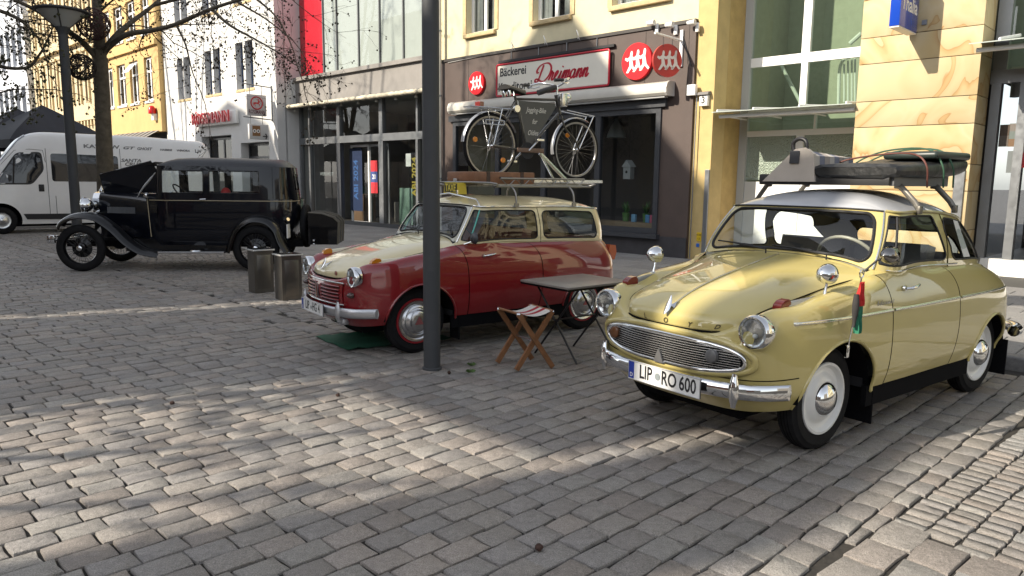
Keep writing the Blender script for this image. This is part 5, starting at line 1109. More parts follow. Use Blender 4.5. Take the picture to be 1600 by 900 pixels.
    if not kombi: sw = [rrect(3.40, 6.12, .13, .93, .10, .10, skew=(0,.05,-.22,.2)), rrect(6.38, 8.28, .12, .91, .22, .25, skew=(0,.12,-.40,-.15))]; rw = rrect(9.7, 14.3, .14, .86, .4, .25)
    else: sw = [rrect(3.45, 6.42, .10, .90, .12, .10, skew=(0,0,0,.1)), rrect(6.62, 8.62, .10, .88, .16, .16, skew=(0,.0,-.12,0))]; rw = rrect(9.75, 14.25, .12, .86, .3, .2)
    CFr = lambda p, v: CF(p, v) if p <= 12 else Vector((1,-1,1))*CF(24-p, v)
    mir = lambda L: [(-p, v) for p, v in L]
    vs, fs = holed(CF, -3.15, 3.15, 0, 1, [ws]); mb = MB(); mb.add(vs, fs); cabin = weld(mb.build('windscreen_frame', (mat('frame_grey_green', (.40,.40,.33), .25, coat=.8) if kombi else paint), car))
    for sgn in (1, -1):
        vs, fs = holed(CF, 3.15 if sgn > 0 else -9.3, 9.3 if sgn > 0 else -3.15, 0, 1, sw if sgn > 0 else [mir(h) for h in sw]); mb = MB(); mb.add(vs, fs); weld(mb.build('cabin_side', top if kombi else paint, car))
    vs, fs = holed(CFr, 9.3, 14.7, 0, 1, [rw]); mb = MB(); mb.add(vs, fs); weld(mb.build('rear_frame', top if kombi else paint, car))
    def pane(nm, L, f, off=.004, frame=m_rub, fr=.007, gm=None):
        ps = [p[0] for p in L]; vv = [p[1] for p in L]; vs, fs = holed(f, min(ps), max(ps), min(vv), max(vv), [], inside=L); c_ = Vector((-1.2, 0, 1.1))
        mb = MB(); mb.add([v+(c_-v).normalized()*off for v in vs], fs); o = mb.build(nm, gm or g_car, car, smooth=60); mb = MB(); mb.tube([f(*q) for q in L], fr, 6, closed=True); mb.build('window_seal', frame, o, smooth=60); return o
    pane('windscreen', ws, CF, fr=.010, gm=glass('windscreen_glass', (.90,.94,.94), .75)); pane('rear_window', rw, CFr)
    for sgn in (1, -1):
        for h in sw:
            L = h if sgn > 0 else mir(h); pane('side_window', L, CF, fr=.006, frame=m_rub)
    # roof
    rn = []
    for i, t_ in enumerate(tp):
        t_ = np.array(t_); f = i/12.; sx = -.95-.5*f if not kombi else -.98-.75*f; zt = (1.442 if not kombi else 1.415)-(.02*abs(f-.45) if not kombi else .02*f); rr = []
        for a in (0, .06, .2, .42, .7, 1.0):
            z = t_[2]+(zt-t_[2])*(1-(1-a)**2.3); rr.append((t_[0]+(sx-t_[0])*a, t_[1]*(1-a), z))
        rn.append(rr)
    RS = Surf(rn); rows = RS.grid(lin(0, 12, 60), lin(0, 5, 16)); mb = MB(); both(mb, rows); roof = weld(mb.build('roof', roofm, car), .002)
    for sgn in (1, -1):
        mb = MB(); mb.tube([CF(p*sgn, 1.0)+Vector((0, .006*sgn, .003)) for p in lin(3.2, 9.5, 40)], .008, 6); mb.build('drip_rail', m_chrome if kombi else (mat('drip_paint', (.38,.33,.13), .3, coat=.5)), roof, smooth=60)
    mb = MB(); mb.tube([CF(p, 1.0)+Vector((.006, 0, .0)) for p in lin(-3.2, 3.2, 30)], .006, 6); mb.build('header_trim', m_rub, roof, smooth=60)
    if not kombi:      # rear deck between cabin and boot
        deck = []
        for q in lin(0, 1, 24):
            r = 10+6*q; a_ = np.array(S.line(r, [6])[0]); b_ = np.array(CF(6.2+5.79*q, .0)); deck.append([a_, a_*.66+b_*.34+np.array([0,0,.006]), a_*.33+b_*.67+np.array([0,0,.006]), b_+np.array([0,0,.002])])
        mb = MB(); both(mb, deck); weld(mb.build('rear_deck', paint, car))
    # beltline filler between wing top and cabin
    bl = []
    for q in lin(0, 1, 20):
        r = 7.0+(3.2 if not kombi else 9)*q; a_ = np.array(S.line(r, [6])[0]); b_ = np.array(CF(3.1+(3.2 if not kombi else 8.89)*q, .015)); bl.append([a_, b_])
    mb = MB(); both(mb, bl); mb.build('waist_strip', top if kombi else paint, car, smooth=60)
    for sgn in (1, -1):
        mb = MB(); mb.tube([CF(p*sgn, .045)+Vector((0, .004*sgn, 0)) for p in lin(4.0, 6.6 if not kombi else 9.2, 24)], .0045, 6); mb.build('waist_trim', m_chrome if not kombi else mat('trim_cream', (.62,.57,.38), .3), car, smooth=60)
        if not kombi or True:
            pm_ = 3.15; mb = MB(); mb.tube([CF(pm_*sgn, v)+Vector((.003, .004*sgn, 0)) for v in lin(.02, .98, 8)], .005, 6); mb.build('pillar_trim', m_chrome, car, smooth=60)
        g_ = MB(); pq = 6.25 if not kombi else 6.52; g_.tube([CF(pq*sgn, v)+Vector((0, .0015*sgn, 0)) for v in lin(.0, .97, 8)], .003, 5); g_.build('door_gap', m_under, car)
        # quarter light bar
        pb = 4.15; mb = MB(); mb.tube([CF(pb*sgn, v) for v in lin(.16, .92, 4)], .007, 6); mb.build('quarter_light_bar', m_dark if not kombi else mat('bar_teal', (.10,.42,.36), .4), car)
    # helper lookups on the shell
    DV = np.array([p for r in S.grid(lin(0, 16, 200), lin(0, 6, 50)) for p in r])
    def front_x(y, z):
        q = DV[DV[:,0] > .2]; d = (q[:,1]-abs(y))**2+(q[:,2]-z)**2; i = np.argsort(d)[:4]; w_ = 1/(d[i]+1e-6); return float((q[i,0]*w_).sum()/w_.sum())
    def side_y(x, z):
        q = DV[DV[:,1] > .4]; d = (q[:,0]-x)**2+(q[:,2]-z)**2; i = np.argsort(d)[:4]; w_ = 1/(d[i]+1e-6); return float((q[i,1]*w_).sum()/w_.sum())
    # arches: lips, wheel houses
    for (ax, az, ar) in arches:
        for sgn in (1, -1):
            pts = []
            for a in lin(-8, 188, 30):
                x, z = ax+ar*math.cos(R(a)), az+ar*math.sin(R(a))
                if z < .30: z = .30
                pts.append((x, (side_y(x, z)+.0)*sgn, z))
            mb = MB(); mb.tube(pts, .010, 6); mb.build('arch_lip', paint, car, smooth=60)
            mb = MB(); mb.lathe([(ar+.012,.655*sgn),(ar+.012,.36*sgn),(0.02,.36*sgn)], (ax, 0, az), 'y', 30, a0=R(-85), a1=R(85)); mb.build('wheel_house', m_under, car)
    # bumper, overriders, plate
    bz = .405; yb = lin(-.63, .63, 40); m_b = m_chrome if not kombi else mat('bumper_silver', (.50,.51,.53), .35, metal=.8)
    P = [(front_x(y, bz)+.042-(.012*max(0, (abs(y)-.5)/.1)), y*1.0, bz) for y in yb]; P = [(P[0][0]-.04, -.65, bz)]+P+[(P[-1][0]-.04, .65, bz)]
    mb = MB(); rows = []
    for (x, y, z) in P: rows.append([(x+.026*math.cos(a)*(1), y, z+.042*math.sin(a)) for a in lin(R(-90), R(90), 8)])
    mb.grid(rows); mb.grid([[(x-.002, y, z-.042), (x-.012, y, z), (x-.002, y, z+.042)] for (x, y, z) in P]); 
    for rr in (rows[0], rows[-1]): mb.add(rr, [tuple(range(len(rr)))])
    bump_ = mb.build('bumper', m_b, car, smooth=50)
    for y in (-.50, .47) if not kombi else (-.50, .40):
        x = front_x(y, bz)+.068; mb = MB(); rows = []
        for k in range(11):
            t = k/10; zz = bz-.085+.18*t; w_ = .026*math.sin(math.pi*min(.92, max(.08, t)))**.5; d_ = .03*math.sin(math.pi*min(.95, max(.05, t)))**.6; rows.append([(x+d_*math.cos(a)-.012, y+w_*math.sin(a)*1.1, zz) for a in lin(R(-100), R(100), 8)])
        mb.grid(rows); mb.add(rows[0], [tuple(range(9))]); mb.add(rows[-1], [tuple(range(9))]); mb.build('overrider', m_b, bump_, smooth=60)
    # headlamps
    for sgn in (1, -1):
        hx, hy, hz = .572, .535*sgn, .722
        mb = MB(); mb.lathe([(.086,-.045),(.092,-.012),(.090,.014),(.082,.026),(.075,.024),(.072,.012)], (hx, hy, hz), 'x', 40); hl = mb.build('headlamp', m_chrome, car, smooth=60)
        mb = MB(); mb.lathe([(.074,.014),(.06,.004),(.035,-.001),(.0,-.003)], (hx, hy, hz), 'x', 32); mb.build('reflector', m_refl, hl, smooth=60)
        mb = MB(); mb.lathe([(.012,-.004),(.012,.004),(.008,.009),(0,.010)], (hx, hy, hz-.02), 'x', 14); mb.build('bulb', mat('bulb_white', (.7,.7,.68), .3), hl, smooth=60)
        mb = MB(); mb.lathe([(.075,.016),(.056,.030),(.03,.038),(0,.040)], (hx, hy, hz), 'x', 32); mb.build('lens', m_lens, hl, smooth=60)
        if not kombi or True:     # fender top markers
            fx0 = .37
            mt = mat('marker_base_cream', (.66,.62,.48), .3, coat=.4) if kombi else mat('marker_base', (.42,.42,.40), .3, metal=.7)
            mb = MB(); rows = []
            for t in lin(0, 1, 10):
                x = fx0+.03-.30*t; w_ = .024*(1-.82*t)**.8+.002; h_ = .036*(1-t*.85)+.004; zb = .824+.17*(.37-x); yy = (.545+.035*t)*sgn; rows.append([(x, yy-w_, zb-.012), (x, yy-w_*.6, zb+h_*.8), (x, yy, zb+h_), (x, yy+w_*.6, zb+h_*.8), (x, yy+w_, zb-.012)])
            mb.grid(rows); mb.add(rows[0], [(0,1,2,3,4)]); mk = mb.build('wing_lamp', mt, car, smooth=60)
            mb = MB(); lp = [(.418,.012),(.412,.034),(.38,.054),(.34,.058),(.325,.042),(.325,.0),(.415,0)]; mb.prism(lp, lambda p: (p[0], .545*sgn-.024, .818+p[1]), lambda p: (p[0], .545*sgn+.024, .818+p[1])); mb.build('lens', m_amber if kombi else m_redlens, mk, smooth=50)
    # bonnet ornament and spear
    b0 = HF(1.7, 0)
    mb = MB(); rows = []
    for t in lin(0, 1, 12):
        w_ = .019*math.sin(math.pi*min(.97, .06+t*.9))**.8; c_ = Vector((.655-.075*t+.02*t*t, 0, .745+.10*t**1.25)); rows.append([c_+Vector((.012*math.cos(a)*math.sin(math.pi*(.08+.84*t)), w_*math.sin(a), 0)) for a in lin(0, 2*math.pi, 8)])
    mb.grid(rows); orn = mb.build('bonnet_ornament', m_chrome, car, smooth=60)
    mb = MB(); mb.tube([HF(r, 0)+Vector((0,0,.005)) for r in lin(1.55, 2.1, 5)], [.022,.020,.016,.010,.006,.004], 8, flat=.6); mb.build('ornament_base', m_chrome, orn, smooth=60)
    if not kombi: mb = MB(); mb.tube([HF(r, 0)+Vector((0,0,.0035)) for r in lin(1.8, 5.75, 40)], .006, 6); mb.build('centre_spear', mat('spear', (.62,.58,.40), .2, metal=.7), bonnet, smooth=60)
    # interior
    mb = MB(); mb.box(-1.62, -.36, -.62, .62, .305, .36); mb.box(-2.35, .2, -.34, .34, .302, .358); mb.build('floor', m_dark, car)
    mb = MB(); mb.box(-2.3, .42, -.36, .36, .19, .30); mb.build('underbody', m_under, car); 
    for sgn in (1, -1):
        mb = MB(); mb.box(-1.66, -.33, sgn*.655-.02, sgn*.655+.012, .205, .325); mb.build('sill', m_under, car)
        for fx_, fz in ((-.40, .09), (-2.30, .10)): mb = MB(); mb.box(fx_-.012, fx_, sgn*.60-.09, sgn*.60+.07, fz, .36); mb.build('mud_flap', m_under, car)
    sm = mat('seat_cloth_grey', (.11,.105,.10), .85, var=.2) if not kombi else mat('seat_cloth_red', (.14,.05,.04), .85, var=.2)
    for y in (.29, -.29):
        mb = MB(); mb.box(-1.20, -.78, y-.24, y+.24, .52, .66, .05); st_ = mb.build('seat', sm, car, smooth=50); mb = MB(); mb.obox((-1.24, y, .86), (.055,0,.012), (0,.24,0), (-.05,0,.22)); mb.build('backrest', sm, st_)
    mb = MB(); mb.box(-1.95, -1.60, -.56, .56, .52, .64, .05); rs_ = mb.build('seat', sm, car, smooth=50); mb = MB(); mb.obox((-1.98, 0, .82), (.05,0,.01), (0,.52,0), (-.05,0,.16)); mb.build('backrest', sm, rs_)
    mb = MB(); mb.tube([(-.44,-.58,.955),(-.50,-.3,.985),(-.51,0,.99),(-.50,.3,.985),(-.44,.58,.955)], .05, 10); mb.build('dashboard', mat('dash_pale', (.20,.19,.14), .5) if not kombi else m_dark, car, smooth=60)
    cw = Vector((-.70, .30, .98)); ax_ = Vector((-.85, 0, .53)).normalized(); e1 = Vector((0,1,0)); e2 = ax_.cross(e1)
    mb = MB(); mb.tube([cw+e1*(.20*math.cos(a))+e2*(.20*math.sin(a)) for a in lin(0, 2*math.pi, 32)[:-1]], .011, 8, closed=True); swh = mb.build('steering_wheel', mat('wheel_ivory', (.30,.28,.22), .35) if not kombi else m_black, car, smooth=60)
    mb = MB(); mb.tube([cw+e1*.2, cw-ax_*.03, cw-e1*.2], .008, 6); mb.tube([cw-ax_*.03, cw-ax_*.45], .016, 8); mb.build('column', m_dark, swh, smooth=60)
    # wipers
    for (yb_, yt) in ((.32, .05), (-.10, -.38)):
        p0 = CF(0, .02); a_ = Vector((-.425+.0, yb_, 1.030)); b_ = Vector((-.475, yt, 1.075)); mb = MB(); mb.tube([a_+Vector((.02,0,-.01)), a_+Vector((.02,0,.02)), b_+Vector((.022,0,-.005))], .006, 6); mb.tube([b_+Vector((.016,.14,-.01)), b_+Vector((.016,-.14,.0))], .005, 6); mb.build('wiper', m_rub, car)
    # wheels
    for (x, y, sgn) in ((0,.545,1),(0,-.545,-1),(-1.99,.545,1),(-1.99,-.545,-1)): wheel(car, x, y, sgn, cap='chrome' if kombi else 'white')
    # rear bumper ends and tail lamps
    rb = MB(); pts = [(-2.30,.70,.43),(-2.45,.67,.43),(-2.58,.52,.43),(-2.63,.2,.43),(-2.63,-.2,.43),(-2.58,-.52,.43),(-2.45,-.67,.43),(-2.30,-.70,.43)]; rb.tube(cr_path(pts, 5), .04, 10, flat=1.0); rb.build('rear_bumper', m_b, car, smooth=60)
    for sgn in (1, -1):
        if not kombi: mb = MB(); mb.box(-2.50, -2.40, sgn*.47-.035, sgn*.47+.035, .70, .81, .02); mb.build('tail_lamp', m_redlens, car, smooth=50)
        else:
            mb = MB(); mb.prism([(-2.38,.885),(-2.46,.875),(-2.475,.80),(-2.45,.72),(-2.40,.72),(-2.36,.82)], lambda p: (p[0], sgn*.54-.03, p[1]), lambda p: (p[0], sgn*.54+.035, p[1])); mb.build('tail_lamp', mat('tail_amber', (.45,.10,.03), .2, coat=.5), car, smooth=50)
    return car, dict(S=S, CF=CF, HF=HF, front_x=front_x, side_y=side_y, bumper=bump_, bonnet=bonnet, roof=roof, RS=RS)

def pose(px, py, yhub, ang, hz):
    f = np.array([-math.sin(R(ang)), -math.cos(R(ang)), 0]); l = np.array([-f[1], f[0], 0]); h = GX(px, py, hz); o = h-l*yhub; return (o[0], o[1]), math.atan2(f[1], f[0])

# ---------------- yellow saloon
def paintm(name, col): return mat(name, col, .35, coat=1.0, cior=1.6, spec=.3, var=.03, vscale=2)
m_ypaint = paintm('paint_yellow', (.475,.395,.145)); m_roofg = paintm('paint_roof_grey', (.42,.43,.45))
P_Y, H_Y = pose(1292, 624, .62, 53.4, .295)
car, K = lloyd('saloon', 'yellow_saloon', 'pale yellow two door vintage saloon with grey roof and white wheels', 'car', P_Y, H_Y, m_ypaint, m_ypaint, m_roofg)
YC = car
# oval grille
gz, gw, gh = .558, .50, .080
def oval(a, k=1.0):
    c_, s_ = math.cos(a), math.sin(a); n = 2.6
    return gw*k*math.copysign(abs(c_)**(2/n), c_), gh*(k if k == 1 else 1-(1-k)*gw/gh*.8)*math.copysign(abs(s_)**(2/n), s_)
fx = K['front_x']
ring = [(oval(a)) for a in lin(0, 2*math.pi, 64)[:-1]]
mb = MB(); c0 = (fx(0, gz)+.004, 0, gz); rows = [[(fx(y*k, gz+z*k)+.006, y*k, gz+z*k) for (y, z) in ring+[ring[0]]] for k in (.0, .25, .5, .75, .98)]; mb.grid(rows); gr = mb.build('grille', m_under, car)
mb = MB(); mb.tube([(fx(y, gz+z)+.008, y, gz+z) for y, z in ring], .012, 8, closed=True); mb.build('grille_rim', m_chrome, gr, smooth=60)
mb = MB(); mb.tube([(fx(y*1.075, gz+z*1.26+.004)-.004, y*1.075, gz+z*1.26+.004) for y, z in ring], .020, 10, closed=True); mb.build('grille_surround', m_ypaint, car, smooth=70)
for sg in (1, -1):
    mb = MB(); mb.tube([Vector((lambda q: (q[0]+.001, q[1]*sg*1.001, q[2]))(K['S'].line(r, [2.0])[0])) for r in lin(.0, 4.35, 40)], .0028, 5); mb.build('pan_seam', m_under, car)
nb = 12
for i in range(nb):
    z = -gh*.88+2*gh*.88*i/(nb-1); hw = gw*.965*(1-abs(z/gh)**2.6)**(1/2.6); ys = lin(-hw, hw, 26); mb = MB()
    mb.grid([[(fx(y, gz+z)+.010, y, gz+z-.0036) for y in ys], [(fx(y, gz+z)+.016, y, gz+z-.001) for y in ys], [(fx(y, gz+z)+.016, y, gz+z+.0015) for y in ys], [(fx(y, gz+z)+.010, y, gz+z+.0036) for y in ys]]); mb.build('grille_bar', mat('grille_alloy', (.74,.74,.73), .25, metal=.95), gr, smooth=60)
for (y, m_) in ((.335, mat('grey_lens', (.12,.12,.12), .35)), (-.40, mat('amber_brown', (.12,.045,.015), .3))):
    mb = MB(); mb.lathe([(.035,-.01),(.035,.012),(.028,.017),(0,.018)], (fx(y, gz+.012)+.020, y, gz+.012), 'x', 24); mb.build('indicator', m_, gr, smooth=50)
mb = MB(); y0, z0 = .0, gz-.055; x0 = fx(0, z0)+.024; mb.prism([(-.036,-.03),(.036,-.03),(.0,.05)], lambda p: (x0-.006, y0+p[0], z0+p[1]), lambda p: (x0+.004, y0+p[0], z0+p[1])); mb.build('emblem', mat('emblem_grey', (.28,.28,.28), .35, metal=.8), gr)
# letters on the bonnet lip
HF = K['HF']
for i, ch in enumerate('LLOYD'):
    c = -2.6+i*1.3; p = HF(.35, c); dx = HF(.5, c)-HF(.2, c); dy = HF(.35, c+.1)-HF(.35, c-.1); dx.normalize(); dy.normalize(); nn = dy.cross(dx); nn = nn if nn.x > 0 else -nn
    mb = MB(); put_text(mb, ch, .04, lambda x, y, d: p+dy*x-(-dx)*y*1.0*(1 if dx.z > 0 else -1)+nn*.003, bold=.001); mb.build('bonnet_letter', mat('letter_bronze', (.10,.085,.05), .35, metal=.6), K['bonnet'])
plate(K['bumper'], (fx(0, .41)+.075, .08, .405), 0, [('LIP', -.125, .72), ('RO', .045, .72), ('600', .175, .72)], [(-.036, .0, .021)])
# side trim, script, antenna with pennant, mirrors
sy = K['side_y']
for sgn in (1, -1):
    for (x0, x1) in ((.44, -.475), (-.495, -1.335), (-1.36, -2.24)):
        mb = MB(); xs = lin(x0, x1, 20); mb.grid([[(x, (sy(x, .762)+.002)*sgn, .762+dz) if j in (0, 3) else (x, (sy(x, .762)+.009)*sgn, .762+dz) for x in xs] for j, dz in enumerate((-.009, -.004, .004, .009))]); mb.build('side_trim', mat('trim_alloy', (.72,.70,.60), .2, metal=.9), car, smooth=60)
mb = MB()
def sf(x, y, d=0): xx = -.30-x; return Vector((xx, sy(xx, .80)+.004, .805+y))
pts = []
for i in range(9): b_ = i*.018; pts += [(b_, 0), (b_+.012, .016+.012*(i in (0, 2))), (b_+.010, .002)]
stroke(mb, pts+[(.17,.004)], .005, sf, 3); stroke(mb, [(.172,.02),(.178,.0),(.186,.02)], .004, sf, 3); mb.build('script_badge', m_chrome, car)
mb = MB(); base = Vector((.0, sy(0, .60)+.012, .60)); topp = Vector((.03, base.y+.06, .99)); mb.tube([base, topp], .0045, 8); mb.tube([topp+Vector((.02*math.cos(a), 0, .022+.022*math.sin(a))) for a in lin(0, 6.283, 16)[:-1]], .004, 6, closed=True); mb.box(base.x-.012, base.x+.012, base.y-.012, base.y+.006, base.z-.05, base.z+.02, .004); mb.build('wing_antenna', m_chrome, car, smooth=50)
cm = car
def world(p): return Matrix.Translation((P_Y[0], P_Y[1], 0)) @ Matrix.Rotation(H_Y, 4, 'Z') @ Vector(p)
pn = thing('pennant', 'small red and green cloth pennant hung on the yellow car antenna', 'pennant', world(topp+Vector((0, .004, -.02))), H_Y)
def cloth(nm, z0, z1, w0, w1, m_, off=0.0):
    mb = MB(); rows = []
    for t in lin(0, 1, 10): z = z0+(z1-z0)*t; wv = w0+(w1-w0)*t; rows.append([(q*wv+off+.012*t, .012*math.sin(q*9+t*3)*(.3+t)+.004, z) for q in lin(-1, 1, 10)])
    mb.grid(rows); mb.grid([[(p[0], p[1]-.0025, p[2]) for p in r] for r in rows]); mb.build(nm, m_, pn, smooth=60)
cloth('red_field', .0, -.125, .026, .030, mat('cloth_red', (.50,.025,.02), .8)); cloth('green_field', -.125, -.27, .030, .020, mat('cloth_green', (.02,.16,.09), .8)); 
mb = MB(); mb.tube(cr_path([(.045,0,-.06),(.05,.004,-.12),(.044,0,-.2),(.05,.0,-.235)], 3), [.012,.014,.017,.018,.017,.014,.01,.008,.008,.007], 8); mb.build('tassel', mat('cloth_black', (.03,.028,.028), .9), pn, smooth=60)
def bullet_mirror(x, y, z, sgn):
    mb = MB(); mb.tube([(x, y, z-.105), (x-.01, y, z-.06), (x-.022, y+.004*sgn, z)], [.011,.007,.008], 8); mb.lathe([(0,-.005),(.028,-.004),(.024,.012),(.012,.016)], (x+.002, y, z-.112), 'z', 16); o = mb.build('wing_mirror', m_chrome, YC, smooth=60)
    mb = MB(); mb.lathe([(0,.085),(.02,.08),(.042,.055),(.055,.02),(.057,0),(.052,-.004)], (x-.03, y, z+.018), 'x', 24); mb.build('mirror_shell', m_chrome, o, smooth=70); mb = MB(); mb.lathe([(0,-.002),(.053,-.002)], (x-.03, y, z+.018), 'x', 24); mb.build('mirror_glass', m_refl, o)
bullet_mirror(.07, .60, .975, 1); bullet_mirror(.10, -.60, .98, -1)
mb = MB(); mp_ = Vector((-.50, .66, .99)); mb.tube([Vector((-.30,.60,.975)), Vector((-.34,.66,1.05)), Vector((-.39,.69,1.075))], .006, 6); o = mb.build('door_mirror', m_rub, car, smooth=50)
mb = MB(); mb.lathe([(0,.085),(.02,.078),(.042,.045),(.052,.0),(.048,-.004)], (-.41,.70,1.08), 'x', 20); mb.build('mirror_shell', mat('mirror_dark_chrome', (.25,.24,.23), .12, metal=1.0), o, smooth=60); mb = MB(); mb.lathe([(0,-.003),(.049,-.003)], (-.41,.70,1.08), 'x', 20); mb.build('mirror_glass', m_refl, o)
mb = MB(); mb.add([CFp for CFp in [K['CF'](6.88, v)+Vector((0,.006,0)) for v in (.16,.9)]]+[K['CF'](7.25, v)+Vector((0,.006,0)) for v in (.9,.16)], [(0,1,2,3)]); mb.build('paper_sheet', mat('paper_white', (.6,.6,.57), .7), car)
# roof rack
rz = 1.475; ry = .46
m_rack = mat('rack_dark', (.04,.04,.042), .45, metal=.4); m_rackl = mat('rack_grey_box', (.13,.135,.14), .5)
xr0, xr1 = -.80, -1.56
mb = MB(); mb.box(xr0-.03, xr0, -ry, ry, rz-.01, rz+.06, .005); rack = mb.build('roof_rack', m_rack, car, smooth=40)
mb = MB(); mb.box(xr1, xr1+.03, -ry, ry, rz-.01, rz+.055, .005); mb.build('rack_end_bar', m_rack, rack, smooth=40)
for y, m_ in ((-ry, m_rack), (ry, m_rackl)): mb = MB(); mb.box(xr1, xr0-.032, y-.016, y+.016, rz-.012, rz+.062, .005); mb.build('rack_side', m_, rack, smooth=40)
for i in range(6): x = xr0-.08-i*.12; mb = MB(); mb.box(x-.03, x+.03, -ry+.02, ry-.02, rz-.006, rz+.006); mb.build('rack_slat', m_rack, rack)
for x in (xr0-.12, xr1+.16):
    for s_ in (1, -1):
        mb = MB(); mb.tube([Vector((x, .44*s_, rz-.008)), Vector((x, .475*s_, rz-.015)), Vector((x-.02, .555*s_, 1.37)), Vector((x-.02, .592*s_, 1.315))], .011, 8, flat=1.7); mb.box(x-.04, x, .59*s_-.012, .59*s_+.012, 1.295, 1.345, .004); mb.build('rack_foot', mat('foot_alloy', (.16,.15,.13), .4, metal=.7), rack, smooth=50)
def wy(p): return world(p)
# luggage on the yellow car
bg_ = thing('black_bundle', 'flat black wrapped bundle with green cord strapped on the yellow car rack', 'luggage', wy((-1.22, .24, rz+.062)), H_Y)
mb = MB(); rb_ = random.Random(5); rows = []
for (x, z0_, h_, yw) in ((.44,-.01,.055,.27),(.425,-.03,.095,.285),(.25,-.03,.105,.29),(0,-.03,.115,.30),(-.25,-.02,.13,.30),(-.42,-.005,.13,.29),(-.52,.01,.115,.27),(-.54,.02,.085,.25)):
    r_ = []
    for a in lin(0, 2*math.pi, 32):
        c_, s_ = math.cos(a), math.sin(a); n = 4.0; r_.append((x+rb_.uniform(-.006,.006), yw*math.copysign(abs(c_)**(2/n), c_)+rb_.uniform(-.005,.005), z0_+h_*.5+h_*.5*math.copysign(abs(s_)**(2/n), s_)+rb_.uniform(-.004,.004)))
    r_[-1] = r_[0]; rows.append(r_)
mb.grid(rows); mb.add(rows[0], [tuple(range(32))]); mb.add(rows[-1], [tuple(range(32))]); mb.build('wrapped_body', mat('black_plastic', (.012,.013,.014), .4, var=.3, bump=.8, bscale=12), bg_, smooth=50)
mb = MB(); mb.box(-.50, .0, -.05, .30, .10, .15, .02); mb.build('folded_top', mat('dark_green_sheet', (.02,.03,.027), .4), bg_, smooth=50)
for x, cm_ in ((.12, mat('cord_brown', (.12,.04,.03), .7)), (-.10, mat('cord_green', (.03,.09,.05), .7)), (-.24, mat('cord_green', (.03,.09,.05), .7))):
    mb = MB(); mb.tube(cr_path([(x,.31,-.08),(x+.05,.315,.06),(x+.02,.2,.13 if x > 0 else .165),(x-.02,-.1,.12 if x > 0 else .16),(x-.02,-.31,.07),(x,-.31,-.05)], 5), .006, 6); mb.build('cord', cm_, bg_, smooth=60)
wb_ = thing('folded_seat', 'beige folded beach chair with striped cloth on the front of the yellow car rack', 'luggage', wy((-.88, -.16, rz+.01)), H_Y)
mb = MB(); mb.prism([(-.26,.0),(.14,.0),(.12,.18),(.06,.225),(-.02,.215)], lambda p: (.10, p[0], p[1]), lambda p: (.07, p[0], p[1])); mb.build('shell_panel', mat('beige_plastic', (.42,.38,.34), .5, var=.08), wb_)
for i in range(8):
    mb = MB(); x = .066-i*.06; mb.prism([(-.22,.01),(.12,.01),(.11,.17),(.05,.205-.004*i),(-.01,.20-.004*i)], lambda p: (x, p[0], p[1]), lambda p: (x-.057, p[0], p[1])); mb.build('cloth_stripe', mat('stripe_%d' % (i % 3), [(.45,.42,.38),(.18,.19,.24),(.34,.30,.27)][i % 3], .8), wb_)
mb = MB(); mb.tube(cr_path([(.085,-.035,.20),(.085,-.045,.255),(.085,.0,.285),(.085,.05,.265),(.085,.06,.205)], 4), .014, 8); mb.build('handle', m_black, wb_, smooth=60); mb = MB(); mb.box(.10,.112,-.05,.02,.12,.205,.004); mb.build('catch', m_dgrey, wb_)

# ---------------- red and cream estate
m_rpaint = paintm('paint_red', (.205,.006,.010)); m_cpaint = paintm('paint_cream', (.62,.54,.32)); 
P_R, H_R = pose(652, 501, .575, 54.0, .283)
SR = .945
carR, KR = lloyd('kombi', 'red_estate', 'red and cream vintage estate car with roof rack parked behind the pole', 'car', P_R, H_R, m_rpaint, m_cpaint, m_cpaint, SR)
fx = KR['front_x']; car = carR
mb = MB(); ys = lin(-.40, .40, 24)
mb.grid([[(fx(y, z)+.010, y, z) for y in ys] for z in lin(.455, .655, 8)]); gp = mb.build('grille_panel', m_rpaint, car, smooth=60)
for z in (.655, .468):
    mb = MB(); mb.tube([(fx(y, z)+.014, y, z-.0+(.0)) for y in lin(-.42, .42, 30)], .008, 8); mb.build('grille_trim', m_chrome, gp, smooth=60)
for i in range(5):
    z = .505+i*.03
    for y0, y1 in ((-.36, -.06), (.06, .36)):
        mb = MB(); mb.tube([(fx(y, z)+.012, y, z) for y in lin(y0, y1, 14)], .0095, 6, flat=.7); mb.build('slat', m_rpaint, gp, smooth=60)
        mb = MB(); mb.tube([(fx(y, z-.014)+.0115, y, z-.014) for y in lin(y0, y1, 14)], .005, 5, flat=.7); mb.build('slot', m_under, gp)
mb = MB(); x0 = fx(0, .56)+.024; mb.prism([(-.05,-.065),(.0,-.065),(-.015,.065)], lambda p: (x0-.008, p[0], .56+p[1]), lambda p: (x0+.006, p[0], .56+p[1])); em = mb.build('emblem', mat('emblem_grey', (.28,.28,.28), .35, metal=.8), gp); mb = MB(); mb.tube([(x0+.008, .004, .495), (x0+.008, -.013, .63)], .007, 6); mb.build('emblem_edge', m_chrome, em)
for sgn in (1, -1):
    mb = MB(); y = .515*sgn; mb.lathe([(.026,-.01),(.025,.01),(.015,.035),(.004,.045),(0,.046)], (fx(y, .565)+.006, y, .565), 'x', 18); mb.build('side_indicator', mat('smoked_lens', (.06,.03,.025), .2, coat=.6), car, smooth=60)
plate(KR['bumper'], (fx(0, .40)+.075, -.02, .405), 0, [('LIP', -.115, .72), ('HG', .06, .72), ('4', .165, .72)], [(-.022, -.01, .016)])
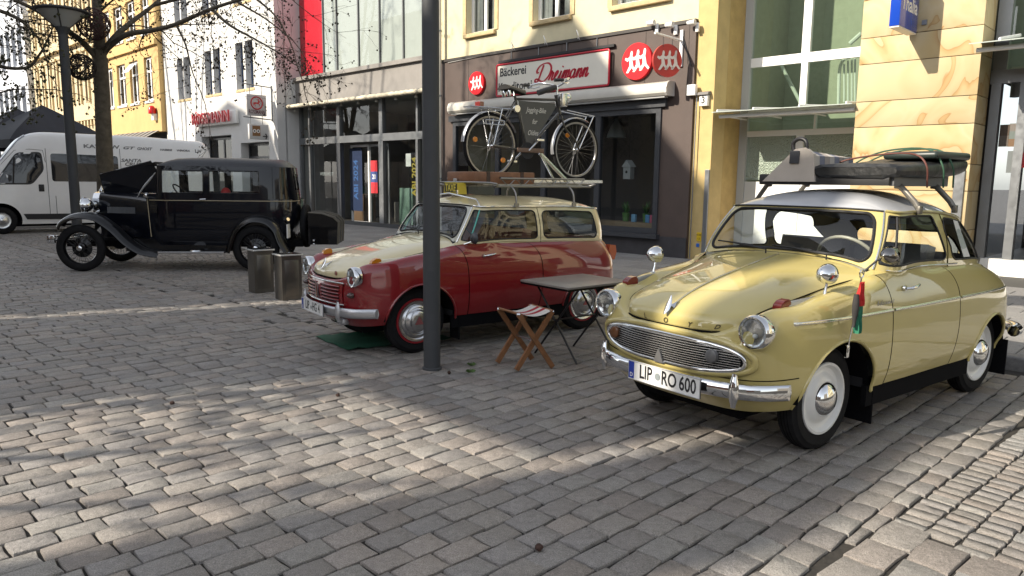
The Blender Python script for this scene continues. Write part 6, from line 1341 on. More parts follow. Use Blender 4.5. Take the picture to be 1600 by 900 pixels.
for y in (.36, -.36):
    mb = MB(); mb.box(fx(y, .3)+.0, fx(y, .3)+.07, y-.04, y+.04, .285, .345, .015); o = mb.build('fog_lamp', mat('bumper_silver', (.5,.5,.5), .4), car, smooth=50); mb = MB(); mb.lathe([(0,.0),(.022,.0)], (fx(y, .3)+.0715, y, .315), 'x', 18); mb.build('lens', m_refl, o)
mb = MB(); mb.lathe([(.02,0),(.02,.008),(0,.01)], tuple(KR['HF'](.75, 1.9)+Vector((.0,0,0))), 'x', 16); mb.build('bonnet_badge', mat('badge_copper', (.25,.10,.07), .4), car)
def wr(p): return Matrix.Translation((P_R[0], P_R[1], 0)) @ Matrix.Rotation(H_R, 4, 'Z') @ (Vector(p)*SR)
mb = MB(); mb.tube([Vector((-.46,.655,.97)), Vector((-.52,.71,1.0))], .006, 6); o = mb.build('door_mirror', m_chrome, car); mb = MB(); mb.lathe([(0,.04),(.03,.035),(.05,.015),(.055,0)], (-.53,.735,1.03), 'x', 20); mb.build('mirror_shell', m_dgrey, o, smooth=60)
# taxi sign
tx = thing('taxi_sign', 'yellow roof sign lettered TAXE on the red estate car', 'sign', wr((-.80, -.06, 1.425)), H_R)
mb = MB(); mb.prism([(-.135,-.01),(.135,-.01),(.115,.10),(-.115,.10)], lambda p: (-.055, p[0], p[1]), lambda p: (.04, p[0], p[1])); mb.build('lamp_box', mat('taxi_yellow', (.52,.40,.03), .4), tx)
mb = MB(); mb.box(.0405, .043, -.112, .112, .008, .09); mb.build('front_panel', mat('taxi_dark', (.05,.045,.02), .5), tx); mb = MB(); put_text(mb, 'TAXE', .095, lambda x, y, d: (.0445, x, .048+y), bold=.003, sx=.80); mb.build('letters', mat('taxi_letter', (.62,.50,.06), .4), tx)
mb = MB(); mb.box(-.0415+.083, .05, .112, .135, -.012, .03); mb.build('foot', m_chrome, tx)
mb = MB(); mb.tube([(-.70,-.50,1.375),(-.70,0,1.425),(-.70,.50,1.375),(-.70,.56,1.315)], .008, 6); mb.build('roof_bar', m_alu, car, smooth=50)
m_rkr = mat('rack_alloy', (.26,.255,.245), .35, metal=.9)
# rack of the estate
mb = MB(); rzR = 1.50; XA, XB = -.98, -2.05
for y in (.50,): mb.tube(cr_path([(XA+.12, -y, rzR+.03), (XA+.04, -y, rzR-.0), (XA, -y, rzR), (XB, -y, rzR), (XB-.04, -y, rzR), (XB-.1, -y, rzR+.03), (XB-.1, y, rzR+.03), (XB-.04, y, rzR), (XB, y, rzR), (XA, y, rzR), (XA+.04, y, rzR), (XA+.12, y, rzR+.03)], 3, True), .012, 8, closed=True)
rackR = mb.build('roof_rack', m_rkr, car, smooth=50)
for i in range(9): y = -.44+i*.11; mb = MB(); mb.tube([(XA+.02, y, rzR+.01), (XB-.02, y, rzR+.01)], .008, 6, flat=1.6); mb.build('rack_slat', m_rkr, rackR, smooth=50)
for y in (-.50, .50):
    mb = MB(); mb.tube([(XA, y, rzR+.075), (XB, y, rzR+.075)], .010, 8); mb.build('rack_rail', m_rkr, rackR, smooth=50)
    mb = MB(); pts = []
    for i in range(13): pts.append((XA+(XB-XA)*i/12, y, rzR+(.0 if i % 2 else .075)))
    mb.tube(pts, .005, 6); mb.build('rack_lattice', m_rkr, rackR)
for x in (XA-.12, XB+.22):
    for s_ in (1, -1): mb = MB(); mb.tube(cr_path([(x, .50*s_, rzR), (x, .55*s_, rzR-.03), (x, .585*s_, 1.42), (x, .598*s_, 1.31)], 4), .010, 8); mb.box(x-.022, x+.022, .598*s_-.012, .598*s_+.012, 1.30, 1.34); mb.build('rack_foot', m_rkr, rackR, smooth=50)
cs_ = thing('wooden_case', 'brown wooden case lying flat on the estate car rack under the bicycle', 'case', wr((-1.28, -.10, rzR+.02)), H_R)
mb = MB(); mb.box(-.36, .36, -.26, .24, .0, .115, .012); mb.build('body', mat('case_wood', (.20,.09,.045), .55, var=.25, vscale=9), cs_, smooth=40)
for x in (-.2, .2): mb = MB(); mb.box(x-.02, x+.02, -.263, .243, -.002, .118); mb.build('strap', mat('case_strap', (.06,.035,.025), .6), cs_)
mb = MB(); mb.tube(cr_path([(-.07,.245,.06),(-.05,.275,.06),(.05,.275,.06),(.07,.245,.06)], 4), .008, 6); mb.build('handle', m_black, cs_, smooth=60)
# ================================================================ BLACK VINTAGE CAR
P_B, H_B = pose(127, 387.5, .72, 84.0, .362)
m_blk = mat('paint_black_blue', (.003,.004,.008), .3, coat=.8, spec=.1); m_fend = mat('paint_black', (.003,.0032,.0045), .3, coat=.8, spec=.1)
bc = thing('vintage_limousine', 'black vintage limousine with wire wheels and raised bonnet side', 'car', (P_B[0], P_B[1], 0), H_B)
def wire_wheel(parent, c, axis, s=1, Rr=.362):
    def ax(p): return p
    mb = MB(); T = [(.248,-.045),(.262,-.052),(.30,-.058),(.345,-.045),(.36,-.025),(.362,0),(.36,.025),(.345,.045),(.30,.058),(.262,.052),(.248,.045)]
    mb.lathe([(r, h) for r, h in T], c, axis, 40); o = mb.build('wheel', m_tyre, parent, smooth=45)
    mb = MB(); mb.lathe([(.25,-.045),(.238,-.03),(.236,0),(.238,.03),(.25,.045)], c, axis, 40); mb.build('rim', m_fend, o, smooth=50)
    def P(r, a, h): x, y = r*math.cos(a), r*math.sin(a); return Vector(c)+Vector({'y': (y,h,x), 'x': (h,x,y)}[axis])
    for i in range(30):
        a = 2*math.pi*i/30; mb = MB(); h = .04 if i % 2 else -.02; mb.tube([P(.07, a+(.25 if i % 4 < 2 else -.25), h*s), P(.238, a, .0)], .0028, 4, caps=False); mb.build('spoke', mat('spoke_dark', (.05,.05,.05), .4, metal=.6), o)
    mb = MB(); mb.lathe([(.14,-.055*s),(.15,-.03*s),(.085,-.01*s),(.08,.045*s),(.05,.055*s),(.0,.058*s)], c, axis, 28); mb.build('hub', m_fend, o, smooth=50)
    mb = MB(); mb.lathe([(.042,.05*s),(.04,.078*s),(.025,.086*s),(0,.088*s)], c, axis, 24); mb.build('hub_cap', m_chrome, o, smooth=50); return o
for x, y, s in ((0,.715,1),(0,-.715,-1),(-2.63,.715,1),(-2.63,-.715,-1)): wire_wheel(bc, (x, y, .362), 'y', s)
sp = wire_wheel(bc, (-3.30, .02, .68), 'x', -1); sp.name = 'spare_wheel'
# swept wings
def wing(name, path, y0, y1, sgn):
    P = cr_path([(p[0], 0, p[1]) for p in path], 6); rows = []
    for i, p in enumerate(P):
        d = (P[min(i+1, len(P)-1)]-P[max(i-1, 0)]).normalized(); n = Vector((d.z, 0, -d.x)); n = n if n.z > 0 or abs(n.x) > .9 else -n
        r_ = []
        for t in lin(0, 1, 8): hgt = -.10*(t-.45)**2*2.2+(.0 if t < .95 else -.015); r_.append((p.x+n.x*hgt, sgn*(y0+(y1-y0)*t), p.z+n.z*hgt))
        r_.append((p.x-n.x*.045+n.x*-.06, sgn*(y1+.004), p.z-n.z*.105)); rows.append(r_)
    mb = MB(); mb.grid(rows); return weld(mb.build(name, m_fend, bc))
fpath = [(.36,.70),(.30,.79),(.13,.885),(-.10,.915),(-.31,.865),(-.53,.705),(-.72,.505),(-.92,.365),(-1.16,.315)]
rpath = [(-2.14,.315),(-2.20,.50),(-2.27,.66),(-2.40,.80),(-2.60,.885),(-2.84,.845),(-3.0,.69),(-3.08,.48),(-3.16,.33)]
for sgn in (1, -1):
    wing('front_wing', fpath, .50, .80, sgn); wing('rear_wing', rpath, .52, .80, sgn)
    mb = MB(); mb.box(-2.16, -1.14, sgn*.56, sgn*.80, .285, .312, .006); rbd = mb.build('running_board', m_fend, bc, smooth=40); mb = MB(); mb.box(-2.16, -1.16, sgn*.80-.004, sgn*.80+.012, .282, .314, .003); mb.build('edge_strip', m_alu, rbd)
    mb = MB(); mb.lathe([(0,.02),(.09,.018),(.10,0)], (-1.70, sgn*.69, .314), 'z', 20); mb.build('step_plate', m_alu, rbd, smooth=50)
    mb = MB(); mb.box(-2.3, -.6, sgn*.53, sgn*.56, .30, .50); mb.build('apron', m_fend, bc)
    mb = MB(); mb.lathe([(0,-.135),(.05,-.125),(.095,-.08),(.118,-.02),(.12,.0),(.126,.008),(.118,.018),(.10,.018)], (.05, sgn*.40, 1.015), 'x', 28); hl = mb.build('headlamp', m_chrome, bc, smooth=60); mb = MB(); mb.lathe([(.115,.014),(.07,.03),(0,.036)], (.05, sgn*.40, 1.015), 'x', 24); mb.build('lens', m_refl, hl, smooth=60)
mb = MB(); mb.tube([(.0,-.55,.90),(.03,-.4,.88),(.05,0,.80),(.03,.4,.88),(.0,.55,.90)], .014, 8); mb.build('lamp_bar', m_chrome, bc, smooth=50)
# frame, radiator, bonnet
mb = MB(); mb.box(-3.3, .35, -.42, .42, .36, .46); mb.build('chassis', m_under, bc)
rad = [(-.20,.50),(.20,.50),(.235,.9),(.23,1.12),(.16,1.20),(0,1.225),(-.16,1.20),(-.23,1.12),(-.235,.9)]
mb = MB(); mb.prism(rad, lambda p: (-.10, p[0], p[1]), lambda p: (.0, p[0], p[1])); rd = mb.build('radiator_shell', m_chrome, bc, smooth=30); mb = MB(); mb.prism([(p[0]*.84, (p[1]-.86)*.86+.85) for p in rad], lambda p: (-.01, p[0], p[1]), lambda p: (.004, p[0], p[1])); mb.build('radiator_core', m_under, rd); mb = MB(); mb.lathe([(.03,0),(.03,.03),(.015,.05),(.0,.10)], (-.05,0,1.222), 'z', 14); mb.build('radiator_cap', m_chrome, rd, smooth=50)
def bsec(x, w, zt, zb=.50): return [(x, w*.95, zb), (x, w, .75), (x, w, 1.04), (x, w*.96, zt-.10), (x, w*.72, zt-.02), (x, 0, zt)]
bn = [bsec(-.10,.235,1.215), bsec(-.45,.33,1.20), bsec(-.80,.45,1.19), bsec(-.95,.52,1.185), bsec(-1.12,.60,1.18)]
BS = Surf(bn, (False, False)); mb = MB(); both(mb, BS.grid(lin(0, 4, 24), lin(0, 5, 20))); weld(mb.build('bonnet', m_blk, bc), .001)
mb = MB(); mb.add([(-.11,.03,1.205),(-.95,.03,1.20),(-.98,.10,1.56),(-.90,.13,1.715),(-.10,.13,1.49),(-.11,.11,1.40)], [(0,1,2,3,4,5)]); mb.add([(-.11,.045,1.205),(-.95,.045,1.20),(-.98,.115,1.56),(-.90,.145,1.715),(-.10,.145,1.49),(-.11,.125,1.40)], [(0,1,2,3,4,5)]); mb.build('raised_bonnet_side', m_blk, bc)
mb = MB(); mb.tube([(-.90,.14,1.715),(-.10,.14,1.49)], .012, 8); mb.tube([(-.11,.04,1.21),(-.10,.14,1.49)], .008, 6); mb.build('bonnet_edge', m_fend, bc)
for i in range(20): mb = MB(); x = -.26-i*.024; y = .285+(-.26-x)*.31; mb.obox((x, y+.012, .935), (.006,.003,0), (.003,.008,0), (0,0,.05)); mb.build('louvre', mat('louvre_grey', (.10,.11,.13), .25, metal=.6), bc)
# body tub
def tub(x, w): xs = x if isinstance(x, (list, tuple)) else [x]*5; return [(a, w*k, z) for a, k, z in zip(xs, (.93,.985,1.0,1.0,.985), (.40,.52,.75,1.0,1.13))]
tn = [tub(-.92,.50), tub(-1.12,.60), tub(-1.5,.652), tub(-2.0,.668), tub(-2.5,.665), tub([-2.9,-2.92,-2.95,-2.96,-2.96],.62), tub([-3.0,-3.06,-3.13,-3.15,-3.15],.50), tub([-3.02,-3.09,-3.18,-3.21,-3.215],.28), tub([-3.02,-3.10,-3.19,-3.22,-3.225],0.0001)]
for r_ in tn[-1:]: pass
TS = Surf(tn, (False, True)); mb = MB(); both(mb, TS.grid(lin(0, 8, 64), lin(0, 4, 14))); weld(mb.build('body', m_blk, bc), .001)
cb = [(-1.08,0),(-1.08,.30),(-1.085,.53),(-1.14,.60),(-1.5,.638),(-2.0,.655),(-2.5,.652),(-2.86,.615),(-3.08,.50),(-3.17,.28),(-3.185,0)]
ct = [(-1.10,0),(-1.10,.28),(-1.105,.49),(-1.15,.555),(-1.5,.585),(-2.0,.60),(-2.5,.597),(-2.84,.565),(-3.05,.46),(-3.12,.26),(-3.13,0)]
cabn = [[(b[0]+(t[0]-b[0])*v, b[1]+(t[1]-b[1])*v+.008*math.sin(math.pi*v)*(b[1] > 0), 1.12+.52*v) for v in (0,.33,.66,1)] for b, t in zip(cb, ct)]
CB = Surf(cabn)
def CBF(p, v): s_ = -1 if p < 0 else 1; q = CB.line(min(abs(p), 9.9999), [v*3])[0]; return Vector((q[0], q[1]*s_, q[2]))
CBR = lambda p, v: CBF(p, v) if p <= 10 else Vector((1,-1,1))*CBF(20-p, v)
def px_(x):      # parameter of a side position
    for i in range(3, 7):
        if cb[i][0] >= x >= cb[i+1][0]: return i+(cb[i][0]-x)/(cb[i][0]-cb[i+1][0])
    return 7
sws = [rrect(px_(-1.225), px_(-1.83), .20, .87, .04, .07), rrect(px_(-1.93), px_(-2.69), .20, .87, .04, .07)]
for sgn in (1, -1):
    L = sws if sgn > 0 else [[(-p, v) for p, v in h] for h in sws]; vs, fs = holed(CBF, 2.6 if sgn > 0 else -8.2, 8.2 if sgn > 0 else -2.6, 0, 1, L); mb = MB(); mb.add(vs, fs); weld(mb.build('cabin_side', m_blk, bc))
    for h in L:
        ps = [q[0] for q in h]; vv = [q[1] for q in h]; vs, fs = holed(CBF, min(ps), max(ps), min(vv), max(vv), [], inside=h); mb = MB(); mb.add([v+Vector((0,-.01*sgn,0)) for v in vs], fs); o = mb.build('side_window', glass('clear_glass', (.86,.9,.9), .6), bc); mb = MB(); mb.tube([CBF(*q) for q in h], .008, 6, closed=True); mb.build('window_seal', m_fend, o, smooth=60)
wsb = rrect(-2.1, 2.1, .12, .88, .12, .1); vs, fs = holed(CBF, -2.6, 2.6, 0, 1, [wsb]); mb = MB(); mb.add(vs, fs); weld(mb.build('windscreen_frame', m_blk, bc)); vs, fs = holed(CBF, -2.1, 2.1, .12, .88, [], inside=wsb); mb = MB(); mb.add(vs, fs); mb.build('windscreen', glass('clear_glass', (.86,.9,.9), .6), bc)
rwb = rrect(9.25, 10.75, .3, .8, .1, .1); vs, fs = holed(CBR, 8.2, 11.8, 0, 1, [rwb]); mb = MB(); mb.add(vs, fs); weld(mb.build('rear_panel', m_blk, bc)); vs, fs = holed(CBR, 9.25, 10.75, .3, .8, [], inside=rwb); mb = MB(); mb.add(vs, fs); mb.build('rear_window', glass('clear_glass', (.86,.9,.9), .6), bc)
rn = []
for i, t_ in enumerate(ct):
    f = i/10; sx = -1.35-1.5*f; zt = 1.785-.03*abs(f-.5); rn.append([(t_[0]+(sx-t_[0])*a, t_[1]*(1-a), 1.64+(zt-1.64)*(1-(1-a)**3)) for a in (0,.06,.2,.45,.75,1)])
RB = Surf(rn); mb = MB(); both(mb, RB.grid(lin(0, 10, 50), lin(0, 5, 14))); weld(mb.build('roof', mat('roof_cloth', (.012,.013,.017), .45), bc), .002)
mb = MB(); mb.prism([(-1.10,1.665),(-.93,1.635),(-.92,1.65),(-1.10,1.70)], lambda p: (p[0], -.52, p[1]), lambda p: (p[0], .52, p[1])); mb.build('sun_visor', m_fend, bc)
m_pin = mat('pinstripe', (.35,.30,.20), .3)
for sgn in (1, -1):
    mb = MB(); mb.tube([Vector(TS.line(r, [3.85])[0])*Vector((1, sgn, 1))+Vector((0, .006*sgn, 0)) if False else Vector((lambda q: (q[0], sgn*(q[1]+.004), q[2]))(TS.line(r, [3.8])[0])) for r in lin(.3, 7.5, 50)], .007, 6); mb.build('belt_moulding', m_pin, bc, smooth=60)
    mb = MB(); mb.tube([(-.95, sgn*.535, 1.17), (-.965, sgn*.55, .95), (-1.0, sgn*.585, .53)], .006, 6); mb.build('door_edge', m_pin, bc)
    mb = MB(); mb.tube([(-1.80, sgn*.665, 1.125), (-1.80, sgn*.70, 1.125), (-1.89, sgn*.705, 1.13)], .008, 6); mb.build('door_handle', m_chrome, bc, smooth=50)
    mb = MB(); mb.lathe([(.05,-.03),(.052,0),(.03,.03),(0,.035)], (-.94, sgn*.55, 1.17), 'x', 18); mb.build('cowl_lamp', m_chrome, bc, smooth=50)
mb = MB(); mb.tube(cr_path([(-1.12,.60,1.53),(-1.03,.60,1.42),(-.90,.58,1.27),(-.80,.53,1.14)], 5), [.012]*3+[.02,.026,.03,.03,.032,.03,.026,.022,.02,.018,.015,.012,.01], 8, flat=.5); mb.build('white_ribbon', mat('ribbon_white', (.45,.46,.48), .8), bc, smooth=60)
mb = MB(); mb.box(.50, .53, -.62, .62, .50, .53, .006); mb.box(.50, .53, -.62, .62, .44, .47, .006); 
for y in (-.58, .58): mb.box(.44, .55, y-.03, y+.03, .42, .55, .01)
mb.box(.2, .5, -.40, -.36, .44, .48); mb.box(.2, .5, .36, .40, .44, .48); mb.build('front_bumper', m_chrome, bc, smooth=40)
mb = MB(); mb.box(-3.52, -3.49, -.6, .6, .46, .49, .006); mb.box(-3.52, -3.49, -.6, .6, .40, .43, .006); mb.build('rear_bumper', m_chrome, bc, smooth=40)
tr_ = [(-3.40,.40),(-3.86,.40),(-3.88,.76),(-3.80,.84),(-3.62,.90),(-3.40,.915)]
mb = MB(); mb.prism(tr_, lambda p: (p[0], -.44, p[1]), lambda p: (p[0], .46, p[1])); tk = mb.build('luggage_trunk', m_fend, bc)
for y in (-.3, .0, .3, .455): mb = MB(); mb.tube([(p[0]-.004, y, p[1]+.004) for p in tr_[1:]], .012, 6); mb.build('trunk_rib', mat('trunk_rib', (.10,.09,.07), .4), tk, smooth=50)
mb = MB(); mb.box(-3.12, -3.105, .48, .70, .52, .74); pb_ = mb.build('rear_plate', m_platew, bc); mb = MB(); mb.tube([(-3.05,.55,.78),(-3.12,.62,.82)], .03, 8); mb.build('tail_lamp', m_chrome, bc, smooth=50)
for (x, y) in ((-1.75,.28),(-1.75,-.28),(-2.5,0)):
    mb = MB(); w_ = .24 if y else .52; mb.box(x-.25, x+.25, y-w_, y+w_, .60, .78, .05); s_ = mb.build('seat', m_dark, bc, smooth=50); mb = MB(); mb.box(x-.36, x-.25, y-w_, y+w_, .7, 1.22 if y else 1.18, .04); mb.build('backrest', m_dark, s_, smooth=50)
cw = Vector((-1.42, .30, 1.20)); a_ = Vector((-.75,0,.66)); e1 = Vector((0,1,0)); e2 = a_.cross(e1)
mb = MB(); mb.tube([cw+e1*(.2*math.cos(t))+e2*(.2*math.sin(t)) for t in lin(0, 6.283, 28)[:-1]], .011, 6, closed=True); swb = mb.build('steering_wheel', m_black, bc, smooth=60); mb = MB(); mb.tube([cw+e1*.2, cw, cw-e1*.2], .008, 6); mb.tube([cw, cw-a_*.5], .015, 6); mb.tube([cw, cw+e2*.2], .008, 6); mb.build('column', m_black, swb)
mb = MB(); mb.box(-2.2, -.95, -.55, .55, .45, .5); mb.build('floor', m_dark, bc)
mb = MB(); mb.lathe([(0,0),(.07,.01),(.09,.06),(.07,.16),(.04,.2),(0,.21)], (-2.12, .42, 1.10), 'z', 14); mb.build('cushion', mat('cushion_red', (.40,.02,.02), .8), bc, smooth=60)

# ================================================================ WHITE VAN
P_V, H_V = pose(5, 366, .98, 53.0, 0.0)
vn = thing('white_van', 'white high roof van with bike brand lettering behind the vintage limousine', 'van', (P_V[0], P_V[1], 0), H_V)
m_van = mat('van_white', (.80,.80,.80), .3, coat=.6, var=.02); m_vblk = mat('van_black_trim', (.02,.02,.022), .55)
def vsec(x, w, zt, zs=None):
    zz = zs or [.24, .55, 1.0, 1.45, 1.9, 2.25]; k = (.96, 1.0, 1.0, .985, .955, .90); top = max(zt, .6); 
    return [(x, w*kk, min(z, .24+(top-.24)*(z-.24)/(2.52-.24)*1.0)) for kk, z in zip(k, zz)]+[(x, w*.80, top-.03), (x, w*.45, top), (x, 0, top+.012)]
st_ = [(.98,.60,.85),(.93,.80,.98),(.80,.93,1.06),(.55,.99,1.18),(.30,1.0,1.32),(.05,1.0,1.65),(-.25,1.0,2.05),(-.55,1.0,2.40),(-.85,1.0,2.52),(-1.3,1.0,2.54),(-2.5,1.0,2.535),(-3.8,1.0,2.51),(-4.7,1.0,2.47),(-4.95,.99,2.42),(-5.07,.97,2.25),(-5.12,.95,2.05)]
VS = Surf([vsec(*q) for q in st_], (False, False)); rs = lin(0, 15, 120); rows = VS.grid(rs, lin(0, 8, 36)); V = np.array([p for r in rows for p in r]); b_ = 37; ins = np.zeros(len(V), bool); faces = []
AR = [(0,.34,.43),(-3.45,.34,.43)]; cen = np.zeros((len(V),3))
for ax, az, ar in AR: d = np.hypot(V[:,0]-ax, V[:,2]-az); q = (d < ar) & (V[:,1] > .6); ins |= q; cen[q] = (ax, az, ar)
for i in range(len(rs)-1):
    for j in range(b_-1):
        q = (i*b_+j, i*b_+j+1, (i+1)*b_+j+1, (i+1)*b_+j)
        if not ins[list(q)].all(): faces.append(q)
for i in np.nonzero(ins)[0]:
    ax, az, ar = cen[i]; dx, dz = V[i,0]-ax, V[i,2]-az; d = math.hypot(dx, dz) or 1e-6; V[i,0] = ax+dx/d*ar; V[i,2] = az+dz/d*ar
DVV = V.copy(); mb = MB(); mb.add(V, faces); mb.add(V*np.array([1,-1,1]), faces); e_ = rows[-1]; mb.add(list(e_)+[(p[0], -p[1], p[2]) for p in e_[::-1]], [tuple(range(2*len(e_)))]); weld(mb.build('body', m_van, vn), .001)
def vy(x, z): d = (DVV[:,0]-x)**2+(DVV[:,2]-z)**2; i = np.argsort(d)[:4]; w_ = 1/(d[i]+1e-5); return float((DVV[i,1]*w_).sum()/w_.sum())
def vpanel(nm, pts, m, off=.006, parent=None, both_=True):
    vs_, fs_ = holed(lambda x, z: Vector((x, vy(x, z)+off, z)), min(p[0] for p in pts), max(p[0] for p in pts), min(p[1] for p in pts), max(p[1] for p in pts), [], .3, .2, inside=pts); mb = MB(); mb.add(vs_, fs_); o = mb.build(nm, m, parent or vn, smooth=60)
    if both_: mb = MB(); mb.add([v*Vector((1,-1,1)) for v in vs_], fs_); mb.build(nm, m, parent or vn, smooth=60)
    return o
def rnd_poly(pts, r=.06, k=4):
    out = []; n = len(pts)
    for i in range(n):
        p, a, b = Vector(pts[i]), Vector(pts[i-1]), Vector(pts[(i+1) % n]); u_, v_ = (a-p), (b-p); lu, lv = min(r, u_.length*.4), min(r, v_.length*.4); A_, B_ = p+u_.normalized()*lu, p+v_.normalized()*lv
        for q in range(k+1): t = q/k; c_ = A_*(1-t)**2+p*2*t*(1-t)+B_*t*t; out.append((c_.x, c_.y))
    q = []
    for i in range(len(out)):
        a, b = out[i], out[(i+1) % len(out)]; m_ = max(1, int(math.hypot(a[0]-b[0], a[1]-b[1])/.2)); q += [(a[0]+(b[0]-a[0])*j/m_, a[1]+(b[1]-a[1])*j/m_) for j in range(m_)]
    return q
m_vglass = mat('van_dark_glass', (.012,.014,.018), .04, coat=.5)
vpanel('door_window', rnd_poly([(.05,1.27),(-.42,1.99),(-.90,2.02),(-.93,1.62),(-.68,1.275)], .10), m_vglass, .007); vpanel('window_trim', rnd_poly([(.12,1.23),(-.41,2.03),(-.95,2.06),(-.98,1.60),(-.70,1.235)], .10), m_vblk, .004)
vpanel('side_window', rnd_poly([(-1.14,1.32),(-1.14,2.03),(-2.68,2.0),(-2.68,1.32)], .07), m_vglass, .007); mb = MB(); 
mb = MB(); mb.tube([(-.30, vy(-.3,1.3)+.012, 1.27), (-.36, vy(-.36,1.7)+.012, 1.92)], .02, 6); mb.build('window_pillar', m_vblk, vn)
vpanel('side_rub_strip', [(-.46,.50),(-.53,.36),(-3.0,.33),(-3.0,.48)], m_vblk, .015)
for (x, z0_, z1_) in ((-1.04,.35,2.15),(-1.19,.35,.95),(-2.74,.35,2.2)): mb = MB(); mb.tube([(x, vy(x, z)+.001, z) for z in lin(z0_, z1_, 10)], .006, 5); mb.build('door_gap', m_vblk, vn)
mb = MB(); xs = lin(.1, -.98, 12); mb.tube([(x, vy(x, z)+.001, z) for x, z in [(.15,1.22),(-.10,1.75),(-.38,2.08),(-.70,2.12),(-.98,2.10),(-1.02,1.8)]], .006, 5); mb.build('door_gap', m_vblk, vn)
mb = MB(); mb.box(-.95, -.83, vy(-.9,1.15)+.0, vy(-.9,1.15)+.012, 1.06, 1.24, .01); dh = mb.build('door_handle', m_vblk, vn, smooth=40)
for sgn in (1, -1):
    mb = MB(); mb.box(.02, .16, sgn*1.03, sgn*1.20, 1.28, 1.56, .04); mb.tube([(.08, sgn*.98, 1.3), (.09, sgn*1.08, 1.32)], .03, 8); mb.build('wing_mirror', m_vblk, vn, smooth=50)
mb = MB(); f_ = lambda r, c: Vector(VS.line(r, [c])[0]); rows = [[f_(r, c) for c in lin(6.05, 8, 10)] for r in lin(4.25, 7.3, 14)]; rows = [[p+Vector((.012,0,.010)) for p in r] for r in rows]; both(mb, rows); mb.build('windscreen', mat('van_windscreen', (.03,.045,.07), .03, coat=.5), vn, smooth=60)
def van_text(t, x, z, s, m, sx=1.0, shear=0.0, parent=None):
    mb = MB(); put_text(mb, t, s, lambda a, b, d: Vector((x-a, vy(x-a, z+b)+.005, z+b)), bold=.004, sx=sx, shear=shear); mb.build('lettering', m, vn)
m_dkt = mat('decal_grey', (.16,.16,.165), .4)
van_text('KAWAW', -2.32, 2.235, .13, m_dkt, 1.6); van_text('GT', -2.95, 2.225, .10, m_dkt, 2.0, .3); van_text('GHOST', -3.35, 2.215, .10, m_dkt, 1.1, .3); van_text('HAIBIKE', -3.9, 2.205, .07, m_dkt, 1.2, .2); van_text('WINORA', -4.35, 2.20, .07, m_dkt, 1.2, .2); van_text('Liv', -4.75, 2.195, .13, m_dkt, 1.2); van_text('SANTA', -3.0, 1.89, .12, m_dkt, 1.3, .2); van_text('CRUZ', -3.04, 1.79, .12, m_dkt, 1.3, .2)
for x, y, s in ((0,.88,1),(0,-.88,-1),(-3.45,.88,1),(-3.45,-.88,-1)):
    mb = MB(); mb.lathe([(.20,-.1),(.30,-.11),(.335,-.08),(.34,0),(.335,.08),(.30,.11),(.20,.1)], (x, y, .34), 'y', 36); o = mb.build('wheel', m_tyre, vn, smooth=50); mb = MB(); mb.lathe([(.205,.09*s),(.19,.05*s),(.12,.04*s),(.06,.07*s),(0,.075*s)], (x, y, .34), 'y', 28); mb.build('rim', m_alu, o, smooth=50)
for ax, az, ar in AR:
    for s in (1, -1): mb = MB(); mb.lathe([(ar+.02,.96*s),(ar+.02,.6*s),(0,.6*s)], (ax,0,az), 'y', 24, a0=R(-90), a1=R(90)); mb.build('wheel_house', m_under, vn)
mb = MB(); mb.box(-4.9, .8, -.85, .85, .18, .30); mb.build('underbody', m_under, vn)

# ================================================================ TENTS
m_tent = mat('tent_black', (.012,.014,.022), .75, var=.2)
def tent(x, y, rz, label):
    t = thing('market_tent', label, 'tent', (x, y, 0), rz, 'black pop up tents beyond the van'); h = 1.55; mb = MB(); k = 8; rows = []
    for i in range(4):
        a = [(h,h),(-h,h),(-h,-h),(h,-h)][i]; b = [(-h,h),(-h,-h),(h,-h),(h,h)][i]
        rows = [[(( a[0]+(b[0]-a[0])*q)*s, (a[1]+(b[1]-a[1])*q)*s, 2.55+1.22*(1-s)**.85-.05*math.sin(math.pi*q)*s*(1-s)*4) for q in lin(0, 1, 6)] for s in lin(1, 0.001, k)]; mb.grid(rows)
        mb.grid([[(a[0]+(b[0]-a[0])*q, a[1]+(b[1]-a[1])*q, z) for q in lin(0, 1, 6)] for z in (2.30, 2.55)])
    weld(mb.build('canopy', m_tent, t))
    for sx in (-1, 1):
        for sy_ in (-1, 1): mb = MB(); mb.box(sx*h*.98-.02, sx*h*.98+.02, sy_*h*.98-.02, sy_*h*.98+.02, 0, 2.5); mb.build('leg', m_grey, t)
tent(-17.3, 26.2, R(-37), 'black pop up tent beyond the van, the left one'); tent(-15.75, 25.1-.1, R(-37), 'black pop up tent beyond the van, with the nearer peak beside the lamp post') if False else tent(-15.6, 24.9, R(-37+0), 'black pop up tent beyond the van, with its peak beside the lamp post')

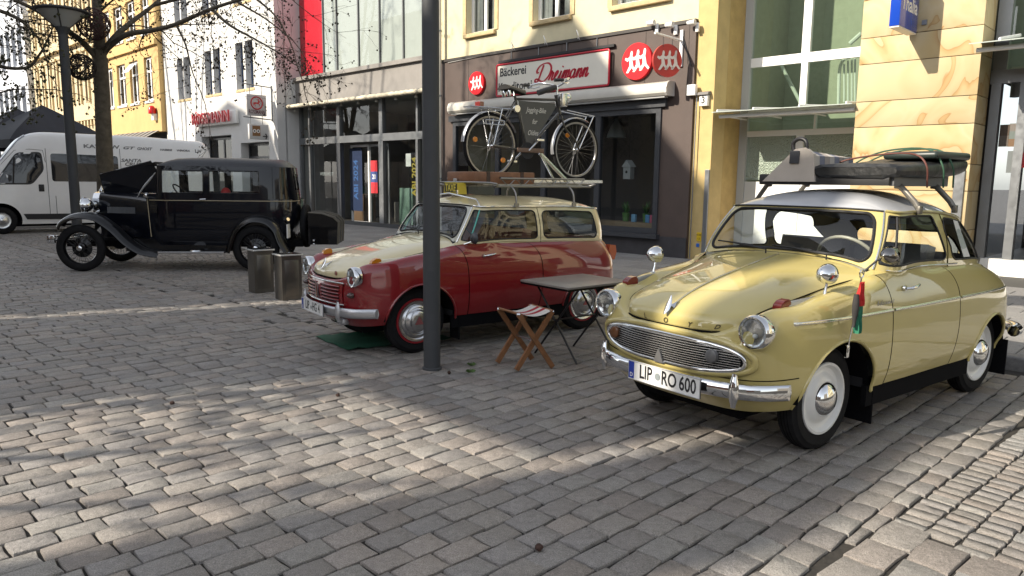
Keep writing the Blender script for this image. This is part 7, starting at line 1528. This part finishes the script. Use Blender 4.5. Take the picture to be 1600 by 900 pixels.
# ================================================================ LAMP POSTS
m_post = mat('post_grey', (.055,.058,.062), .6, spec=.3, var=.06, vscale=8, bump=.05)
def lamp_post(x, y, r0, label, hgt=4.06, lean=0):
    t = thing('lamp_post', label, 'lamp post', (x, y, 0), 0, 'grey lamp posts')
    mb = MB(); mb.lathe([(r0,0),(r0,1.2),(r0*.93,hgt-.1),(r0*.93,hgt)], k=32); mb.build('post', m_post, t, smooth=50)
    mb = MB(); mb.lathe([(r0*1.0,-.01),(r0*1.18,-.01),(r0*1.16,.015),(r0*1.0,.02)], k=32); mb.build('foot_ring', m_post, t, smooth=40)
    mb = MB(); a_ = lin(R(-115), R(-65), 8); mb.grid([[(r0*1.012*math.cos(q), r0*1.012*math.sin(q), z) for q in a_] for z in (.45, .78)]); mb.build('access_hatch', mat('hatch_grey', (.05,.053,.057), .6, spec=.3), t, smooth=60)
    mb = MB(); mb.lathe([(r0*.93,hgt-.02),(.09,hgt+.02),(.13,hgt+.10),(.12,hgt+.12),(0,hgt+.12)], k=28); mb.build('collar', m_post, t, smooth=40)
    mb = MB(); mb.lathe([(.115,hgt+.11),(.40,hgt+.385)], k=32); sh = mb.build('glass_cone', mat('lamp_glass', (.42,.43,.42), .25), t, smooth=60)
    for q in range(4): a = q*math.pi/2+.4; mb = MB(); mb.tube([(.12*math.cos(a), .12*math.sin(a), hgt+.11), (.405*math.cos(a), .405*math.sin(a), hgt+.39)], .012, 6); mb.build('rib', m_post, sh)
    mb = MB(); mb.lathe([(.39,hgt+.37),(.46,hgt+.385),(.465,hgt+.41),(.40,hgt+.43),(.15,hgt+.47),(0,hgt+.48)], k=36); mb.build('lamp_cap', m_post, t, smooth=40)
    return t
pp = GX(674, 579)
lamp_post(float(pp[0]), float(pp[1])+.05, .066, 'thick grey lamp post standing in front of the red estate car', hgt=4.6)
lamp_post(-8.28, 14.0, .088, 'grey lamp post with cone shaped head in front of the van', hgt=4.04)

# ================================================================ BINS, TABLE, STOOL, MAT, SMALL THINGS
m_steel = mat('bin_steel', (.17,.158,.14), .38, metal=.85, var=.1, vscale=3, rvar=.08)
def bin_(cx, cy, rz, label):
    t = thing('steel_bollard_box', label, 'bollard', (cx, cy, 0), rz, 'square steel boxes by the red estate'); w_ = .125; h = .54
    mb = MB(); mb.box(-w_, w_, -w_*.9, w_*.9, 0, h); mb.build('casing', m_steel, t)
    for s in (1, -1): mb = MB(); mb.box(-w_+.035, w_-.035, s*w_*.9-.003, s*w_*.9+.004, .05, h-.05, .003); mb.build('door_panel', m_steel, t, smooth=30)
    mb = MB(); mb.box(-w_-.02, w_+.02, -w_*.9-.02, w_*.9+.02, h+.002, h+.02, .003); mb.build('lid', mat('bin_lid', (.62,.62,.60), .3, metal=.5), t, smooth=30); mb = MB(); mb.box(-w_-.005, w_+.005, -w_*.9-.005, w_*.9+.005, h+.0205, h+.024); mb.build('lid_top', m_fend, t)
bin_(-3.27, 9.50, R(40), 'square steel box with pale rim beside the limousine rear wheel'); bin_(-2.74, 8.93, R(40), 'square steel box with pale rim next to the red estate headlamp')

C3 = [Vector((.064, 6.144)), Vector((.634, 6.6)), Vector((.445, 5.69))]; tc_ = (C3[1]+C3[2])/2; ex = (C3[1]-C3[0]); ey = (C3[2]-C3[0]); TZ = .64
t = thing('folding_table', 'small grey folding table with thin crossed legs between the two bright cars', 'table', (tc_.x, tc_.y, 0), math.atan2(ex.y, ex.x))
lx, ly = ex.length/2, ey.length/2; mb = MB(); mb.box(-lx, lx, -ly, ly, TZ-.012, TZ+.006, .003); mb.build('table_top', mat('table_grey', (.22,.20,.18), .38, var=.08), t, smooth=30); mb = MB(); mb.box(-lx+.002, lx-.002, -ly+.002, ly-.002, TZ-.028, TZ-.0125); mb.build('edge_frame', m_fend, t)
for x in (-lx*.62, lx*.62):
    mb = MB(); mb.tube([(x, -ly*.9, TZ-.03), (x, ly*.85, 0.005)], .009, 8); mb.build('leg', m_black, t, smooth=50); mb = MB(); mb.tube([(x+.015, ly*.9, TZ-.03), (x+.015, -ly*.85, 0.005)], .009, 8); mb.build('leg', m_black, t, smooth=50)
mb = MB(); mb.tube([(-lx*.62, 0, .33), (lx*.62, 0, .33)], .007, 6); mb.build('stretcher', m_black, t)

SF = [Vector((-.107, 5.801)), Vector((.047, 5.566)), Vector((.323, 5.697)), Vector((.166, 5.964))]; SZ = .455; sc_ = sum(SF, Vector((0,0)))/4
m_wd = mat('stool_wood', (.23,.105,.045), .45, var=.25, vscale=14)
t = thing('folding_stool', 'folding wooden stool with crossed legs and striped cloth seat', 'stool', (sc_.x, sc_.y, 0))
q = [p-sc_ for p in SF]
def leg_bar(a, b, off=0):
    a, b = Vector((a[0], a[1], 0.012)), Vector((b[0], b[1], SZ)); d = b-a; c_ = (a+b)/2; side = Vector((-(q[2]-q[1]).y, (q[2]-q[1]).x, 0)).normalized()*.011; c_ = c_+side*off; mb = MB(); n_ = d.cross(side).normalized()*.019; mb.obox(c_, d/2, side, n_); o = mb.build('leg', m_wd, t); mb = MB(); mb.lathe([(0,-.013),(.012,-.013),(.012,.013),(0,.013)], tuple(b+side*off), 'x', 10); mb.build('bolt', m_alu, o); return o
for (i, j, o_) in ((1, 2, .6), (2, 1, -.6), (0, 3, .6), (3, 0, -.6)): leg_bar(q[i], q[j], o_*1.9)
def stool_rod(a, b, z, r): mb = MB(); mb.tube([(a.x, a.y, z), (b.x, b.y, z)], r, 8); return mb.build('rod', m_alu if r < .01 else m_wd, t, smooth=50)
mid = lambda a, b: (a+b)/2
stool_rod(mid(q[1], q[2]), mid(q[0], q[3]), SZ*.5, .007); stool_rod(q[1]*1.0, q[0], SZ+.004, .011); stool_rod(q[2], q[3], SZ+.004, .011)
ns = 7
for i in range(ns):
    mb = MB(); rows = []
    for k in range(13):
        f = k/12; a = q[1].lerp(q[0], (i+.02)/ns); b = q[2].lerp(q[3], (i+.02)/ns); a2 = q[1].lerp(q[0], (i+1)/ns); b2 = q[2].lerp(q[3], (i+1)/ns); z = SZ+.012-.04*math.sin(math.pi*f); p, p2 = a.lerp(b, f), a2.lerp(b2, f); rows.append([(p.x, p.y, z), (p2.x, p2.y, z)])
    mb.grid(rows); mb.build('seat_stripe', mat('canvas_red', (.32,.02,.03), .85) if i % 2 == 0 and i not in (0, 6) else mat('canvas_pale', (.58,.55,.50), .85), t, smooth=60)

mb = MB(); A_, B_, C_ = Vector((-1.83, 6.72)), Vector((-1.40, 6.19)), Vector((-.55, 6.72)); rows = []
for i in range(13):
    r_ = []
    for j in range(13): p = A_+(B_-A_)*(i/12)+(C_-B_)*(j/12); r_.append((p.x, p.y, .012+.006*math.sin(i*1.1)*math.cos(j*.9)+(.012*math.sin(j*1.7)**2 if i in (0, 12) else 0)))
    rows.append(r_)
mb.grid(rows); mb.grid([[(p[0], p[1], p[2]-.005) for p in r] for r in rows]); o = mb.build('green_mat', mat('mat_green', (.012,.10,.055), .75, var=.15, bump=.2), smooth=60); tag(o, 'green mat on the paving under the front of the red estate', 'mat')
m_grass = mat('weed_green', (.07,.13,.03), .6, var=.3)
def weed(px, py, s, label):
    g = GX(px, py); mb = MB(); rr = random.Random(px)
    for i in range(46):
        a = rr.uniform(0, 6.28); r = rr.uniform(.01, .075)*s; h = rr.uniform(.01, .045)*s; d = Vector((math.cos(a), math.sin(a), 0)); n_ = Vector((-d.y, d.x, 0))*.005*s; b = d*rr.uniform(0, .02); mb.add([b-n_, b+n_, d*(r*.6)+n_*.8+Vector((0,0,h)), d*r+Vector((0,0,h*.6))], [(0,1,2,3)])
    o = mb.build('weed_tuft', m_grass); o.location = (g[0], g[1], .002); tag(o, label, 'weed', 'weeds by the pole'); o['kind'] = 'thing' if False else o.get('kind', ''); del o['kind']
weed(737, 571, 0.6, 'flat green weed in the paving right of the thick lamp post, the farther one'); weed(735, 582, 0.7, 'flat green weed in the paving right of the thick lamp post, the nearer one')
m_cone = mat('cone_brown', (.045,.022,.016), .85, var=.3)
for (px, py, s, lb) in ((842, 860, .016, 'small dark brown seed cone on the paving near the bottom centre'), (702, 584, .014, 'small dark seed cone beside the foot of the thick lamp post'), (269, 632+0, .014, 'tiny brown seed cone on the paving in the left half'), (528, 620, .014, 'tiny dark seed cone on the paving below the red estate')):
    g = GX(px, py); bm = bmesh.new(); bmesh.ops.create_icosphere(bm, subdivisions=2, radius=s)
    for v in bm.verts: v.co *= 1+random.uniform(-.22, .22)
    me = bpy.data.meshes.new('seed_cone'); bm.to_mesh(me); bm.free(); me.materials.append(m_cone); o = bpy.data.objects.new('seed_cone', me); COL.objects.link(o); o.location = (g[0], g[1], s*.8); tag(o, lb, 'seed cone', 'seed cones on the paving')

# ================================================================ BICYCLE ON THE RED CAR
def wr0(x, y, z): return Matrix.Translation((P_R[0], P_R[1], 0)) @ Matrix.Rotation(H_R, 4, 'Z') @ Vector((x, y, z))
bk = thing('bicycle', 'old black bicycle with a lettered frame board standing on the estate car rack', 'bicycle', wr0(-1.234, -.15, 1.487), H_R+math.pi)
m_bkf = mat('bike_black', (.012,.012,.013), .3, coat=.6); Rw = .322; WB = 1.12
rr = Rw
def bwheel(x):
    mb = MB(); mb.lathe([(rr-.030,-.012),(rr-.018,-.019),(rr-.004,-.013),(rr,0),(rr-.004,.013),(rr-.018,.019),(rr-.030,.012)], (x,0,rr), 'y', 48); o = mb.build('wheel', m_tyre, bk, smooth=50)
    mb = MB(); mb.lathe([(rr-.027,-.013),(rr-.045,-.012),(rr-.05,0),(rr-.045,.012),(rr-.027,.013)], (x,0,rr), 'y', 48); mb.build('rim', mat('bike_rim', (.20,.20,.21), .3, metal=.9), o, smooth=50)
    for i in range(32): a = 2*math.pi*i/32; b = a+(.9 if i % 4 < 2 else -.9); s = 1 if i % 2 else -1; mb = MB(); mb.tube([(x+.018*math.cos(b), s*.022, rr+.018*math.sin(b)), (x+(rr-.045)*math.cos(a), 0, rr+(rr-.045)*math.sin(a))], .0013, 3, caps=False); mb.build('spoke', mat('bike_spoke', (.20,.20,.20), .35, metal=.9), o)
    mb = MB(); mb.lathe([(.006,-.05),(.02,-.03),(.012,-.02),(.012,.02),(.02,.03),(.006,.05)], (x,0,rr), 'y', 14); mb.build('hub', m_alu, o, smooth=50)
    return o
w1 = bwheel(0); w2 = bwheel(WB)
for (w_, x, a_, cen_) in ((w1, 0, 2.85, 1), (w1, 0, -.75, 1), (w2, WB, 2.3, 1)):
    mb = MB(); c_ = (x+.20*math.cos(a_), -.012, rr+.20*math.sin(a_)); mb.lathe([(0,-.006),(.026,-.006),(.026,.006),(0,.006)], c_, 'y', 14); mb.build('reflector', mat('reflector_amber', (.62,.20,.01), .25), w_)
BBp = Vector((.44,0,.29)); ST = Vector((.30,0,.80)); HT = Vector((.835,0,.83)); HB = Vector((.875,0,.70)); RH = Vector((0,0,rr)); FH = Vector((WB,0,rr))
mb = MB()
mb.tube([ST, HT], .014, 10); mb.tube([BBp, HB], .015, 10); mb.tube([BBp, ST+(ST-BBp)*.06], .014, 10); mb.tube([HT+Vector((-.01,0,.05)), HB+Vector((.006,0,-.02))], .019, 10)
for s in (1, -1): mb.tube([RH+Vector((0,.05*s,0)), BBp+Vector((0,.03*s,0))], .008, 8); mb.tube([RH+Vector((0,.05*s,0)), ST+Vector((0,.015*s,-.02))], .007, 8)
mb.build('frame', m_bkf, bk, smooth=50)
mb = MB()
for s in (1, -1): mb.tube(cr_path([HB+Vector((.006,.03*s,-.03)), HB+Vector((.05,.045*s,-.16)), FH+Vector((-.06,.05*s,.1)), FH+Vector((0,.05*s,0))], 4), .010, 8)
mb.build('fork', m_bkf, bk, smooth=50)
def mudguard(x, a0, a1):
    mb = MB(); rows = []
    for a in lin(R(a0), R(a1), 26): rows.append([(x+(rr+.022-.012*abs(q)**2)*math.cos(a), q*.028, rr+(rr+.022-.012*abs(q)**2)*math.sin(a)) for q in (-1,-.5,0,.5,1)])
    mb.grid(rows); return mb.build('mudguard', mat('mudguard_silver', (.42,.43,.45), .3, metal=.7), bk, smooth=60)
mudguard(0, 25, 175); mudguard(WB, 60, 190)
brd = [(.318,.785),(.80,.785),(.80,.74),(.50,.36),(.425,.36)]
mb = MB(); mb.prism(brd, lambda p: (p[0], -.022, p[1]), lambda p: (p[0], -.028, p[1])); bo = mb.build('frame_board', mat('board_grey', (.085,.083,.075), .6), bk)
LM = mat('board_letter', (.60,.58,.52), .6)
for t_, y_ in (('Jogging-Bike', .70), ('for', .585), ('Oldies', .47)): mb = MB(); put_text(mb, t_, .072, lambda x, y, d: (.555-(.01 if y_ > .6 else .05 if y_ < .5 else .03)+x, -.0295, y_+y), shear=.35, sx=.72, bold=.0008); mb.build('lettering', LM, bo)
mb = MB(); rows = []      # saddle
for k in range(13):
    f = k/12; x = .15+.27*f; w_ = .085*(1-f)**.7+.022; z = .885+.012*math.cos(f*3)+.012*(1-f); rows.append([(x, w_*math.sin(a), z+.024*math.cos(a)-.02*(abs(math.sin(a))**3)) for a in lin(-2.0, 2.0, 12)])
mb.grid(rows); mb.add(rows[0], [tuple(range(13))]); mb.add(rows[-1], [tuple(range(13))]); sd = mb.build('saddle', mat('saddle_black', (.015,.014,.013), .45), bk, smooth=60); mb = MB(); mb.tube([ST, (.275,0,.88)], .012, 8); mb.build('seat_post', m_chrome, bk)
for s in (1, -1): mb = MB(); mb.lathe([(.018,-.03),(.022,0),(.018,.03)], (.19, s*.045, .845), 'z', 10); mb.build('saddle_spring', m_chrome, sd, smooth=50)
mb = MB(); hb = [(.60,.27,.985),(.70,.29,.995),(.80,.24,1.02),(.845,.12,1.0),(.85,0,.97),(.845,-.12,1.0),(.80,-.24,1.02),(.70,-.29,.995),(.60,-.27,.985)]; mb.tube(cr_path(hb, 5), .011, 8); mb.tube([HT, (.845,0,.975)], .012, 8); hbar = mb.build('handlebar', m_chrome, bk, smooth=50)
for s in (1, -1): mb = MB(); mb.tube([(.585,.268*s,.983),(.685,.288*s,.993)], .017, 10); mb.build('grip', m_black, hbar, smooth=50); mb = MB(); mb.tube([(.66,.285*s,.975),(.74,.27*s,.965),(.80,.24*s,.985)], .006, 6); mb.build('brake_lever', m_chrome, hbar)
mb = MB(); mb.lathe([(0,0),(.035,.0),(.045,.05),(.05,.09),(.045,.10),(0,.105)], (.90,0,.86), 'x', 18); mb.build('headlamp', m_chrome, bk, smooth=50); mb = MB(); mb.box(.86,.94,-.06,.06,.76,.90,.008); mb.build('front_basket', m_alu, bk, smooth=30)
mb = MB(); mb.tube(cr_path([(.55,-.05,.875),(.62,-.06,.90),(.72,-.05,.93),(.78,-.04,.95)], 3), .03, 10); mb.build('rolled_bag', m_black, bk, smooth=50)
def carrier(pts, struts):
    mb = MB(); mb.tube(pts, .006, 6, closed=True)
    for a, b in struts: mb.tube([a, b], .005, 6)
    return mb.build('carrier', m_alu, bk, smooth=50)
z = rr*2+.045; carrier([(-.28,.06,z),(.20,.06,z),(.20,-.06,z),(-.28,-.06,z)], [((0,.05,rr),(-.08,.06,z)), ((0,-.05,rr),(-.08,-.06,z)), ((0,-.05,rr),(.1,-.06,z)), ((0,.05,rr),(.1,.06,z)), ((-.28,0,z),(.2,0,z)), ((-.1,-.062,z-.12),(.12,-.062,z-.12)), ((-.1,-.062,z-.16),(.12,-.062,z-.16)), ((-.1,-.062,z-.12),(-.1,-.062,z-.16)), ((.12,-.062,z-.12),(.12,-.062,z-.16))])
z = rr*2+.05; carrier([(.93,.06,z+.03),(1.32,.06,z-.01),(1.32,-.06,z-.01),(.93,-.06,z+.03)], [((WB,.05,rr),(1.31,.06,z-.01)), ((WB,-.05,rr),(1.31,-.06,z-.01))])
mb = MB(); mb.lathe([(0,-.003),(.085,-.003),(.085,.003),(0,.003)], (BBp.x, -.03, BBp.z), 'y', 24); cg = mb.build('chain_ring', m_dark, bk); mb = MB(); mb.prism([(-.02,.36),(.46,.40),(.54,.30),(.50,.20),(.40,.19),(-.03,.27)], lambda p: (p[0], -.040, p[1]), lambda p: (p[0], -.052, p[1])) if False else mb.box(.30,.64,-.055,-.03,.27,.315,.006); mb.build('chain_guard', mat('guard_brown', (.16,.10,.07), .6), bk, smooth=30)
for s, dx, dz in ((1, -.12, -.11), (-1, .12, .11)):
    mb = MB(); e_ = BBp+Vector((dx, s*.06, dz)); mb.tube([BBp+Vector((0,s*.05,0)), e_], .009, 6); mb.box(e_.x-.045, e_.x+.045, e_.y+s*.01-.03, e_.y+s*.01+.03, e_.z-.012, e_.z+.012, .004); mb.build('pedal', m_alu, bk)
mb = MB(); mb.lathe([(0,-.03),(.035,-.03),(.035,.0),(0,.0)], (.285,-.03,.70), 'y', 16); mb.build('round_lock', m_alu, bk); mb = MB(); mb.box(-.16,-.11,-.045,.045,z+.0,z+.05,.005); mb.build('tail_lamp', m_redlens, bk)
mb = MB(); mb.tube([(.60,-.03,.27),(.98,-.04,-.02)], .012, 8, flat=1.8); mb.tube([(.60,-.03,.27),(.80,-.04,-.02)], .012, 8); mb.build('carrier_brace', m_alu, bk)
mb = MB(); mb.box(-.42, 1.5, -.03, .03, -.035, -.003, .004); mb.build('wheel_channel', m_alu, bk)

# ================================================================ TREES
m_bark = mat('bark', (.095,.08,.058), .9, var=.35, vscale=9, bump=.6, bscale=40); m_twig = mat('twig_bark', (.06,.045,.032), .85); m_bud = mat('seed_ball', (.035,.026,.016), .85); m_budg = mat('young_leaf', (.04,.042,.016), .7)
def tree(label, base, limbs, seed, trunk_r, trunk_top, twig_n, droop=.35, crown_h=9.5, extra=0, bud=.017, bm=None):
    rr_ = random.Random(seed); t = thing('street_tree', label, 'tree', (base[0], base[1], 0), 0, 'bare street trees'); O = Vector((base[0], base[1], 0))
    mb = MB(); P = cr_path([Vector((0,0,-.05)), Vector((.01,0,1.0)), Vector((trunk_top[0]*.6, trunk_top[1]*.6, trunk_top[2]*.62)), Vector(trunk_top)], 6); n = len(P); mb.tube(P, [trunk_r*(1.18-.33*i/(n-1)) if i else trunk_r*1.5 for i in range(n)], 14); mb.build('trunk', m_bark, t, smooth=60)
    mbl = MB(); mbt = MB(); tips = []
    def grow(p, d, L, r, lvl):
        pts = [p]; q = p; dd = d.normalized(); k = 5 if lvl < 2 else 4
        for i in range(k):
            dd = (dd+Vector((rr_.gauss(0,.16), rr_.gauss(0,.16), rr_.gauss(.02,.12)-(droop*.10*lvl)))).normalized(); q = q+dd*L/k; pts.append(q)
        rs_ = [max(r*(1-.75*i/k), .0022) for i in range(k+1)]
        (mbl if lvl < 2 else mbt).tube(pts, rs_, 7 if lvl < 2 else 3, caps=False)
        return pts, dd
    def branch(p, d, L, r, lvl):
        pts, dd = grow(p, d, L, r, lvl)
        if lvl >= 4:
            tips.append((pts[-1], dd)); 
            if rr_.random() < .5: tips.append((pts[2], dd))
            return
        kids = (0, 5, 4, 3)[lvl] if lvl else 6
        for i in range(kids):
            f = .25+.75*(i+rr_.random()*.6)/kids; a = min(int(f*(len(pts)-1)), len(pts)-2); b = pts[a].lerp(pts[a+1], f*(len(pts)-1)-a if f*(len(pts)-1)-a <= 1 else 1); sidev = Vector((rr_.gauss(0,1), rr_.gauss(0,1), rr_.gauss(.1,.7))).normalized(); branch(b, dd*.55+sidev*.8+Vector((0,0,-.12*droop*lvl)), L*rr_.uniform(.38,.62), r*.42, lvl+1)
    for lb in limbs:
        pts = cr_path([Vector(q) for q in lb[0]], 5); r = lb[1]; n = len(pts); mbl.tube(pts, [max(r*(1-.72*i/(n-1)), .008) for i in range(n)], 9, caps=False); k = lb[2]
        for i in range(k):
            f = .22+.78*(i+rr_.random())/k; a = min(int(f*(n-1)), n-2); d = (pts[a+1]-pts[a]).normalized(); sidev = Vector((rr_.gauss(0,1), rr_.gauss(0,.8), rr_.gauss(.05,.8))).normalized(); branch(pts[a], d*.5+sidev, rr_.uniform(.6, 1.35), r*.32*(1-f*.5), 2)
        branch(pts[-1], pts[-1]-pts[-2], 1.1, max(r*.28, .012), 2)
    mbl.build('limbs', m_bark, t, smooth=60); mbt.build('twigs', m_twig, t, kind='stuff')
    mbb = MB()
    for p, d in tips:
        for _ in range(2 if extra == 0 else extra):
            c_ = p+Vector((rr_.gauss(0,.018), rr_.gauss(0,.018), rr_.gauss(-.015,.02))); s = bud*rr_.uniform(.6, 1.3); mbb.add([c_+Vector(v)*s for v in ((1,0,0),(0,1,0),(-1,0,0),(0,-1,0),(0,0,1.1),(0,0,-1.1))], [(0,1,4),(1,2,4),(2,3,4),(3,0,4),(1,0,5),(2,1,5),(3,2,5),(0,3,5)])
    mbb.recalc = False; mbb.build('crown', bm or m_bud, t, kind='stuff'); print('tree', label, len(mbt.f), len(mbb.f)); return t
def at(px, py, depth): r = ray(px, py); p = CC+r*(depth/r[1]); return Vector(p)
TB = Vector((-8.25, 15.0, 0))
def LP(*q): return [at(*p)-TB for p in q]
fork = at(157, 90, 15.0)-TB
limbs = [(LP((156,95,15),(128,65,14.8),(104,47,14.6),(60,18,14.2),(10,-6,13.8),(-40,-30,13.5)), .065, 9),
         (LP((160,85,15),(180,58,15.1),(205,35,15.3),(240,8,15.6),(280,-30,16)), .075, 8),
         (LP((162,80,15),(195,55,14.7),(235,48,14.4),(275,38,14.1),(330,14,13.7),(395,-6,13.4),(450,-18,13.2)), .06, 13),
         (LP((157,90,15),(154,40,15),(151,-10,15.1),(150,-80,15.2),(152,-170,15.3)), .12, 8),
         (LP((153,-30,15.1),(120,-70,14.6),(70,-110,14.2)), .07, 5), (LP((152,-20,15.1),(200,-70,14.9),(270,-120,14.6),(330,-150,14.3)), .07, 6), (LP((155,0,15.1),(180,-60,16.2),(200,-160,17),(220,-330,17.2),(230,-480,17.3)), .09, 12), (LP((152,-90,15.2),(130,-200,15.0),(90,-340,14.6),(70,-460,14.4)), .08, 11), (LP((153,-20,15.1),(140,-80,16.2),(110,-150,17.2)), .06, 5),
         (LP((330,14,13.7),(360,40,13.5),(400,62,13.3),(440,85,13.2)), .03, 8), (LP((275,38,14.1),(290,70,14.0),(300,110,13.9),(312,140,13.9)), .022, 5), (LP((240,8,15.6),(330,-10,15.2),(400,20,14.8),(455,60,14.5)), .035, 8), (LP((395,-6,13.4),(430,25,13.2),(455,70,13.1),(465,105,13.0)), .02, 6)]
tree('bare street tree with seed balls standing between lamp post and limousine', (TB.x, TB.y), limbs, 11, .155, tuple(fork), 3)
TB2 = Vector((-13.4, 14.6, 0))
def LP2(*q): return [at(*p)-TB2 for p in q]
limbs2 = [([Vector((0,0,3.2))]+LP2((-60,60,14.6),(-10,100,14.4),(40,106,14.2),(62,85,14.1),(75,60,14.0)), .05, 9), ([Vector((0,0,3.6))]+LP2((-90,20,14.6),(-30,10,14.4),(30,30,14.2),(60,60,14)), .07, 12), ([Vector((0,0,3.6))]+LP2((-110,-40,14.6),(-40,-60,14.4),(30,-50,14.2),(80,-40,14)), .07, 10), ([Vector((0,0,3.0))]+LP2((-90,130,14.6),(-30,150,14.4),(20,140,14.3),(70,140,14.2)), .03, 7), ([Vector((0,0,3.6)), Vector((-.6,.3,6.5)), Vector((-1.2,.5,10)), Vector((-1.6,.5,15))], .10, 16), ([Vector((0,0,3.5)), Vector((.5,.8,7)), Vector((.9,1.6,11)), Vector((1.6,1.9,15))], .10, 16), ([Vector((0,0,3.6)), Vector((.3,-.6,7)), Vector((.6,-.9,11)), Vector((.3,-1.2,14))], .09, 12)]
tree('leafing street tree reaching in from the left edge', (TB2.x, TB2.y), limbs2, 23, .16, (0, 0, 3.65), 3, extra=2, bud=.024, bm=m_budg)
w3 = Wp(34.5, 4.4)
def rl(a, sp): return [Vector((0,0,3.3)), Vector((math.cos(a)*sp*.4, math.sin(a)*sp*.4, 6.0)), Vector((math.cos(a)*sp, math.sin(a)*sp, 10.)), Vector((math.cos(a)*sp*1.5, math.sin(a)*sp*1.5, 14.5))]
tree('bare street tree beyond the left edge in front of the white house', (w3.x, w3.y), [(rl(q*1.05+.3, 1.3+.5*(q % 2)), .10, 13) for q in range(6)], 31, .17, (0, 0, 3.4), 3)
w4 = Wp(24.5, 2.6)
tree('bare street tree beyond the left edge facing the glass shop', (w4.x-1.6, w4.y-.4), [(rl(q*1.05+.8, 1.5+.5*(q % 2)), .10, 13) for q in range(6)], 37, .17, (0, 0, 3.4), 3)
def rl2(a, sp, z0): return [Vector((0,0,z0)), Vector((math.cos(a)*sp*.5, math.sin(a)*sp*.5, z0+.7)), Vector((math.cos(a)*sp, math.sin(a)*sp, z0+1.6)), Vector((math.cos(a)*sp*1.2, math.sin(a)*sp*1.2, z0+2.6))]
for (u_, n_, sd_, lb) in ((7.7, -4.6, 41, 'leafing street tree behind the viewer on the right'), (11.5, -4.4, 43, 'leafing street tree behind the viewer on the left')):  # unseen crowns added to break up the sun on the paving
    w5 = Wp(u_, n_); tree(lb, (w5.x, w5.y), [(rl2(q*.9+.2, 1.3+.6*(q % 2), 2.2+.35*(q % 3)), .075, 7) for q in range(8)], sd_, .16, (0, 0, 3.3), 3, extra=3, bud=.032, bm=m_budg)
# wicker balls in the tree
def wicker(c, r, label, m):
    t = thing('wicker_ball', label, 'ornament', c, 0, 'wicker balls in the street tree'); rr_ = random.Random(int(r*1000)); mb = MB()
    for i in range(30):
        ax_ = Vector((rr_.gauss(0,1), rr_.gauss(0,1), rr_.gauss(0,1))).normalized(); e1 = ax_.orthogonal().normalized(); e2 = ax_.cross(e1); ro = r*rr_.uniform(.93, 1.0); off = ax_*r*rr_.uniform(-.5, .5); k = math.sqrt(max(.05, ro*ro-off.length_squared)); mb.tube([off+e1*(k*math.cos(a))+e2*(k*math.sin(a)) for a in lin(0, 6.283, 22)[:-1]], .008, 4, closed=True)
    mb.build('wicker', m, t); mb = MB(); mb.tube([(0,0,r), (0.02,0,r+.5)], .005, 4); mb.build('cord', m_black, t)
wicker(at(128, 105, 14.5), .235, 'round dark wicker ball hanging left of the tree trunk', mat('wicker_dark', (.022,.016,.014), .8)); wicker(at(146, 38, 14.6), .30, 'reddish wicker ball in the fork of the street tree', mat('wicker_red', (.06,.028,.025), .8))
